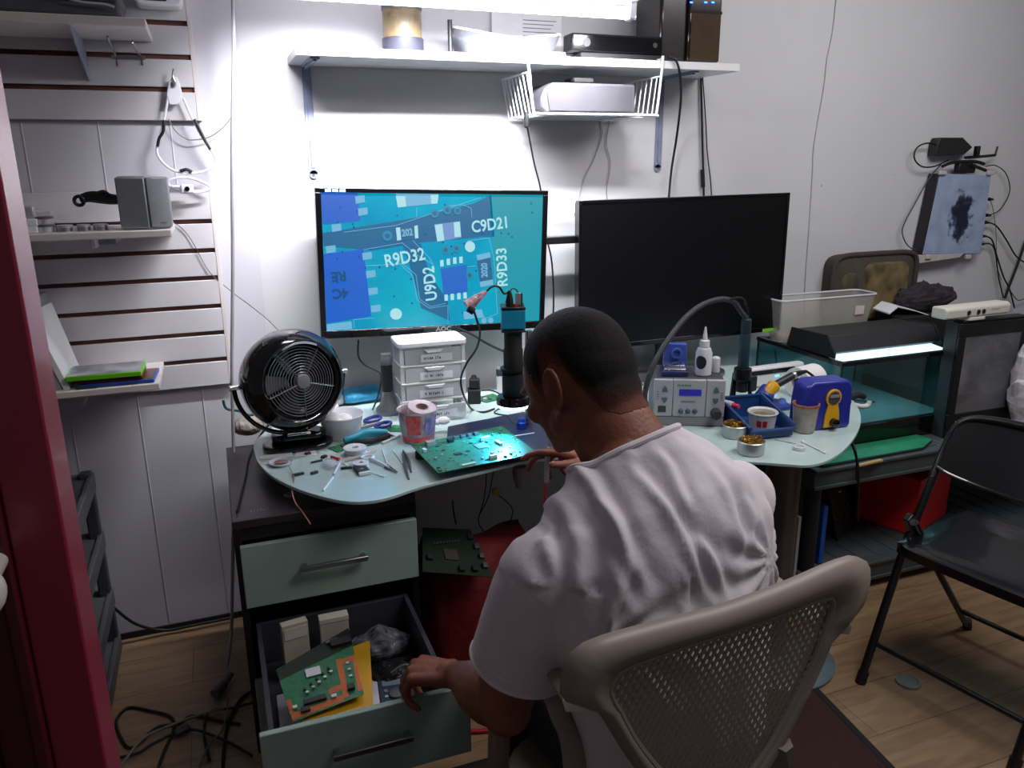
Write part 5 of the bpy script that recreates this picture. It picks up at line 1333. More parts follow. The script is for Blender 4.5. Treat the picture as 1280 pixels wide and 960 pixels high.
for cx in (x0 + .033, x3 - .028):
    for s in (1, -1):
        zc_ = h_ * .68 + s * .0165
        MB().prism([(-.009, -.007 * s), (.009, -.007 * s), (.006, .004 * s), (0, .011 * s), (-.006, .004 * s)], 0, .003, (cx, -.0003, zc_), RX90).build('arrow_key', key, t, bevel=.001)
mb = MB()
for i in range(4): mb.box((x1 + .016 + i * .011, -.0004, h_ * .88), (.009, .0012, .005))
mb.build('maker_name', mat('green print', (70, 140, 120), .6), t)
mb = MB()
for i in range(9): mb.box((x1 + .026 + i * .005, -.0004, h_ * .53 + .001 * (i % 2)), (.003, .001, .005))
mb.build('model_print', mat('grey print', (110, 110, 116), .6), t)
mb = MB()
for cx in (x0 + .012, x3 - .010):
    for k_ in range(4): mb.box((cx, -.0004, h_ * (.58 + .05 * k_)), (.006, .001, .0025))
mb.build('key_labels', mat('grey print', (110, 110, 116), .6), t)
for i in range(3): MB().lathe([(.008, 0), (.0075, .006), (.005, .009), (.001, .009)], (x1 + .026 + i * .021, 0, .048), (0, -1, 0), n=18).build('knob', mat('slate knob', (70, 84, 96), .5), t)
MB().span((x0 + .014, -.002, .044), (x0 + .038, 0, .064)).build('power_switch', M['gloss'], t, bevel=.001)
MB().lathe([(.016, 0), (.016, .02), (.013, .03), (.001, .031)], (x3 - .026, 0, .045), (0, -1, 0)).build('socket', mat('dark socket', (48, 48, 54), .5), t)
def SP(x, y, z): return SB @ V((x, y, z))
# blue block with ring and chrome tray on the station
TS = h_ - .003
t = T('tip_tray', 'blue tip-cleaner block with a round socket and chrome tray on the soldering station', 'cleaner', SP(-.035, .09, TS), rz)
bb_ = mat('periwinkle plastic', (66, 92, 176), .45)
MB().span((-.036, .03, 0), (.036, .055, .088)).build('back_block', bb_, t, bevel=.003)
MB().lathe([(.017, 0), (.018, .004), (.016, .010), (.011, .010), (.011, .002), (.001, .002)], (.004, .03, .058), (0, -1, 0)).build('ring_socket', bb_, t)
MB().span((-.046, -.045, 0), (.034, .028, .018)).build('tray', mat('tray indigo', (40, 44, 96), .4), t, bevel=.003)
for i in range(2): MB().box((-.006, -.030 + i * .030, .024 + i * .005), (.066, .024, .004), Matrix.Rotation(.25, 3, 'X')).build('chrome_plate', M['chrome'], t, bevel=.001)
# bottle
t = T('squeeze_bottle', 'white squeeze bottle with a pointed nozzle and black round label on the station', 'bottle', SP(.048, .075, TS), 0)
MB().lathe([(.001, .0005), (.023, .0005), (.0255, .004), (.0255, .072), (.020, .086), (.012, .090)]).build('body', mat('milky plastic', (214, 216, 226), .35, var=.03), t)
MB().lathe([(.0155, .0905), (.0155, .110), (.010, .112), (.001, .112)]).build('collar', W_, t)
MB().lathe([(.008, .1122), (.006, .130), (.0025, .152), (.001, .153)]).build('nozzle', W_, t)
v0 = (CAM - SP(.048, .075, TS)); v0.z = 0; v0.normalize(); a0 = math.atan2(v0.y, v0.x) - .35
lb = MB(); A_ = [a0 + (k_ - 8) * .085 for k_ in range(17)]
vs = []; 
for k_, a in enumerate(A_):
    hh = .021 * math.sqrt(max(0, 1 - ((k_ - 8) / 8.2) ** 2)); vs += [(.0262 * math.cos(a), .0262 * math.sin(a), .045 - hh), (.0262 * math.cos(a), .0262 * math.sin(a), .045 + hh)]
lb.add(vs, [(2 * i, 2 * i + 2, 2 * i + 3, 2 * i + 1) for i in range(16)]).build('round_label', M['chip'], t)
t = T('white_cap_bottle', 'small white container standing right behind the squeeze bottle', 'bottle', SP(.092, .11, TS), 0)
MB().lathe([(.001, .0005), (.012, .0005), (.013, .004), (.013, .046), (.009, .05), (.001, .05)]).build('body', W_, t)
# hot-air handle in its holder
hb0 = ay(928, 470, 2.06)
t = T('hot_air_gun', 'dark teal-grey hot-air handpiece standing upright in its black holder', 'hot-air gun', (hb0.x, 2.06, hb0.z))
zt0, zb0 = ay(927, 400, 2.06).z, ay(925, 462, 2.06).z
tg = mat('dark slate plastic', (40, 52, 66), .45)
MB().lathe([(.016, zb0), (.018, zb0 + .01), (.0175, zt0 - .05), (.016, zt0 - .045)], (hb0.x, 2.06, 0)).build('grip', mat('dark teal plastic', (26, 56, 66), .45), t, world=True)
MB().lathe([(.0155, zt0 - .045), (.017, zt0 - .04), (.016, zt0), (.011, zt0 + .004), (.001, zt0 + .004)], (hb0.x, 2.06, 0)).build('tail', tg, t, world=True)
MB().lathe([(.018, zb0 - .075), (.018, zb0 - .002), (.001, zb0 - .001)], (hb0.x, 2.06, 0)).build('nozzle_shroud', M['chip'], t, world=True)
t = T('hot_air_holder', 'black bracket holder standing on the desk and gripping the hot-air handpiece', 'holder', (hb0.x, 2.06, G1))
MB().lathe([(.027, zb0 - .035), (.030, zb0 - .03), (.028, zb0 + .004), (.020, zb0 + .006), (.0195, zb0 - .035), (.027, zb0 - .035)], (hb0.x, 2.06, 0), cap=False).build('cradle', M['black'], t, world=True)
MB().prism([(x + hb0.x + .012, y + 2.07) for x, y in rrect(.10, .09, .02)], G1, G1 + .012).build('foot', M['black'], t, world=True, bevel=.003)
for dx, dy in ((-.026, .02), (.038, .0), (.0, .04)): MB().bar((hb0.x + dx, 2.06 + dy, G1 + .0122), (hb0.x + dx * .75, 2.06 + dy * .8, zb0 - .012), .010, .010).build('upright', M['black'], t, world=True, bevel=.002)
MB().box((hb0.x + .03, 2.045, zb0 - .05), (.04, .012, .05), .3).build('clip', M['black'], t, world=True, bevel=.004)
hz = [V((hb0.x - .002, 2.06, zt0 + .005)), ay(925, 388, 2.06), ay(917, 377, 2.06), ay(900, 374, 2.05), ay(878, 381, 2.04), ay(858, 396, 2.02), ay(840, 418, 2.0), ay(822, 446, 1.98), ay(810, 475, 1.97), ay(806, 500, 1.98), g(812, 518, GT + .03)]
cable('air_hose', hz, .0085, mat('rubber hose', (56, 58, 62), .6), 'thick grey-black air hose arching from the hot-air handpiece over the station', cat='hose', n=14)
cable('handle_lead', [V((hb0.x + .010, 2.06, zt0 + .002)), ay(933, 385, 2.06), ay(931, 376, 2.05), ay(924, 372, 2.05), ay(912, 374, 2.05)], .0035, M['rubber'], 'thin black lead bundled with the top of the air hose')
# white device with dark slot behind
c = g(972, 497); c = V((c.x, 2.24, G1))
a, b = ay(934, 470, 2.22), ay(1006, 462, 2.22)
t = T('white_console', 'white flat device with a rounded dark slot, standing behind the blue solder stand', 'device', ((a.x + b.x) / 2, 2.23, G1), .03)
w2 = (b.x - a.x)
MB().prism(rrect(w2 + .04, .09, .008), G1 - GT, .125, (0, .03, -.0005)).build('body', W_, t, bevel=.006) if 0 else None
wh_ = ay(985, 458, 2.24).z - G1 + .012
MB().span((-w2 / 2 + .01, 0, 0), (w2 / 2 + .012, .035, wh_)).build('body', W_, t, bevel=.010)
MB().prism(rrect(w2 * .80, .016, .0078), 0, .002, (-.008, -.0003, wh_ * .74), RX90).build('slot', M['gloss'], t)
MB().box((.012, -.001, wh_ * .48), (.016, .002, .006)).build('status_light', mat('ice blue light', (70, 190, 255), .4, em=(70, 190, 255), es=3), t)
# brass wool tins
def brass(px, py, r, label):
    c = g(px, py); t = T('brass_wool_tin', label, 'tin', (c.x, c.y, G1), group='brass wool tins')
    MB().lathe([(r * .96, 0), (r, .002), (r, .034), (r * 1.04, .036), (r * .98, .038), (r * .95, .034), (r * .95, .02), (.001, .02), (.001, 0)], n=32).build('can', M['silver'], t)
    mb = MB(); rr_ = random.Random(int(px))
    for i in range(46):
        a = rr_.uniform(0, 6.28); q_ = r * .80 * math.sqrt(rr_.random()); p = V((q_ * math.cos(a), q_ * math.sin(a), .030 + rr_.uniform(0, .012)))
        R_ = Matrix.Rotation(rr_.uniform(0, 6.28), 3, 'Z') @ Matrix.Rotation(rr_.uniform(0, 1.6), 3, 'X')
        mb.tube([p + R_ @ V((.006 * math.cos(k_ * 1.0472), .006 * math.sin(k_ * 1.0472), .001 * k_)) for k_ in range(6)], .0011, n=4, closed=True, k=1)
    mb.ell((0, 0, .026), (r * .9, r * .9, .010), n=16, m=6)
    mb.build('brass_wool', mat('brass curls', (196, 150, 60), .3, metal=.8, c2=(120, 84, 30), scale=200), t, smooth=60)
brass(918, 545, .036, 'open tin of curly brass wool just right of the station, farther from the seat')
brass(938, 566, .037, 'open tin of curly brass wool nearest the seat, before the blue bin')
# blue parts bin
A, B = g(944, 556), g(994, 546)
rz2 = math.atan2(B.y - A.y, B.x - A.x)
t = T('parts_bin', 'open-fronted blue plastic parts bin right of the brass wool tins', 'bin', (A.x + .012, A.y + .035, G1), -.12)
bw, bd, bh = .135, .19, .075
mb = MB()
mb.span((0, 0, .004), (bw, bd, .008))
mb.hexa([V(q) for q in ((0, 0, .004), (.004, 0, .004), (.004, bd, .004), (0, bd, .004), (-.004, 0, .035), (.0, 0, .035), (.0, bd, bh), (-.004, bd, bh))])
mb.hexa([V(q) for q in ((bw - .004, 0, .004), (bw, 0, .004), (bw, bd, .004), (bw - .004, bd, .004), (bw, 0, .035), (bw + .004, 0, .035), (bw + .004, bd, bh), (bw, bd, bh))])
mb.span((0, bd - .004, .004), (bw, bd, bh)); mb.span((0, -.002, .004), (bw, .003, .030))
mb.span((-.007, .0, .032), (.001, .03, .036)); 
mb.build('shell', M['binblue'], t, bevel=.0015)
MB().bar((-.005, .0, .037), (-.005, bd, bh + .002), .008, .005).build('rim', M['binblue'], t); MB().bar((bw + .005, .0, .037), (bw + .005, bd, bh + .002), .008, .005).build('rim', M['binblue'], t)
MB().span((-.004, bd - .006, bh - .002), (bw + .004, bd + .006, bh + .003)).build('rim', M['binblue'], t)
MB().span((-.006, -.012, .026), (bw + .006, -.002, .032)).build('front_lip', M['binblue'], t, bevel=.001)
BI = LM[t]
c = BI @ V((.075, .07, .0085))
t = T('round_tub', 'white round tub of fittings with red print inside the blue bin', 'tub', c)
MB().lathe([(.036, 0), (.042, .05), (.046, .052), (.044, .055), (.038, .050), (.034, .004), (.001, .004), (.001, 0)], n=32).build('tub', mat('tub white', (206, 208, 204), .4), t)
MB().ell((0, 0, .036), (.037, .037, .012), n=20, m=8).build('fittings', mat('brassy bits', (172, 150, 100), .4, c2=(90, 84, 70), scale=160, metal=.4), t)
v0 = (CAM - c); a0 = math.degrees(math.atan2(v0.y, v0.x))
arcband(.0386, .0412, .014, .034, a0 - 22, a0 - 2).build('red_print', M['red'], t); arcband(.0386, .0412, .014, .034, a0 + 4, a0 + 22).build('red_print', M['red'], t)
t = T('glue_tube', 'white tube with a pink cap poking out of the blue bin', 'tube', BI @ V((.02, .17, .05)))
MB().tube([BI @ V((-.01, .185, .065)), BI @ V((.012, .14, .066))], .011, n=12, sm=False).build('tube', W_, t, world=True)
MB().tube([BI @ V((.0125, .139, .066)), BI @ V((.022, .118, .066))], .007, n=10, sm=False).build('cap', mat('pink cap', (214, 60, 100), .4), t, world=True)
# soldering iron stand
c = g(968, 514)
c = V((c.x + .01, 2.02, G1))
t = T('iron_stand', 'blue soldering-iron stand with a slanted holder cone behind the parts bin', 'stand', c)
a = ay(975, 503, 2.05); b = ay(958, 492, 2.0)
MB().prism([(x + c.x, y + c.y) for x, y in rrect(.12, .09, .02)], G1, G1 + .016).build('base', M['blue'], t, world=True, bevel=.004)
p1, p2 = ay(984, 508, 2.03), ay(962, 489, 1.98)
MB().cyl(ay(955, 497, 1.99), ay(966, 486, 1.98) + V((.0, .02, .0)), .032, .022, n=24).build('cone', mat('indigo blue plastic', (52, 60, 150), .4), t, world=True, bevel=.002)
MB().bar(V((c.x - .02, c.y, G1 + .016)), ay(958, 500, 2.0), .035, .02).build('neck', M['blue'], t, world=True, bevel=.003)
MB().cyl(ay(978, 500, 2.03), ay(976, 515, 2.0), .012, .030, n=20).build('bell', M['bluel'], t, world=True)
i0, i1, i2, i3 = ay(958, 492, 1.985), ay(968, 482, 1.985), ay(990, 470, 1.99), ay(1001, 466, 2.0)
t = T('soldering_iron', 'soldering iron with a yellow collar and black handle resting in the blue stand', 'soldering iron', i0)
MB().cyl(i0, i1, .019, .022, n=20).cyl(i1, i1 + (i1 - i0) * .2, .022, .016, n=20).build('collar', M['yellow'], t, world=True, bevel=.001)
MB().tube([i1, i2], .013, n=14, sm=False).build('handle', M['chip'], t, world=True)
MB().tube([i2 + (i2 - i1) * .02, i2 + (i2 - i1) * .14], .0135, n=14, sm=False).build('band', M['silver'], t, world=True)
MB().tube([i2 + (i2 - i1) * .15, i3, ay(1008, 464, 2.0)], lambda u: .011 - .006 * u, n=12).build('strain_relief', M['rubber'], t, world=True)
cable('iron_cable', [ay(1008, 464, 2.0), ay(1020, 474, 1.98), ay(1034, 498, 1.92), ay(1046, 525, 1.86), ay(1058, 545, 1.82), ay(1067, 560, 1.78), ay(1072, 580, 1.765), ay(1073, 605, 1.77), ay(1072, 650, 1.79)], .0042, M['rubber'], 'black iron cable looping over the yellow-blue holder and off the glass edge')
cable('iron_cable', [ay(1040, 505, 1.89), ay(1052, 528, 1.84), ay(1063, 548, 1.80), ay(1070, 566, 1.757), ay(1071, 600, 1.76)], .003, M['rubber'], 'second thinner black lead running along the iron cable off the glass edge')
# glass cup
c = g(1003, 538)
t = T('stained_cup', 'whitish cup with a rust-brown stained mouth beside the parts bin', 'cup', (c.x, c.y - .005, G1))
hh = .085; r = .038
MB().lathe([(.028, 0), (.031, .003), (r, hh), (r + .001, hh + .003), (r - .003, hh + .003), (.028, .006), (.001, .006), (.001, 0)], n=40).build('cup', mat('cloudy beaker', (176, 172, 168), .35, c2=(150, 136, 126), scale=30), t)
MB().lathe([(r - .0032, hh - .022), (r - .0028, hh + .0035), (r + .0015, hh + .0036), (r + .0015, hh - .004), (r + .0008, hh - .004)], n=40, cap=False).build('stained_rim', mat('rust stain', (140, 70, 50), .7, c2=(176, 120, 96), scale=60), t)
MB().lathe([(r - .008, hh - .04), (.001, hh - .04)], n=30).build('residue', mat('dark flux', (70, 34, 26), .3), t)
# blue & yellow tip cleaner
c = g(1040, 542); c2_ = g(1008, 545)
x0, x1 = ay(1010, 520, c.y).x, ay(1066, 520, c.y).x
zt1 = ay(1036, 482, c.y).z
t = T('tip_cleaner', 'rounded blue box with a yellow keyhole-shaped front holding a tip cleaner', 'tip cleaner', ((x0 + x1) / 2 + .022, c.y + .035, G1), -.08)
hw = (x1 - x0) / 2; hz_ = zt1 - G1
pl = [(-hw, .0), (hw - .004, .0), (hw, .01), (hw - .002, hz_ * .45), (hw, hz_ * .5), (hw - .004, hz_ - .018), (hw - .02, hz_ - .002), (-hw + .03, hz_), (-hw + .008, hz_ - .014), (-hw + .002, hz_ * .6)]
MB().prism(pl, -.075, 0, (0, 0, 0), RX90).build('shell', mat('royal blue plastic', (40, 48, 150), .35, coat=.2), t, bevel=.008, seg=3)
kp = []
for i in range(15):
    a = math.radians(-50 + 280 * i / 14); kp.append((.012 + .027 * math.cos(a), hz_ * .66 + .027 * math.sin(a)))
kp += [(-.012, hz_ * .34), (-.016, .008), (.040, .008), (.036, hz_ * .34)]
MB().prism(kp, 0, .006, (0, 0, 0), RX90).build('front_plate', M['yellow'], t, bevel=.002)
MB().lathe([(.0205, .0), (.0205, .0075), (.017, .0078), (.001, .0068)], (.012, 0, hz_ * .66), (0, -1, 0)).build('opening', mat('grey opening', (74, 74, 78), .4), t)
MB().box((.012, -.0085, hz_ * .70), (.034, .002, .009)).build('sponge', mat('sponge grey', (140, 132, 122), .9), t)
MB().lathe([(.013, .005), (.013, .022), (.009, .024), (.001, .024)], (.016, 0, .024), (0, -1, 0)).build('knob', M['gloss'], t)
# white roll behind it
c = V((ay(1012, 498, 2.08).x, 2.10, G1))
t = T('paper_roll', 'white roll of tissue lying behind the blue tip cleaner', 'roll', c)
MB().lathe([(.052, -.06), (.052, .04), (.02, .04), (.02, -.06), (.052, -.06)], (c.x, c.y, G1 + .0525), (1, .25, 0), n=40, cap=False).build('paper', M['tape'], t, world=True)
MB().lathe([(.0195, -.061), (.0195, .041), (.017, .041), (.017, -.061), (.0195, -.061)], (c.x, c.y, G1 + .0525), (1, .25, 0), n=30, cap=False).build('core', mat('card core', (180, 160, 150), .8), t, world=True)
# white hook-like handle and a black lump
a = [ay(px, py, 1.98) for px, py in ((1066, 506), (1076, 508), (1084, 507), (1087, 501))]
t = T('bent_tool', 'white bent-handled tool sticking out right of the blue tip cleaner', 'handle', a[0])
MB().tube(a, .0085, n=12).build('grip', W_, t, world=True)
MB().tube([ay(1064, 497, 1.99), ay(1072, 494, 1.99), ay(1080, 496, 1.99)], .011, n=10).build('black_joint', M['blackm'], t, world=True)
# cap, swabs
c = g(999, 562)
t = T('white_screw_cap', 'small white screw cap lying on the right front of the glass', 'cap', (c.x, c.y, G1))
MB().lathe([(.016, 0), (.016, .010), (.014, .0115), (.012, .011), (.012, .003), (.001, .003)], n=28).build('cap', W_, t)
stick('cotton_swab', (1003, 552), (1031, 566), .0022, W_, 'white swab pointing away from the small screw cap', tips=2)
stick('cotton_swab', (996, 555), (967, 549), .0012, M['silver'], 'thin pale pick pointing left of the small screw cap', cat='pick')

# ================================================================== UTILITY SHELF, RIGHT
SX0, SY0, SZ = 1.86, 1.99, .52
us_ = T('utility_shelf', 'low grey resin utility shelf carrying the glass tank and computer case', 'shelf', (2.8, 2.3, 0))
XR = 3.9
for z, nm in ((SZ, 'tier'), (.11, 'tier')):
    mb = MB(); mb.span((SX0, SY0 + .02, z - .02), (XR, 2.62, z - .004))
    mb.span((SX0, SY0, z - .075), (XR, SY0 + .02, z)); mb.span((SX0, 2.60, z - .075), (XR, 2.62, z)); mb.span((SX0, SY0 + .02, z - .075), (SX0 + .02, 2.60, z)); mb.span((XR - .02, SY0 + .02, z - .075), (XR, 2.60, z))
    mb.span((SX0, SY0 - .008, z - .012), (XR, SY0, z - .001)); mb.span((SX0, SY0 - .008, z - .075), (XR, SY0, z - .062))
    if nm:
        for i in range(24): mb.span((SX0 + .05 + i * .082, SY0 + .04, z - .004), (SX0 + .11 + i * .082, 2.58, z))
    mb.build(nm, mat('grey resin shelf', (66, 73, 75), .55), us_, world=True, bevel=.003)
for x in (SX0 + .045, XR - .045):
    for y in (SY0 + .045, 2.575):
        MB().cyl((x, y, 0), (x, y, .445), .028, n=20).build('post', mat('black resin', (26, 28, 30), .5), us_, world=True)
mb = MB()
# glass tank
TX0, TX1, TY0, TY1 = 2.06, 2.595, 2.125, 2.60
TZ0, TZ1 = .600, .852
tk = T('glass_tank', 'empty glass aquarium tank with black rims, lit from its hood', 'tank', ((TX0 + TX1) / 2, 2.36, SZ + .001))
for z0, z1, nm in ((SZ + .001, TZ0, 'plinth'), (TZ1 - .016, TZ1, 'top_rim')):
    mb = MB()
    if nm == 'plinth': mb.span((TX0 - .003, TY0 - .003, z0), (TX1 + .003, TY1 + .003, z1))
    else:
        mb.span((TX0 - .004, TY0 - .004, z0), (TX1 + .004, TY0 + .016, z1)); mb.span((TX0 - .004, TY1 - .016, z0), (TX1 + .004, TY1 + .004, z1))
        mb.span((TX0 - .004, TY0 + .016, z0), (TX0 + .016, TY1 - .016, z1)); mb.span((TX1 - .016, TY0 + .016, z0), (TX1 + .004, TY1 - .016, z1))
    mb.build(nm, M['gloss'], tk, world=True, bevel=.002)
gl = pane_mat('tank glass', (200, 232, 234), .10)
mb = MB(); mb.span((TX0, TY0, TZ0 + .0005), (TX1, TY0 + .004, TZ1 - .0165)); mb.span((TX0, TY1 - .004, TZ0 + .0005), (TX1, TY1, TZ1 - .0165))
mb.span((TX0, TY0 + .0045, TZ0 + .0005), (TX0 + .004, TY1 - .0045, TZ1 - .0165)); mb.span((TX1 - .004, TY0 + .0045, TZ0 + .0005), (TX1, TY1 - .0045, TZ1 - .0165))
mb.build('glass_panes', gl, tk, world=True, smooth=0)
mb = MB()
for x in (TX0, TX1 - .005):
    for y in (TY0, TY1 - .005): MB().span((x - .0005, y - .0005, TZ0 + .001), (x + .0055, y + .0055, TZ1 - .017)).build('silicone_seam', mat('dark seam', (24, 40, 44), .4), tk, world=True)
MB().span((TX0 + .006, TY0 + .006, TZ0 + .001), (TX1 - .006, TY1 - .006, TZ0 + .006)).build('tank_floor', mat('pale teal floor', (92, 112, 114), .3), tk, world=True)
t = T('tank_filter', 'thin black air tube lying inside the glass tank', 'tube', (2.2, 2.4, TZ0 + .007))
MB().tube([(2.11, 2.55, TZ0 + .20), (2.12, 2.52, TZ0 + .10), (2.14, 2.45, TZ0 + .02), (2.2, 2.36, TZ0 + .014), (2.30, 2.40, TZ0 + .014), (2.42, 2.30, TZ0 + .014)], .004).build('tube', M['rubber'], t, world=True)
MB().span((2.10, 2.50, TZ0 + .02), (2.15, 2.56, TZ0 + .13)).build('filter_body', M['blackm'], t, world=True, bevel=.004)
# hood
hx0, hx1 = 2.075, 2.59
ha = TZ1 + .001
t = T('tank_hood', 'black sloping light hood with a glowing tube on top of the glass tank', 'hood', (2.33, 2.27, ha))
pr = [(TY0 + .075, ha), (TY0 + .30, ha), (TY0 + .28, ha + .065), (TY0 + .09, ha + .072), (TY0 + .058, ha + .022)]
def xprism(poly, x0, x1):
    n = len(poly); vs = [(x, a, b) for x in (x0, x1) for a, b in poly]
    return MB().add(vs, [tuple(range(n)), tuple(range(n, 2 * n))[::-1]] + [(i, (i + 1) % n, n + (i + 1) % n, n + i) for i in range(n)])
xprism([(TY0 + .098, ha), (TY0 + .30, ha), (TY0 + .28, ha + .070), (TY0 + .10, ha + .076), (TY0 + .062, ha + .020)], hx0, hx1).build('hood_shell', mat('charcoal hood', (34, 35, 38), .55), t, world=True, bevel=.004)
for x in (hx0 - .004, hx1 + .0005): xprism([(TY0 + .05, ha), (TY0 + .31, ha), (TY0 + .29, ha + .074), (TY0 + .096, ha + .080), (TY0 + .05, ha + .02)], x - .004, x + .004).build('end_cap', M['blackm'], t, world=True, bevel=.002)
MB().add([(hx0 + .004, TY0 + .018, ha + .0005), (hx1 - .02, TY0 + .018, ha + .0005), (hx1 - .02, TY0 + .088, ha + .008), (hx0 + .004, TY0 + .088, ha + .008), (hx0 + .004, TY0 + .018, ha - .003), (hx1 - .02, TY0 + .018, ha - .003), (hx1 - .02, TY0 + .088, ha - .003), (hx0 + .004, TY0 + .088, ha - .003)],
    [(0, 1, 2, 3), (7, 6, 5, 4), (0, 4, 5, 1), (1, 5, 6, 2), (2, 6, 7, 3), (3, 7, 4, 0)]).build('light_diffuser', mat('hood light', (205, 232, 240), .4, em=(196, 230, 244), es=1.5), t, world=True)
_l = bpy.data.lights.new('hood_glow', 'AREA'); _l.energy = 1.3; _l.size = .44; _l.shape = 'RECTANGLE'; _l.size_y = .10; _l.color = (.75, .95, 1)
_o = bpy.data.objects.new('hood_glow', _l); col.objects.link(_o); _o.location = (2.33, TY0 + .16, TZ1 - .02)
# clear tub on the tank
A = ay(972, 418, 2.50); 
c = V((2.30, 2.50, ha))
x0, x1 = ay(973, 410, 2.45).x, ay(1095, 400, 2.44).x
t = T('storage_tub', 'empty cloudy plastic storage tub on the back of the glass tank', 'tub', ((x0 + x1) / 2, 2.52, ha))
zt2 = ay(1040, 372, 2.44).z
mb = MB()
def rr3(w, d, z, cx, cy, r=.03): return [V((cx + x, cy + y, z)) for x, y in rrect(w, d, r, 5)]
cx = (x0 + x1) / 2; wd = x1 - x0
mb.rings([rr3(wd * .90, .09, ha + .001, cx, 2.50), rr3(wd * .96, .11, ha + (zt2 - ha) * .7, cx, 2.50), rr3(wd, .125, zt2, cx, 2.50)], cap=False)
mb.add(rr3(wd * .90, .09, ha + .002, cx, 2.50), [tuple(range(24))])
mb.build('tub_wall', mat('milky tub', (190, 188, 182), .35, alpha=.42, var=.05), t, world=True)
mb = MB(); mb.tube(rr3(wd, .125, zt2, cx, 2.50), .004, closed=True, k=1); mb.build('tub_rim', M['clearw'], t, world=True)
p = ay(1077, 388, 2.43); MB().box((p.x, 2.441, p.z), (.045, .002, .035)).build('tub_label', mat('pale sticker', (214, 200, 200), .6), t, world=True)
tag(MB().span((x0 + .04, 2.465, ha + .003), (x0 + .15, 2.535, ha + .03)).build('beige_cloth', mat('beige cloth', (190, 160, 140), .9), bevel=.01), 'folded beige cloth at the bottom left of the cloudy storage tub', 'cloth')
# camouflage backpack
bx0, bx1 = ay(1036, 360, 2.60).x, ay(1140, 360, 2.60).x
zb_, zt_ = ha + .012, ay(1085, 318, 2.60).z
t = T('camouflage_backpack', 'camouflage backpack with grey piping leaning on the wall behind the tank', 'backpack', ((bx0 + bx1) / 2, 2.6, TZ1 + .001))
cx = (bx0 + bx1) / 2; hw = (bx1 - bx0) / 2
def sup(hx, hz, cx, cz, y, n=7, k_=48): return [V((cx + hx * math.copysign(abs(math.cos(a)) ** (2 / n), math.cos(a)), y, cz + hz * math.copysign(abs(math.sin(a)) ** (2 / n), math.sin(a)))) for a in [2 * math.pi * i / k_ for i in range(k_)]]
cz, hz_ = (zb_ + zt_) / 2, (zt_ - zb_) / 2
cam_ = mat('camouflage fabric', (134, 116, 74), .9, c2=(58, 52, 40), scale=14, detail=1, bump=.4, bscale=60)
cz += .003; hz_ += .003
MB().rings([sup(hw * .96, hz_ * .97, cx, cz, 2.652), sup(hw, hz_, cx, cz, 2.62), sup(hw * .97, hz_ * .98, cx, cz, 2.595), sup(hw * .86, hz_ * .9, cx, cz, 2.585)]).build('body', mat('grey brown fabric', (70, 64, 58), .9, bump=.4, bscale=80), t, world=True)
MB().rings([sup(hw * .52, hz_ * .80, cx + hw * .24, cz - .01, 2.586), sup(hw * .48, hz_ * .76, cx + hw * .24, cz - .01, 2.568)]).build('front_pocket', cam_, t, world=True, smooth=60)
MB().rings([sup(hw * .22, hz_ * .70, cx - hw * .60, cz - .03, 2.586, 3), sup(hw * .18, hz_ * .66, cx - hw * .60, cz - .03, 2.572, 3)]).build('side_pocket', mat('camouflage fabric dark', (88, 78, 58), .9, c2=(46, 42, 34), scale=18, detail=1), t, world=True, smooth=60)
MB().tube(sup(hw * .98, hz_ * .985, cx, cz, 2.588), .011, closed=True, k=1, n=10).build('piping', mat('grey piping', (62, 58, 56), .85, bump=.3), t, world=True)
# paper and dark bag between hood and case
a = ay(1150, 392, 2.40)
tag(MB().prism([(p.x, p.y) for p in (V((2.50, 2.42, 0)), V((2.72, 2.40, 0)), V((2.74, 2.56, 0)), V((2.52, 2.58, 0)))], ha + .001, ha + .012).build('paper_sheets', M['paper'], bevel=.002), 'white paper sheets lying under the dark cloth at the right of the tank', 'paper') if 0 else None
pts = [ay(1112, 392, 2.43), ay(1123, 383, 2.45), ay(1145, 388, 2.44), ay(1172, 397, 2.42)]
mb = MB(); up = V((0, .06, .004)); n_ = len(pts)
mb.add([p for p in pts] + [p + V((.01, .10, .006)) for p in pts] + [p - V((0, 0, .004)) for p in pts] + [p + V((.01, .10, .002)) for p in pts],
       [(i, i + 1, n_ + i + 1, n_ + i) for i in range(3)] + [(2 * n_ + i, 3 * n_ + i, 3 * n_ + i + 1, 2 * n_ + i + 1) for i in range(3)] + [(i, 2 * n_ + i, 2 * n_ + i + 1, i + 1) for i in range(3)] + [(n_ + i, n_ + i + 1, 3 * n_ + i + 1, 3 * n_ + i) for i in range(3)])
tag(mb.build('white_sheet', M['paper'], smooth=60), 'curved white sheet with its edge showing right of the backpack', 'paper')
o = crumple('dark_cloth_bag', (2.84, 2.50, .978), (.16, .065, .055), mat('dark plum fabric', (52, 46, 50), .8, c2=(34, 32, 38), scale=20, bump=.4), 'dark plum-grey bag slumped behind the white sensor bar', 9)
tag(MB().span((2.64, 2.42, SZ + .001), (2.98, 2.60, .918)).build('black_carton', M['blackm'], bevel=.004), 'black carton standing behind the computer case under the dark bag', 'carton')
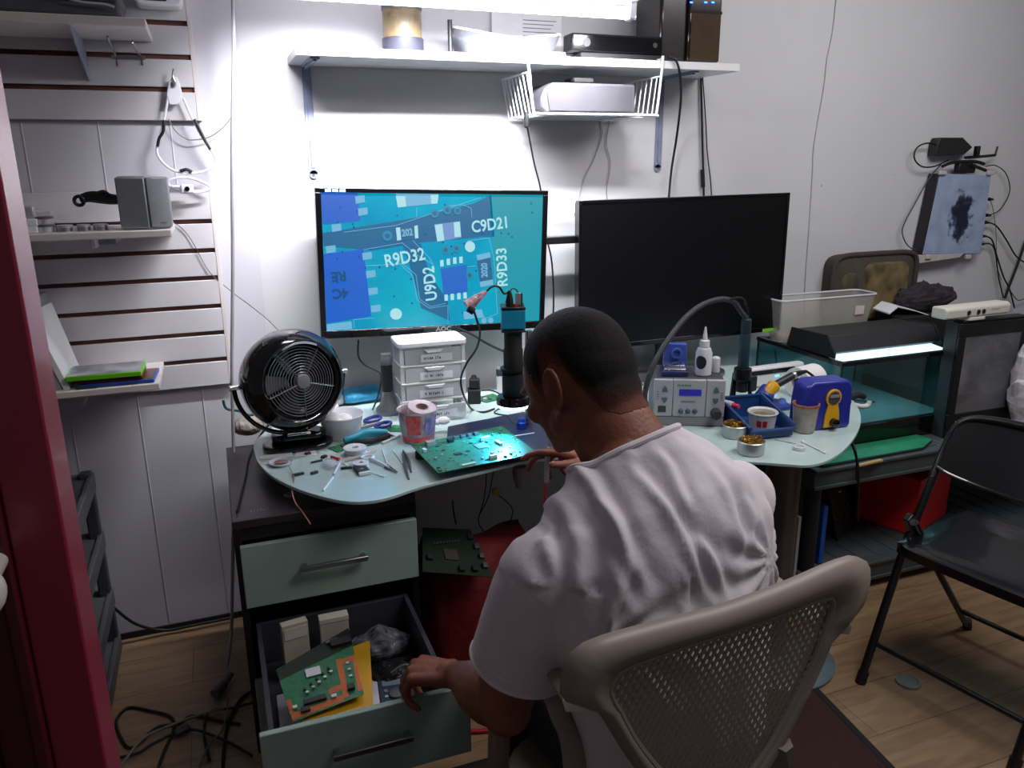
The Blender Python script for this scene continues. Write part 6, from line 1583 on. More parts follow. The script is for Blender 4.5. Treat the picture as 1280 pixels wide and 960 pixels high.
# pc case
cy = 2.055
BL, BR, TL, TR = ay(1184, 556, cy), ay(1263, 540, cy), ay(1199, 408, cy), ay(1272, 388, cy)
px0, px1 = BL.x - .012, BL.x + .345
PT = .965
CD = .066
t = T('computer_case', 'slim black computer case with a greyed side window and pale lettering, right of the tank', 'computer case', ((px0 + px1) / 2, cy + CD / 2, SZ + .001), -.03)
LM[t] = Matrix.Translation(t.location) @ Matrix.Rotation(-.03, 4, 'Z')
ww = (px1 - px0) / 2
z0, z1 = .0, PT - SZ
def L(x0, y0, z0, x1, y1, z1, nm, m, **k): return MB().span((x0, y0 - CD / 2, z0), (x1, y1 - CD / 2, z1)).build(nm, m, t, **k)
wx0, wx1, wz0, wz1 = -ww + .035, ww - .045, .095, z1 - .05
mb = MB()
mb.span((-ww, -CD / 2, 0), (ww, -CD / 2 + .012, wz0)); mb.span((-ww, -CD / 2, wz1), (ww, -CD / 2 + .012, z1)); mb.span((-ww, -CD / 2, wz0), (wx0, -CD / 2 + .012, wz1)); mb.span((wx1, -CD / 2, wz0), (ww, -CD / 2 + .012, wz1))
mb.build('side_frame', M['black'], t, bevel=.003)
mb = MB(); mb.span((-ww, -CD / 2 + .0125, 0), (ww, CD / 2, .008)); mb.span((-ww, -CD / 2 + .0125, z1 - .008), (ww, CD / 2, z1)); mb.span((-ww, -CD / 2 + .0125, .008), (-ww + .008, CD / 2, z1 - .008)); mb.span((ww - .008, -CD / 2 + .0125, .008), (ww, CD / 2, z1 - .008)); mb.span((-ww + .008, CD / 2 - .008, .008), (ww - .008, CD / 2, z1 - .008))
mb.build('chassis', mat('dark steel chassis', (46, 46, 50), .5), t)
MB().span((wx0, -CD / 2 + .003, wz0), (wx1, -CD / 2 + .006, wz1)).build('window', mat('greyed window', (150, 150, 156), .25, alpha=.42, c2=(110, 110, 116), scale=8), t)  # grey haze in the pane stands in for light inside the case
MB().span((wx0 + .02, .008, wz0 + .06), (wx0 + .17, CD / 2 - .010, wz1 - .02)).build('pale_backing', mat('pale grey sheet', (190, 188, 190), .7, c2=(130, 130, 134), scale=12), t)  # pale sheet added to brighten the view through the window
mb = MB()
for i in range(5):
    a = i * 1.2566 + .4; ca, sa = math.cos(a), math.sin(a)
    c0 = V((.04, -.018, (wz0 + wz1) / 2 + .02))
    mb.add([c0 + V((ca * .02 - sa * .012, 0, sa * .02 + ca * .012)), c0 + V((ca * .02 + sa * .012, .015, sa * .02 - ca * .012)), c0 + V((ca * .1 + sa * .04, .015, sa * .1 - ca * .04)), c0 + V((ca * .1 - sa * .02, 0, sa * .1 + ca * .02))], [(0, 1, 2, 3)])
mb.build('fan_blades', mat('translucent grey', (92, 92, 98), .3), t)
MB().lathe([(.11, 0), (.11, .02), (.104, .02), (.104, 0), (.11, 0)], (.04, -.018, (wz0 + wz1) / 2 + .02), (0, 1, 0), n=48, cap=False).build('fan_ring', M['greypl'], t)
MB().tube([(-.1, -.01, wz1 - .05), (-.05, -.02, wz1 - .02), (.0, -.02, wz1 - .06), (.02, -.01, wz0 + .1)], .004).tube([(-.09, -.01, wz0 + .1), (-.04, -.02, wz0 + .15), (.03, -.02, wz1 - .03)], .004).build('wiring', M['rubber'], t)
MB().tube([(-.10, -.01, wz0 + .02), (-.08, -.02, wz0 + .035), (-.06, -.01, wz0 + .02)], .005).build('red_lead', mat('dull red', (150, 50, 46), .5), t)
text('Nine Hundred Two', .022, mat('pale print', (190, 190, 194), .5), t, Matrix.Translation((-.05, -CD / 2 - .0006, .058)) @ RX90.to_4x4(), .0004, 1.0, 'lettering', .0004)
MB().bar((-ww + .02, 0, z1 + .004), (ww - .01, 0, z1 + .004), .05, .008).build('top_edge', M['black'], t, bevel=.003)
# white sensor bar
zz = PT + .0095
a, b = ay(1182, 388, 2.06), ay(1266, 378, 2.06)
t = T('white_sensor_bar', 'off-white sensor bar with three dark lenses on top of the computer case', 'sensor bar', ((a.x + b.x) / 2, 2.09, zz), .03)
hw = (b.x - a.x) / 2
iv = mat('ivory plastic', (214, 212, 202), .4, var=.03)
xprism([(-.03, .014), (.035, .014), (.035, .056), (-.018, .058), (-.032, .050)], -hw, hw).build('bar', iv, t, bevel=.007, seg=3)
MB().prism([(x, y) for x, y in rrect(.10, .06, .02)], 0, .0138).build('stand', iv, t, bevel=.003)
for x, r in ((-.055, .0085), (-.005, .0085), (.022, .0085)): MB().lathe([(r, 0), (r, .0025), (.001, .0028)], (x, -.0315, .033), (0, -1, 0), n=20).build('lens', M['gloss'], t)
mb = MB()
for i in range(5): mb.box((.066 + i * .009, -.0318, .038), (.005, .001, .005))
mb.build('logo_print', mat('faint grey', (170, 168, 160), .6), t)
# yellow-brown cap and green mat in front of the tank
c = az(1199, 541, SZ + .001)
tag(MB().lathe([(.030, 0), (.031, .003), (.029, .014), (.001, .015)], (c.x, c.y, SZ + .001), n=28).build('orange_cap', mat('orange brown', (200, 122, 40), .5)), 'orange-brown round cap on the shelf in front of the computer case', 'cap')
a = [az(1078, 556, SZ + .02), az(1168, 547, SZ + .02), az(1175, 532, SZ + .02), az(1150, 524, SZ + .02), az(1060, 528, SZ + .02)]
y_ = 2.115
pl = [(1.90, 1.998), (2.36, 2.0), (2.46, 2.05), (2.46, 2.117), (1.90, 2.117)]
t = T('green_mat', 'green work mat on a black board in front of the glass tank', 'mat', (2.15, 2.05, SZ + .001))
MB().prism([(x, y) for x, y in pl], SZ + .001, SZ + .008).build('board', M['blackm'], t, world=True, bevel=.002)
MB().prism([(x + .004, y + .004) if y < 2.1 else (x - .004, y) for x, y in pl], SZ + .0083, SZ + .011).build('mat_top', mat('green mat', (20, 110, 74), .6, c2=(30, 124, 84), scale=20), t, world=True)
tag(MB().bar(az(1072, 582, SZ + .005), az(1102, 575, SZ + .005), .014, .006).build('wooden_stick', mat('pale wood', (190, 150, 96), .6)), 'pale wooden stick on the front rim of the utility shelf', 'stick')
# white plastic bag at the far right
o = crumple('white_plastic_bag', (2.86, 2.0, SZ + .20), (.075, .06, .17), mat('white bag film', (206, 204, 212), .45, bump=.6, bscale=30), 'white crumpled plastic bag standing at the right end beside the computer case', 3)
o = crumple('grey_cloth', (2.86, 2.005, SZ + .055), (.10, .012, .05), mat('grey cloth', (128, 122, 122), .9), 'grey crumpled cloth', 6); bpy.data.objects.remove(o)
# things in the lower shelf: red cartons, dark boards, thin panel
LZ = .112
t = T('red_carton', 'bright red carton standing on the lower tier behind the folding chair', 'carton', (2.58, 2.25, LZ), .35)
MB().span((-.155, -.12, 0), (.155, .12, .235)).build('box', mat('bright red card', (214, 24, 26), .5), t, bevel=.003)
MB().span((-.156, -.02, .2352), (.156, .02, .2365)).build('tape', mat('dark red tape', (130, 16, 24), .4), t)
tag(MB().box((2.42, 2.52, LZ + .131), (.4, .12, .26), .0).build('dark_red_carton', mat('dark red card', (96, 14, 22), .6), bevel=.003), 'dark red carton at the back of the lower tier', 'carton')
tag(MB().box((1.985, 2.08, LZ + .115), (.018, .07, .23), -.1).build('blue_book', mat('blue cover', (28, 84, 170), .4), bevel=.001), 'blue book standing upright on the lower tier beside the black post', 'book')
tag(MB().box((1.835, 2.12, .17), (.012, .22, .34), -.0).build('leaning_sheet', mat('grey white panel', (168, 168, 166), .5), bevel=.001), 'thin whitish sheet standing upright between the desk column and utility shelf', 'panel')
for i, (x, y, rz_, rx_, lab) in enumerate(((2.10, 2.22, .3, 1.35, 'dark circuit board standing nearest the desk on the lower tier'), (2.24, 2.20, .5, 1.30, 'dark circuit board standing next to the red carton on the lower tier'))):
    R_ = Matrix.Rotation(rz_, 3, 'Z') @ Matrix.Rotation(rx_, 3, 'X')
    pcb('upright_circuit_board', lab, (x, y), [(-.09, 0), (.09, 0), (.09, .24), (-.09, .24)], 0, LZ + .003, M['pcbd'], [(n_, a, b + .12, c_, d_, e_, m_, r_) for n_, a, b, c_, d_, e_, m_, r_ in scatter_parts(.17, .23, 14, 20 + i)], R=R_)
tag(MB().span((2.0, 2.3, LZ), (2.2, 2.5, LZ + .25)).build('black_box', M['blackm'], bevel=.004), 'black box deep inside the lower tier behind the dark boards', 'box')

# ------------------------------------------------------------------ wall console
y = WY - .06
TL, TR, BR, BL = ay(1175, 217, y), ay(1239, 219, y), ay(1226, 317, y), ay(1153, 318, y)
cen = (TL + TR + BR + BL) / 4
t = T('wall_console', 'white and blue-black mottled console mounted flat on the wall', 'console', cen)
n0 = V((0, .052, 0))
L0 = ay(1173.5, 217, y), ay(1151.5, 318, y)
marb = bpy.data.materials.new('mottled blue skin'); marb.use_nodes = True
nt = marb.node_tree; N = nt.nodes; Lk = nt.links; b = N['Principled BSDF']
tc = N.new('ShaderNodeTexCoord'); 
mp = N.new('ShaderNodeMapping'); mp.inputs['Location'].default_value = (-.016, 0, .005); mp.inputs['Scale'].default_value = (1.25, 0, .74); Lk.new(tc.outputs['Object'], mp.inputs['Vector'])
nz = N.new('ShaderNodeTexNoise'); nz.inputs['Scale'].default_value = 26; nz.inputs['Detail'].default_value = 6; Lk.new(tc.outputs['Object'], nz.inputs['Vector'])
ln = N.new('ShaderNodeVectorMath'); ln.operation = 'LENGTH'; Lk.new(mp.outputs['Vector'], ln.inputs[0])
ma = N.new('ShaderNodeMath'); ma.operation = 'MULTIPLY_ADD'; ma.inputs[1].default_value = .16; Lk.new(nz.outputs['Fac'], ma.inputs[0]); Lk.new(ln.outputs['Value'], ma.inputs[2])
rp = N.new('ShaderNodeValToRGB'); e = rp.color_ramp.elements; e[0].position = .125; e[0].color = lin((14, 26, 46)); e[1].position = .165; e[1].color = lin((160, 176, 206))
e2 = rp.color_ramp.elements.new(.145); e2.color = lin((52, 70, 104)); Lk.new(ma.outputs[0], rp.inputs['Fac'])
n3 = N.new('ShaderNodeTexNoise'); n3.inputs['Scale'].default_value = 14; n3.inputs['Detail'].default_value = 8; Lk.new(tc.outputs['Object'], n3.inputs['Vector'])
r3 = N.new('ShaderNodeValToRGB'); r3.color_ramp.elements[0].position = .3; r3.color_ramp.elements[0].color = (.72, .74, .8, 1); r3.color_ramp.elements[1].position = .6; r3.color_ramp.elements[1].color = (1, 1, 1, 1); Lk.new(n3.outputs['Fac'], r3.inputs['Fac'])
mx = N.new('ShaderNodeMix'); mx.data_type = 'RGBA'; mx.blend_type = 'MULTIPLY'; mx.inputs['Factor'].default_value = 1; Lk.new(rp.outputs['Color'], mx.inputs['A']); Lk.new(r3.outputs['Color'], mx.inputs['B'])
Lk.new(mx.outputs['Result'], b.inputs['Base Color']); b.inputs['Roughness'].default_value = .35
MB().hexa([BL, BR, BR + n0, BL + n0, TL, TR, TR + n0, TL + n0]).build('skin_cover', marb, t, world=True, bevel=.002)
MB().hexa([L0[1], BL, BL + n0, L0[1] + n0, L0[0], TL, TL + n0, L0[0] + n0]).build('side_slab', mat('plum black side', (34, 26, 36), .4), t, world=True, bevel=.001)
ivb = mat('ivory bracket', (190, 184, 182), .5)
MB().hexa([ay(1145, 330, y - .004), ay(1200, 322, y - .004), ay(1200, 322, y - .004) + V((0, .055, 0)), ay(1145, 330, y - .004) + V((0, .055, 0)), ay(1147, 319, y - .004), ay(1205, 317, y - .004), ay(1205, 317, y - .004) + V((0, .055, 0)), ay(1147, 319, y - .004) + V((0, .055, 0))]).build('lower_bracket', ivb, t, world=True, bevel=.002)
for px in (1160, 1210): MB().box(ay(px, 321, y - .006), (.03, .014, .02)).build('bracket_lug', ivb, t, world=True, bevel=.003)
for px in (1178, 1238): MB().box(ay(px, 216, y - .006), (.04, .014, .018)).build('bracket_lug', ivb, t, world=True, bevel=.004)
for (px, py) in ((1236, 249), (1233, 269), (1231, 278), (1227, 295), (1225, 305)):
    p = ay(px, py, y + .02); MB().cyl(p, p + V((.026, 0, -.002)), .008, .005, n=10).build('port_plug', M['rubber'], t, world=True)
cb_ = [(((1234, 249), (1240, 256), (1245, 290), (1246, 330), (1252, 350)), .0018, M['greycable'], 'thin grey wire dropping from the uppermost port of the wall console'),
    (((1236, 269), (1250, 262), (1262, 240), (1258, 218), (1245, 207), (1232, 208)), .0022, M['rubber'], 'black wire looping from a port up to the adapter above the wall console'),
    (((1236, 278), (1246, 283), (1258, 300), (1270, 320), (1284, 330)), .0035, M['rubber'], 'black cable going right from the middle port of the wall console'),
    (((1231, 295), (1240, 300), (1246, 320), (1254, 345), (1262, 362), (1268, 385)), .0035, M['rubber'], 'black cable dropping from the lower port of the wall console'),
    (((1229, 305), (1238, 305), (1244, 315), (1248, 345), (1254, 372)), .003, M['rubber'], 'black cable from the lowest port running beside its neighbour'),
    (((1284, 295), (1272, 330), (1262, 356), (1256, 373)), .006, M['rubber'], 'thick straight black cable slanting at the right edge of the wall'),
    (((1262, 362), (1272, 375), (1284, 372)), .002, M['rubber'], 'thin black wire curling at the right edge below the wall console')]
for pp, r, m, lab in cb_: cable('console_cable', [ay(a, b, WY - .03) for a, b in pp], r, m, lab)
cable('console_loop', [ay(a, b, WY - .03) for a, b in ((1176, 206), (1162, 222), (1146, 250), (1131, 278), (1128, 292), (1134, 306), (1144, 312), (1152, 309))], .0026, mat('grey black wire', (70, 70, 74), .5), 'thin dark wire bowing out left of the wall console')
cable('adapter_loop', [ay(a, b, WY - .04) for a, b in ((1180, 184), (1160, 179), (1146, 185), (1143, 198), (1152, 208), (1168, 208), (1186, 200))], .0032, M['rubber'], 'black cable loop at the left of the adapter above the wall console')
y = WY - .05
t = T('wall_adapter', 'black power adapter with a prong hanger sitting above the wall console', 'adapter', ay(1195, 200, y))
q4 = [ay(1170, 195, y), ay(1206, 193, y), ay(1216, 184, y), ay(1204, 172, y), ay(1176, 172, y), ay(1172, 180, y)]
n_ = len(q4); MB().add(q4 + [p + V((0, .045, 0)) for p in q4], [tuple(range(n_)), tuple(range(n_, 2 * n_))[::-1]] + [(i, (i + 1) % n_, n_ + (i + 1) % n_, n_ + i) for i in range(n_)]).build('body', mat('adapter black', (30, 30, 32), .5), t, world=True, bevel=.003)
MB().tube([ay(1206, 197, y), ay(1224, 196, y), ay(1244, 194, y), ay(1247, 183, y)], .006, n=4, sm=False).build('hanger', M['black'], t, world=True)
MB().box(ay(1221, 190, y), (.018, .02, .05)).build('hanger_block', M['black'], t, world=True, bevel=.002)
y = WY - .045
t = T('wall_plug', 'black plug cluster resting on the upper edge of the wall console', 'plug', ay(1206, 212, y))
MB().box(ay(1206, 210, y), (.10, .03, .04), Matrix.Rotation(.05, 3, 'Y')).build('body', M['rubber'], t, world=True, bevel=.006)
MB().tube([ay(1178, 208, y - .01), ay(1192, 203, y - .01), ay(1218, 202, y - .01), ay(1230, 205, y - .01)], .007).build('lead', M['rubber'], t, world=True)
MB().tube([ay(1214, 206, y - .02), ay(1232, 213, y - .02)], .007, sm=False).build('plug_tip', M['rubber'], t, world=True)

# ================================================================== FOLDING CHAIR
fc = T('folding_chair', 'black metal folding chair standing beside the utility shelf', 'chair', (2.1, 1.4, 0))
blk = mat('satin black enamel', (10, 10, 12), .32, coat=.3)
F = V((1.725, 1.565, 0)); Wd = V((.22, -.976, 0)).normalized(); Dp = V((.976, .22, 0)).normalized()
cw = .44
def fp(wv, dv, z): return F + Wd * wv + Dp * dv + V((0, 0, z))
# uprights: front foot -> hinge -> back top
for wv, nm in ((0, 'front_leg'), (cw, 'front_leg')):
    MB().tube([fp(wv, 0, .012), fp(wv, .15, .43), fp(wv, .25, .62)], .0125, n=12, sm=False).build('leg', blk, fc, world=True)
    MB().tube([fp(wv, 0.0, .0), fp(wv, .012, .035)], .016, n=12, sm=False).build('foot_cap', M['rubber'], fc, world=True)
    MB().tube([fp(wv + (.03 if wv == 0 else -.03), .56, .012), fp(wv + (.02 if wv == 0 else -.02), .30, .32), fp(wv + (.012 if wv == 0 else -.012), .16, .50)], .011, n=12, sm=False).build('leg', blk, fc, world=True)
    MB().tube([fp(wv + (.03 if wv == 0 else -.03), .565, .0), fp(wv + (.03 if wv == 0 else -.03), .555, .035)], .015, n=12, sm=False).build('foot_cap', M['rubber'], fc, world=True)
    MB().bar(fp(wv, .14, .52), fp(wv, .20, .42), .02, .03).build('hinge_bracket', blk, fc, world=True, bevel=.003)
MB().tube([fp(0, .045, .125), fp(cw, .045, .125)], .009, n=12, sm=False).build('front_crossbar', blk, fc, world=True)
MB().tube([fp(.03, .50, .09), fp(cw - .03, .50, .09)], .008, n=12, sm=False).build('rear_crossbar', blk, fc, world=True)
# backrest frame (hoop) and curved panel
z0 = .62; zt3 = .80
hoop = [fp(0, .25, z0), fp(-.004, .30, .70), fp(.012, .335, .775), fp(.07, .352, .805), fp(cw / 2, .358, .812), fp(cw - .07, .352, .805), fp(cw - .012, .335, .775), fp(cw + .004, .30, .70), fp(cw, .25, z0)]
MB().tube(hoop, .0125, n=12).build('back_frame', blk, fc, world=True)
top, bot = [], []
for i in range(17):
    u_ = i / 16; s_ = math.sin(u_ * math.pi)
    top.append(fp(.012 + (cw - .024) * u_, .338 + .02 * s_, .80)); bot.append(fp(.004 + (cw - .008) * u_, .252 + .03 * s_, .655 - .035 * s_ ** .7))
R_ = []
for a, b in zip(top, bot):
    th = Dp * .006
    R_.append([a, a + th, b + th, b])
MB().rings(R_).build('backrest', blk, fc, world=True, bevel=.002)
MB().tube([p + Dp * .003 for p in bot], .006, n=10).build('backrest_edge', mat('edge sheen black', (24, 24, 26), .18, coat=1), fc, world=True)
# seat
sp_ = [(-.002, .0), (.02, -.035), (.08, -.05), (cw - .08, -.05), (cw - .02, -.035), (cw + .002, .0), (cw - .01, .30), (cw - .05, .345), (.05, .345), (.01, .30)]
P_ = catmull([fp(a, b + .13, .448 + b * .03) for a, b in [(x, y) for x, y in sp_]], 4, closed=True)
cen = sum(P_, V()) / len(P_)
mb = MB(); n_ = len(P_)
inner = [cen.lerp(p, .93) + V((0, 0, .006)) for p in P_]
mb.rings([[p + V((0, 0, -.028)) for p in P_], P_, inner, [cen.lerp(p, .5) + V((0, 0, .001)) for p in P_]])
mb.build('seat', mat('seat black', (16, 16, 20), .28, coat=.4), fc, world=True, smooth=50)
# ================================================================== PLASTIC ARMCHAIR
RS_ = M['resin']
CA, CB = V((.365, .775, 0)), V((.916, .836, 0))
ct_ = (CB - CA).normalized(); cn_ = V((-ct_.y, ct_.x, 0))       # along the back, and forward
CL = (CB - CA).length
def cp(u_, z, f=0.):      # point of the chair back
    return CA + ct_ * u_ + cn_ * (f + .0 * z) + V((0, 0, z))
ac = T('plastic_armchair', 'beige resin armchair with a woven-look mesh back, under the man', 'chair', (.66, 1.0, 0))
outer = [(.0, .912), (.012, .942), (.05, .955), (.15, .951), (.26, .944), (.38, .948), (.47, .956), (.525, .954), (.552, .935), (.559, .90), (.552, .868), (.520, .850), (.488, .842), (.466, .80), (.430, .728), (.392, .66), (.33, .59), (.275, .56), (.235, .595), (.170, .655), (.120, .722), (.086, .782), (.058, .835), (.040, .858), (.012, .866), (-.002, .885)]
inner = [(.062, .875), (.078, .905), (.13, .908), (.20, .908), (.28, .906), (.37, .906), (.44, .908), (.470, .903), (.474, .880), (.464, .85), (.442, .79), (.408, .73), (.370, .675), (.33, .635), (.29, .610), (.26, .606), (.215, .645), (.174, .688), (.134, .742), (.101, .797), (.076, .85)]
def smooth2(pl, k=4): return [(p.x, p.y) for p in catmull([V((a, b, 0)) for a, b in pl], k, True)]
O2, I2 = smooth2(outer), smooth2(inner)
def resample(pl, n):
    P = [V((a, b, 0)) for a, b in pl]; L_ = [0]
    for i in range(len(P)): L_.append(L_[-1] + (P[(i + 1) % len(P)] - P[i]).length)
    out = []; j = 0
    for k in range(n):
        d = L_[-1] * k / n
        while L_[j + 1] < d: j += 1
        t_ = (d - L_[j]) / max(1e-9, L_[j + 1] - L_[j]); out.append(P[j].lerp(P[(j + 1) % len(P)], t_))
    return out
cxy = V((.2723, .7911, 0))
def byangle(pl, n=96):
    P = [V((a, b, 0)) - cxy for a, b in pl]; out = []
    for k in range(n):
        th = 2 * math.pi * k / n; d = V((math.cos(th), math.sin(th), 0)); best = None
        for i in range(len(P)):
            a, b = P[i], P[(i + 1) % len(P)]; e = b - a
            den = d.x * e.y - d.y * e.x
            if abs(den) < 1e-12: continue
            t_ = (a.x * e.y - a.y * e.x) / den; s_ = (a.x * d.y - a.y * d.x) / den
            if t_ > 0 and -1e-3 <= s_ <= 1 + 1e-3: best = t_ if best is None else max(best, t_)
        out.append(d * (best or .1) + cxy)
    return out
OB, IB = byangle(O2), byangle(I2)
def curl(u_, z):          # ends of the back bend forward round the sitter
    e = max(0, abs(u_ - .275) - .20); return .9 * e * e / .08 * .05 + .012
R_ = []
for o_, i_ in zip(OB, IB):
    m_ = o_.lerp(i_, .5)
    R_.append([cp(o_.x, o_.y, curl(o_.x, o_.y) + .006), cp(o_.x, o_.y, curl(o_.x, o_.y) - .012), cp(m_.x, m_.y, curl(m_.x, m_.y) - .022), cp(i_.x, i_.y, curl(i_.x, i_.y) - .014), cp(i_.x, i_.y, curl(i_.x, i_.y) + .006), cp(m_.x, m_.y, curl(m_.x, m_.y) + .004)])
MB().rings(R_, closed=True).build('back_frame', RS_, ac, world=True, smooth=85)
MB().tube([cp(i_.x, i_.y, curl(i_.x, i_.y) - .010) for i_ in IB], .0055, closed=True, k=1).build('inner_rib', RS_, ac, world=True)
# woven mesh
def clip_line(p, d, poly):
    ts = []
    n = len(poly)
    for i in range(n):
        a, b = poly[i], poly[(i + 1) % n]; e = b - a
        den = d.x * e.y - d.y * e.x
        if abs(den) < 1e-12: continue
        w0 = a - p; t_ = (w0.x * e.y - w0.y * e.x) / den; s_ = (w0.x * d.y - w0.y * d.x) / den
        if 0 <= s_ < 1: ts.append(t_)
    ts.sort(); return list(zip(ts[0::2], ts[1::2]))
mb = MB()
step = .0112
for ang, off in ((math.radians(58), 0.), (math.radians(-58), .0012)):
    d = V((math.cos(ang), math.sin(ang), 0)); nrm = V((-d.y, d.x, 0))
    k = -42
    while k < 42:
        p = cxy + nrm * (k * step)
        for t0, t1 in clip_line(p, d, IB):
            if t1 - t0 < .006: continue
            n_ = max(1, int((t1 - t0) / .06)); R2 = []
            for j in range(n_ + 1):
                q = p + d * (t0 + (t1 - t0) * j / n_); w2 = nrm * .0025; c_ = curl(q.x, q.y) - .004 + off
                R2.append([cp(*(q + w2).xy, c_), cp(*(q - w2).xy, c_), cp(*(q - w2).xy, c_ - .0022), cp(*(q + w2).xy, c_ - .0022)])
            mb.rings(R2)
        k += 1
mb.build('back_mesh', RS_, ac, world=True, smooth=0)
# seat, legs, arms
sf = lambda u_, f, z: cp(u_, z, f)
seatp = [sf(.11, .03, .43), sf(.275, .0, .425), sf(.49, .03, .43), sf(.53, .2, .435), sf(.52, .40, .435), (sf(.275, .46, .428)), sf(.11, .40, .435), sf(.10, .2, .435)]
P_ = catmull(seatp, 5, True); cen = sum(P_, V()) / len(P_)
MB().rings([[p - V((0, 0, .035)) for p in P_], P_, [cen.lerp(p, .93) + V((0, 0, -.001)) for p in P_], [cen.lerp(p, .5) - V((0, 0, .008)) for p in P_], [cen.lerp(p, .1) - V((0, 0, .010)) for p in P_]]).build('seat', RS_, ac, world=True, smooth=60)
armL = [cp(.045, .80, .02), cp(.02, .79, .10), cp(.03, .775, .25), cp(.075, .765, .39), cp(.085, .752, .435), cp(.075, .70, .455)]
armL = [V((.400, .82, .84)), V((.430, .90, .79)), V((.452, 1.03, .755)), V((.458, 1.18, .735)), V((.462, 1.30, .715)), V((.462, 1.325, .66))]
armR = [V((.885, .86, .82)), V((.935, .95, .765)), V((.955, 1.05, .755)), V((.960, 1.16, .75)), V((.955, 1.23, .735)), V((.950, 1.25, .67))]
def strap(pts, w, th, up=V((0, 0, 1))):
    P = catmull(pts, 6); R2 = []
    for i, p in enumerate(P):
        d = (P[min(i + 1, len(P) - 1)] - P[max(i - 1, 0)]).normalized()
        s_ = d.cross(V((0, 0, 1))) if abs(d.z) < .95 else V((1, 0, 0))
        s_.normalize(); n_ = s_.cross(d).normalized(); ww = w(i / (len(P) - 1)) if callable(w) else w
        R2.append([p + s_ * ww + n_ * th * .2, p + s_ * ww * .6 + n_ * th, p - s_ * ww * .6 + n_ * th, p - s_ * ww + n_ * th * .2, p - s_ * ww * .8 - n_ * th, p + s_ * ww * .8 - n_ * th])
    return MB().rings(R2)
for a in (armL, armR): strap(a, .021, .010).build('armrest', RS_, ac, world=True, smooth=50)
strap([ay(690, 858, 1.03), ay(700, 892, 1.0), ay(716, 940, .97), V((.455, .90, .44))], .020, .008).build('arm_support', RS_, ac, world=True, smooth=60)
lg = {'fl': (V((.462, 1.32, .68)), V((.455, 1.30, .43)), V((.44, 1.33, 0))), 'fr': (V((.965, 1.25, .68)), V((.93, 1.235, .43)), V((.95, 1.28, 0)))}
for k_, pts in lg.items():
    MB().tube(list(pts), lambda u: .027 - .006 * u, n=10, k=6).build('leg', RS_, ac, world=True)
for pts in ((cp(.13, .665, .004), cp(.08, .43, .02), cp(.02, 0, -.09)), (cp(.385, .675, .004), cp(.47, .43, .02), cp(.53, 0, -.09))):
    strap(list(pts), .026, .012).build('leg', RS_, ac, world=True, smooth=50)

# ================================================================== THE MAN
skin = mat('warm brown skin', (142, 86, 64), .5, c2=(124, 72, 54), scale=9, var=.1, bump=.12, bscale=160)
skin.node_tree.nodes['Principled BSDF'].inputs['Subsurface Weight'].default_value = .06
HC = V((.577, 1.206, 1.176)); HS = 1.07
f_ = V((-.355, .80, -.50)).normalized()
r_ = f_.cross(V((0, 0, 1))).normalized()
r_ = (r_ + V((0, 0, -.05))).normalized(); r_ = (r_ - f_ * f_.dot(r_)).normalized()
u_h = r_.cross(f_).normalized()
HR = Matrix((r_, f_, u_h)).transposed()
def hp(x, y, z): return HC + HR @ (V((x, y, z)) * HS)
C7 = V((.632, 1.070, 1.090))
LS, RSh = V((.446, 1.035, .925)), V((.812, 1.05, .988))
LE, LWr = V((.392, 1.095, .655)), V((.386, 1.375, .512))
RE, RWr = V((.885, 1.310, .82)), V((.815, 1.580, .858))
def ringE(c, ax, ay_, n=28, p=2.3):
    ax, ay_ = V(ax), V(ay_); c = V(c); out = []
    for i in range(n):
        t_ = 2 * math.pi * i / n; a, b = math.cos(t_), math.sin(t_)
        out.append(c + ax * math.copysign(abs(a) ** (2 / p), a) + ay_ * math.copysign(abs(b) ** (2 / p), b))
    return out
def limb(mb, pts, rad, n=16, k=5):
    P = catmull(pts, k); m_ = len(P)
    def rr(u):
        x = u * (len(rad) - 1); i = min(int(x), len(rad) - 2); return rad[i] + (rad[i + 1] - rad[i]) * (x - i)
    mb.tube(P, rr, n=n, sm=False); mb.ell(P[0], rad[0], n=14, m=8); mb.ell(P[-1], rad[-1], n=14, m=8)
def torso_rings(g):
    return [ringE((.665, .985, .43), (.175 + g, 0, 0), (0, .125 + g, 0)), ringE((.665, .985, .52), (.172 + g, .0, 0), (0, .125 + g, 0)), ringE((.655, .985, .64), (.160 + g, 0, .0), (0, .118 + g, -.0)),
            ringE((.642, .995, .76), (.172 + g, 0, .012), (0, .118 + g, -.01)), ringE((.632, 1.010, .87), (.190 + g, 0, .022), (0, .115 + g, -.02)), ringE((.626, 1.028, .95), (.195 + g, 0, .03), (0, .105 + g, -.035)),
            ringE((.624, 1.045, 1.005), (.165 + g, 0, .034), (0, .088 + g, -.04)), ringE((.626, 1.062, 1.045), (.115 + g, 0, .028), (0, .070 + g, -.03)), ringE((.63, 1.078, 1.075), (.070 + g, 0, .02), (0, .055 + g, -.03))]
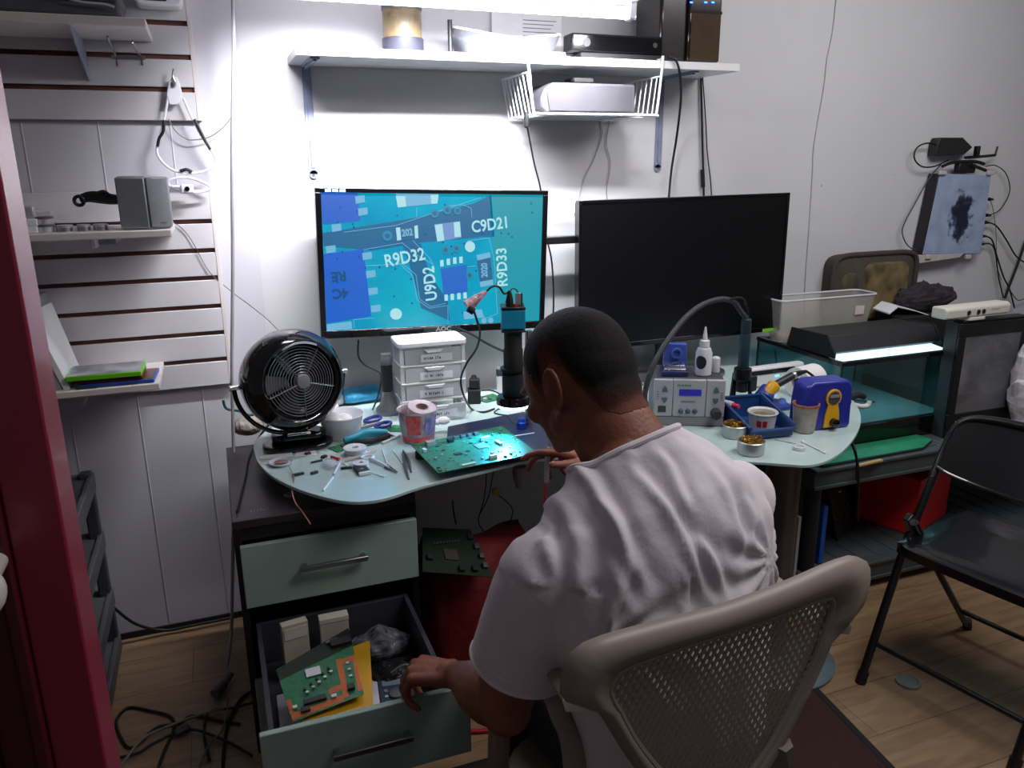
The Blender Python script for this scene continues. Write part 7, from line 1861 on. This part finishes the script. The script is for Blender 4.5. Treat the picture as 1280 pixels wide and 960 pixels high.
def hand(mb, w, f, n, side, curls, scale=1., spread=.0, thumb=(.7, .6, -.35), tc=.35):
    """w wrist, f toward the knuckles, n back of the hand, side +1 thumb along n x f"""
    f = f.normalized(); n = (n - f * f.dot(n)).normalized(); s = n.cross(f).normalized() * side
    kn = []
    for i, off in enumerate((.030, .010, -.011, -.030)):
        k_ = w + f * (.088, .093, .088, .078)[i] * scale + s * off * scale + n * (.004, .008, .006, .0)[i]
        kn.append(k_); mb.cap(w + s * off * .55 * scale + f * .004, k_, .0150 * scale, .0112 * scale, n=12)
    mb.cap(w + f * .03 + s * .018, w + f * .06 - s * .016, .014 * scale, .014 * scale); mb.cap(w - f * .012, w + f * .02, .0235 * scale, .0245 * scale, n=14)
    for i, k_ in enumerate(kn):
        L3 = ((.044, .026, .020), (.048, .030, .021), (.044, .028, .020), (.034, .021, .018))[i]
        d = (f + s * (.10, .02, -.05, -.13)[i] * (1 + spread)).normalized(); ax = d.cross(n).normalized()
        p = k_; ang = 0
        for j in range(3):
            ang += curls[i][j]
            dd = Matrix.Rotation(-ang, 3, ax) @ d
            q_ = p + dd * L3[j] * scale
            mb.cap(p, q_, (.0098, .0088, .0080)[j] * scale * (1 if i < 3 else .88), (.0088, .0080, .0070)[j] * scale * (1 if i < 3 else .88), n=10); p = q_
    # thumb leaves the side of the palm
    tb = w + f * .022 * scale + s * .024 * scale
    td = (f * thumb[1] + s * thumb[0] + n * thumb[2]).normalized()
    t1 = tb + td * .040 * scale
    td2 = (td * (1 - tc) + f * tc).normalized(); t2 = t1 + td2 * .034 * scale; td3 = (td2 * (1 - tc) + (f - s * .3).normalized() * tc).normalized(); t3 = t2 + td3 * .026 * scale
    mb.cap(w + f * .012 + s * .010, tb, .016 * scale, .015 * scale); mb.cap(tb, t1, .0150 * scale, .0118 * scale); mb.cap(t1, t2, .0115 * scale, .0100 * scale); mb.cap(t2, t3, .0100 * scale, .0082 * scale)
    return kn, t3
body = MB()
body.rings(torso_rings(-.010))
# neck
body.rings([ringE(V((.632, 1.075, 1.045)), V((.070, .0, .012)), V((0, .046, -.040))), ringE(V((.625, 1.092, 1.080)), V((.063, .01, .006)), V((-.01, .042, -.042))), ringE(V((.606, 1.118, 1.105)), V((.060, .01, .0)), V((-.02, .040, -.052))), ringE(hp(0, -.030, -.045), HR @ V((.060, 0, 0)), HR @ V((0, .056, -.02))), ringE(hp(0, -.020, .0), HR @ V((.058, 0, 0)), HR @ V((0, .055, 0)))])
for s in (-1, 1):
    a = C7 + V((s * .03, 0, -.02)); b = (LS if s < 0 else RSh)
    body.cap(a, a.lerp(b, .55) + V((0, 0, .0)), .050, .046)
body.cap(V((.592, 1.14, 1.065)), hp(0, .012, -.055), .040, .044)
# head
def he(c, r, **k): body.ell(hp(*c), [x * HS for x in r], HR, **k)
he((0, -.012, .028), (.0765, .094, .088), n=32, m=20)
he((0, -.045, .012), (.068, .060, .070), n=28, m=16)
he((0, .030, .020), (.068, .062, .072), n=28, m=16)
he((0, -.058, -.035), (.056, .040, .060), n=24, m=14)
he((0, .040, -.030), (.061, .050, .062), n=28, m=16)
he((0, .046, -.062), (.050, .043, .038), n=24, m=12)
he((0, .070, -.084), (.026, .022, .018)); 
for s in (-1, 1):
    he((s * .048, .008, -.056), (.020, .034, .030)); he((s * .036, .070, -.022), (.024, .022, .022)); he((s * .031, .079, .018), (.024, .014, .009))
    body.cap(hp(s * .058, -.002, -.050), hp(s * .022, .064, -.086), .016, .016)
he((0, .088, .022), (.016, .010, .012))
body.cap(hp(0, .089, .012), hp(0, .108, -.026), .0075, .011); he((0, .108, -.030), (.015, .013, .010))
for s in (-1, 1): he((s * .011, .101, -.034), (.008, .009, .007))
he((0, .088, -.058), (.021, .010, .006)); he((0, .086, -.068), (.019, .010, .006))
# ears
for s in (-1, 1):
    e0 = (s * .078, -.024, -.004)
    Re = HR @ Matrix.Rotation(s * .35, 3, 'Z') @ Matrix.Rotation(.12, 3, 'X')
    pts = [hp(*e0) + Re @ (V((s * (.006 + .004 * math.cos(a)), .017 * math.cos(a) - .004 * math.sin(a), .029 * math.sin(a) * (1.0 if math.sin(a) > 0 else .95))) * HS) for a in [2 * math.pi * i / 16 for i in range(16)]]
    body.tube(pts, .0052, closed=True, k=1, n=8)
    body.ell(hp(e0[0] - s * .004, e0[1] + .003, e0[2] - .004), (.0042 * HS, .015 * HS, .024 * HS), Re)
    body.ell(hp(s * .079, -.019, -.031), (.006 * HS, .008 * HS, .009 * HS), Re)
    body.cap(hp(s * .080, -.008, -.012), hp(s * .079, -.007, -.002), .0055, .0045)
# arms
limb(body, [LS + V((.015, 0, 0)), LS.lerp(LE, .45) + V((-.006, .0, .0)), LE], [.056, .056, .055, .053, .052])
limb(body, [LE, LE.lerp(LWr, .3) + V((-.004, .0, .0)), LE.lerp(LWr, .7), LWr], [.052, .057, .053, .043, .034, .029])
body.ell(LE + V((-.002, -.014, -.014)), (.044, .044, .044))
limb(body, [RSh + V((-.015, 0, 0)), RSh.lerp(RE, .5), RE], [.054, .052, .048, .044])
limb(body, [RE, RE.lerp(RWr, .4), RWr], [.044, .045, .038, .030, .026])
# legs (seated, thighs under the desk)
kL, kR = V((.53, 1.42, .50)), V((.86, 1.44, .50))
limb(body, [V((.59, 1.0, .52)), kL], [.080, .074, .060]); limb(body, [kL, V((.54, 1.40, .28)), V((.53, 1.38, .09))], [.056, .052, .040])
limb(body, [V((.74, 1.0, .52)), kR], [.080, .074, .060]); limb(body, [kR, V((.87, 1.44, .28)), V((.88, 1.44, .09))], [.056, .052, .040])
for x, y in ((.53, 1.38), (.88, 1.44)): body.cap(V((x, y - .03, .06)), V((x, y + .12, .045)), .038, .030)
# hands
c3 = lambda a, b, c: (a, b, c)
knL, _ = hand(body, LWr, V((-.095, .092, -.022)), V((.0, .05, .99)), -1, ((.75, .85, .5), (.85, .9, .55), (.95, .9, .55), (1.0, .95, .6)), 1.17, 0, thumb=(.55, .65, -.75), tc=.3)
RF = V((-.72, .66, .10))
knR, thR = hand(body, RWr, RF, V((.05, .10, .99)), 1, ((.14, .32, .25), (.40, .55, .35), (.75, .8, .45), (.9, .9, .5)), 1.06, .1, thumb=(.93, .42, -.02), tc=.22)
def remesh(mb, name, mats, voxel, smooth_it=3, fac=.5):
    o = mb.build(name, mats, None, smooth=0)
    loc = o.location.copy()
    r = o.modifiers.new('r', 'REMESH'); r.mode = 'VOXEL'; r.voxel_size = voxel; r.use_smooth_shade = True
    s = o.modifiers.new('s', 'SMOOTH'); s.factor = fac; s.iterations = smooth_it
    dg = bpy.context.evaluated_depsgraph_get(); dg.update()
    me = bpy.data.meshes.new_from_object(o.evaluated_get(dg)); me.name = name
    me.transform(Matrix.Translation(loc))
    bpy.data.objects.remove(o)
    return me
pm = remesh(body, 'body', skin, .0042, 4)
root = T('person', 'man in a white T-shirt leaning over the desk, left hand in the drawer', 'person', (.66, 1.0, 0))
def add_mesh(me, name, mats, parent=root):
    me.transform(LM[root].inverted()); me.materials.clear()
    for m in (mats if isinstance(mats, list) else [mats]): me.materials.append(m)
    me.polygons.foreach_set('use_smooth', [True] * len(me.polygons))
    o = bpy.data.objects.new(name, me); col.objects.link(o); o.parent = parent; LM[o] = LM[root]; return o
# ---- hair from the scalp
HRT = HR.transposed()
def hairline(x, y):
    pts = [(-.14, -.085), (-.09, -.078), (-.075, -.066), (-.058, -.030), (-.046, .018), (-.028, .034), (-.010, .028), (-.002, -.014), (.024, -.012), (.036, .030), (.050, .048), (.068, .066), (.12, .074)]
    for a, b in zip(pts[:-1], pts[1:]):
        if y <= b[0]: t_ = (y - a[0]) / (b[0] - a[0]); return a[1] + (b[1] - a[1]) * max(0, t_)
    return .08
vs = pm.vertices
dist = {}
for v in vs:
    q = HRT @ (v.co - HC) / HS
    if q.length > .17: continue
    if q.z < -.12: continue
    d = q.z - hairline(q.x, q.y)
    ear = abs(q.x) > .0785 and -.058 < q.y < .006 and q.z < .030
    if ear: d = -1
    if q.y < -.05 and (v.co - C7).length < .055: d = -1
    dist[v.index] = d
fcs = [p for p in pm.polygons if all(dist.get(i, -1) > 0 for i in p.vertices)]
idx = {}; nv = []; nf = []; fade = []
for p in fcs:
    row = []
    for i in p.vertices:
        if i not in idx:
            idx[i] = len(nv); v = vs[i]; d = dist[i]
            k_ = min(1, d / .035)
            nn_ = noise.noise(v.co * 320) * .0010
            nv.append(v.co + v.normal * (.0008 + .0050 * k_ + nn_ * k_)); fade.append(min(1, max(0, d / .07)))
        row.append(idx[i])
    nf.append(row)
hm = bpy.data.meshes.new('hair'); hm.from_pydata([tuple(v) for v in nv], [], nf)
at_ = hm.attributes.new('fade', 'FLOAT', 'POINT'); at_.data.foreach_set('value', fade)
hmat = bpy.data.materials.new('short dark hair'); hmat.use_nodes = True
nt = hmat.node_tree; N = nt.nodes; Lk = nt.links; b = N['Principled BSDF']
A_ = N.new('ShaderNodeAttribute'); A_.attribute_name = 'fade'
nz = N.new('ShaderNodeTexNoise'); nz.inputs['Scale'].default_value = 520; nz.inputs['Detail'].default_value = 2
tc = N.new('ShaderNodeTexCoord'); Lk.new(tc.outputs['Object'], nz.inputs['Vector'])
ma = N.new('ShaderNodeMath'); ma.operation = 'MULTIPLY_ADD'; ma.inputs[1].default_value = .7; Lk.new(nz.outputs['Fac'], ma.inputs[0]); 
m2 = N.new('ShaderNodeMath'); m2.operation = 'MULTIPLY'; m2.inputs[1].default_value = 1.0; Lk.new(A_.outputs['Fac'], m2.inputs[0]); Lk.new(m2.outputs[0], ma.inputs[2])
rp = N.new('ShaderNodeValToRGB'); rp.color_ramp.elements[0].position = .38; rp.color_ramp.elements[0].color = lin((118, 71, 54)); rp.color_ramp.elements[1].position = 1.2 if 0 else .95; rp.color_ramp.elements[1].color = lin((20, 16, 18))
Lk.new(ma.outputs[0], rp.inputs['Fac']); Lk.new(rp.outputs['Color'], b.inputs['Base Color']); b.inputs['Roughness'].default_value = .75
bp = N.new('ShaderNodeBump'); bp.inputs['Strength'].default_value = .55; bp.inputs['Distance'].default_value = .0025; Lk.new(nz.outputs['Fac'], bp.inputs['Height']); Lk.new(bp.outputs['Normal'], b.inputs['Normal'])
b.inputs['Specular IOR Level'].default_value = .2; b.inputs['Sheen Weight'].default_value = .04; b.inputs['Sheen Roughness'].default_value = .5
add_mesh(pm, 'body', skin)
add_mesh(hm, 'hair', hmat)
# eyes / brows
mb = MB()
for s in (-1, 1): mb.tube([hp(s * .014, .090, .026), hp(s * .030, .086, .031), hp(s * .046, .072, .026)], .0030, n=6)
mb.build('eyebrows', mat('dark brow', (26, 20, 20), .9), root, world=True)
for s in (-1, 1): MB().ell(hp(s * .031, .078, .002), (.011, .008, .005), HR).build('eye', mat('eye', (60, 44, 40), .3), root, world=True)
# ---- T-shirt
sh_ = MB(); sh_.rings(torso_rings(.014)); sh_.rings([ringE(V((.632, 1.062, 1.035)), V((.105, .0, .018)), V((0, .072, -.05))), ringE(V((.624, 1.085, 1.072)), V((.086, .006, .010)), V((-.006, .060, -.050))), ringE(V((.612, 1.112, 1.115)), V((.078, .006, .004)), V((-.01, .052, -.050)))])
for s, S, E_ in ((-1, LS, LE), (1, RSh, RE)):
    a = C7 + V((s * .035, -.002, -.022)); sh_.cap(a, a.lerp(S, .6) + V((0, 0, .002)), .062, .060, n=20)
    d = (E_ - S)
    if s < 0:
        limb(sh_, [S + V((.03, 0, .0)), S + V((-.006, .004, -.02)), S + d * .5 + V((-.004, -.004, 0)), S + d * .86 + V((0, -.006, 0))], [.070, .074, .076, .080, .082], n=22)
    else:
        limb(sh_, [S + V((-.03, 0, .0)), S + V((.004, 0, -.006)), S + d * .45, S + d * .72], [.060, .064, .067, .071], n=22)
sm_ = remesh(sh_, 'tshirt', M['white'], .0062, 10, .6)
bm = bmesh.new(); bm.from_mesh(sm_)
bmesh.ops.remove_doubles(bm, verts=bm.verts, dist=1e-5)
def cut(co, no, sel):
    g_ = [x for x in list(bm.verts) + list(bm.edges) + list(bm.faces)]
    bmesh.ops.bisect_plane(bm, geom=g_, plane_co=co, plane_no=no)
    dl = [f for f in bm.faces if (f.calc_center_median() - co).dot(no) > 1e-6 and sel(f.calc_center_median())]
    bmesh.ops.delete(bm, geom=dl, context='FACES')
dL = (LE - LS).normalized(); cuL = LS + (LE - LS) * .70 + V((-.002, -.004, 0))
nL = (dL + V((-.10, -.05, 0))).normalized()
cut(cuL, nL, lambda c: (c - cuL).length < .16 and c.x < .462)
dR = (RE - RSh).normalized(); cuR = RSh + (RE - RSh) * .62
cut(cuR, dR, lambda c: (c - cuR).length < .16)
NKc = V((.620, 1.092, 1.086)); NKn = V((-.22, .52, .82)).normalized()
cut(NKc, NKn, lambda c: (c - NKc).length < .14 and c.z > 1.0)
cut(V((.66, .98, .47)), V((0, 0, -1)), lambda c: True)
# wrinkles
bm.normal_update()
FOLDS = []
for a0, b0, a1, b1, am, wd in ((752, 592, 812, 735, .009, .011), (815, 605, 880, 740, .010, .010), (845, 580, 880, 650, .007, .010), (900, 590, 935, 700, .006, .011), (770, 640, 790, 760, .009, .010), (735, 660, 735, 790, .009, .012),
        (700, 640, 722, 760, .008, .011), (850, 660, 905, 735, .007, .009), (925, 620, 955, 690, .005, .010), (790, 575, 850, 600, .004, .012), (720, 610, 690, 680, .006, .012), (760, 700, 765, 800, .008, .009), (830, 690, 850, 780, .007, .009)):
    y0_ = .93
    pa, pb = ay(a0, b0, .95), ay(a1, b1, .90); FOLDS.append((V((pa.x, pa.z)), V((pb.x, pb.z)), am, wd))
for v in bm.verts:
    p = v.co
    n1 = noise.noise(V((p.x * 11 + p.z * 3.2, p.y * 8, p.z * 3.0)))
    n2 = noise.noise(V((p.x * 26 - p.z * 9, p.y * 20, p.z * 7 + 4)))
    n3 = noise.noise(V((p.x * 7 + 9, p.y * 7, p.z * 16)))
    wgt = .5 + .5 * min(1, max(0, (1.05 - p.z) / .12))
    arm = p.x < .49 and p.z < .93
    n4 = noise.noise(V((p.x * 17 + p.z * 2, p.y * 9, p.z * 2.2 + 7)))
    dsp = (.0050 * n1 + .0065 * (1 - abs(n4) * 3.2) * .55 + .0016 * n2 + .0012 * n3) * wgt
    # soft folds radiating from the armpits over the back
    for ap in (V((.49, .94, .86)), V((.79, .94, .93))):
        w3 = p - ap; rr2 = w3.length
        if rr2 < .30: dsp += .0055 * math.sin(math.atan2(w3.z, w3.x * (1 if ap.x > .6 else -1)) * 11 + 2 * n1) * max(0, 1 - rr2 / .30) * min(1, rr2 / .05)
    if arm: dsp = .0030 * n1 + .0022 * n3
    elif p.y < 1.02 or p.z > 1.0:
        for fa, fb, amp, wd in FOLDS:
            e = fb - fa; l2 = e.length; q = V((p.x, p.z)) - fa; tt = q.dot(e) / (l2 * l2)
            if -.1 < tt < 1.1:
                sd = (q.x * e.y - q.y * e.x) / l2 + .006 * math.sin(tt * 5); en = min(1, (tt + .1) / .3, (1.1 - tt) / .3)
                dsp += amp * en * (math.exp(-(sd / wd) ** 2) - .8 * math.exp(-((sd + wd * 1.6) / wd) ** 2))
    v.co = p + v.normal * dsp
bm.to_mesh(sm_); bm.free()
cotton = mat('white cotton jersey', (230, 222, 226), .9, c2=(218, 210, 214), scale=6, bump=.35, bscale=26)
so = add_mesh(sm_, 'tshirt', cotton)
s_ = so.modifiers.new('thick', 'SOLIDIFY'); s_.thickness = .0025; s_.offset = -1
# hems: collar rib and sleeve hems follow the cut edges
def rim_loop(me, test):
    ec = {}
    for p in me.polygons:
        for k_ in p.edge_keys: ec[k_] = ec.get(k_, 0) + 1
    ed = [k_ for k_, c in ec.items() if c == 1 and all(test(me.vertices[i].co) for i in k_)]
    adj = {}
    for a, b in ed: adj.setdefault(a, []).append(b); adj.setdefault(b, []).append(a)
    best = []; seen = set()
    for s0 in adj:
        if s0 in seen: continue
        loop = [s0]; seen.add(s0); cur = s0
        while True:
            nx = [x for x in adj[cur] if x not in seen]
            if not nx: break
            cur = nx[0]; seen.add(cur); loop.append(cur)
        if len(loop) > len(best): best = loop
    return [me.vertices[i].co.copy() for i in best]
inv = LM[root].inverted()
nkc, cl, cr = inv @ NKc, inv @ cuL, inv @ cuR
def smooth_loop(P, it=6, step=2):
    P = P[::step]
    for _ in range(it): P = [(P[i - 1] + P[i] * 2 + P[(i + 1) % len(P)]) / 4 for i in range(len(P))]
    return P
for nm, tst, r in (('collar', lambda p: (p - nkc).length < .13 and p.z > .98, .0058), ('sleeve_hem', lambda p: (p - cl).length < .13, .0042), ('sleeve_hem', lambda p: (p - cr).length < .12, .0042)):
    P = rim_loop(sm_, tst)
    if len(P) > 12:
        P = smooth_loop(P)
        if nm == 'sleeve_hem': MB().tube([p - (dL if (p - cl).length < .13 else dR) * .020 for p in P], .0016, closed=True, k=1, n=6).build('stitch_line', cotton, so)
        MB().tube(P, r, closed=True, k=1, n=8).build(nm, cotton, so)
# ---- trousers and shoes
tr = MB()
limb(tr, [V((.59, .99, .515)), kL + V((0, .01, .0))], [.098, .092, .078], n=20); limb(tr, [kL, V((.54, 1.40, .28)), V((.53, 1.38, .12))], [.074, .070, .066], n=20)
limb(tr, [V((.74, .99, .515)), kR + V((0, .01, .0))], [.098, .092, .078], n=20); limb(tr, [kR, V((.87, 1.44, .28)), V((.88, 1.44, .12))], [.074, .070, .066], n=20)
tr.rings([ringE((.665, .985, .44), (.17, 0, 0), (0, .12, 0)), ringE((.665, .985, .50), (.182, 0, 0), (0, .132, 0)), ringE((.665, .985, .545), (.180, 0, 0), (0, .130, 0))])
tm = remesh(tr, 'trousers', M['white'], .009, 6)
add_mesh(tm, 'trousers', mat('dark denim', (26, 28, 38), .85, c2=(18, 20, 28), scale=30))
for x, y in ((.53, 1.38), (.88, 1.44)):
    MB().rings([ringE((x, y + .035, .001), (.048, 0, 0), (0, .135, 0), n=24, p=2.6), ringE((x, y + .035, .03), (.050, 0, 0), (0, .137, 0), n=24, p=2.6), ringE((x, y + .02, .07), (.046, 0, 0), (0, .115, 0), n=24, p=2.4), ringE((x, y - .02, .11), (.044, 0, 0), (0, .06, 0), n=24)]).build('shoe', M['chip'], root, world=True, smooth=60)
# ---- probe in the right hand
a, b, c = ay(685, 558, 1.668), ay(683, 603, 1.655), ay(680, 650, 1.62)
t = T('multimeter_probe', 'white-tipped test probe with a red lead held in the right hand', 'probe', b)
MB().tube([a, a.lerp(b, .3), a.lerp(b, .8), b], lambda u: .0030 + .0042 * math.sin(min(1, u * 1.15) * 2.4), n=12, sm=False).build('grip', mat('pale grip', (206, 204, 214), .4), t, world=True)
MB().cyl(a, a + (a - b).normalized() * .012, .0014, .0005, n=8).build('tip', M['chrome'], t, world=True)
MB().tube([b, b.lerp(c, .4), c, ay(679, 700, 1.60), ay(685, 780, 1.58)], .0036, n=8).build('lead', mat('red lead', (176, 24, 36), .45), t, world=True)
# ================================================================== CAMERA, LIGHT
cam = bpy.data.cameras.new('camera'); co = bpy.data.objects.new('camera', cam); col.objects.link(co)
Mr = Matrix((V((_X.x, _Y.x, _Z.x)), V((_X.y, _Y.y, _Z.y)), V((_X.z, _Y.z, _Z.z))))   # columns = world axes in camera coords
right = V((_X.x, _Y.x, _Z.x)); down = V((_X.y, _Y.y, _Z.y)); fwd = V((_X.z, _Y.z, _Z.z))
R3 = Matrix((right, -down, -fwd)).transposed()
co.matrix_world = Matrix.Translation(CAM) @ R3.to_4x4()
cam.sensor_fit = 'HORIZONTAL'; cam.sensor_width = 36; cam.lens = 36 * FOC / 1280; cam.clip_start = .02
bpy.context.scene.camera = co

def area(name, loc, target, size, power, color, sy=None, spread=180):
    l = bpy.data.lights.new(name, 'AREA'); l.energy = power; l.color = color; l.size = size
    if sy: l.shape = 'RECTANGLE'; l.size_y = sy
    l.spread = math.radians(spread)
    o = bpy.data.objects.new(name, l); col.objects.link(o); o.location = loc
    o.rotation_euler = (V(target) - V(loc)).to_track_quat('-Z', 'Y').to_euler()
    return o
area('lamp_light', (.72, 2.20, 1.955), (.72, 2.20, 0), 1.1, 26, (.95, .94, 1.0), .03)
area('lamp_wall_light', (.72, 2.215, 1.955), (.72, 2.655, 1.47), 1.1, 20, (.95, .94, 1.0), .03, 100)
area('ceiling_light', (2.3, 1.3, 2.5), (2.3, 2.2, 1.0), 1.2, 17, (1.0, .98, .96), .5)
area('room_light', (1.4, .75, 2.5), (1.3, 1.0, .8), .9, 13, (1.0, .95, .97), .5)
w = bpy.data.worlds.new('world'); bpy.context.scene.world = w; w.use_nodes = True
bg = w.node_tree.nodes['Background']; bg.inputs['Color'].default_value = (.62, .62, .72, 1); bg.inputs['Strength'].default_value = .11
sc = bpy.context.scene
sc.view_settings.view_transform = 'Standard'; sc.view_settings.look = 'None'; sc.view_settings.exposure = 0; sc.view_settings.gamma = 1
sc.cycles.use_denoising = True
sc.cycles.max_bounces = 8; sc.cycles.transparent_max_bounces = 16
sc.cycles.sample_clamp_indirect = 6
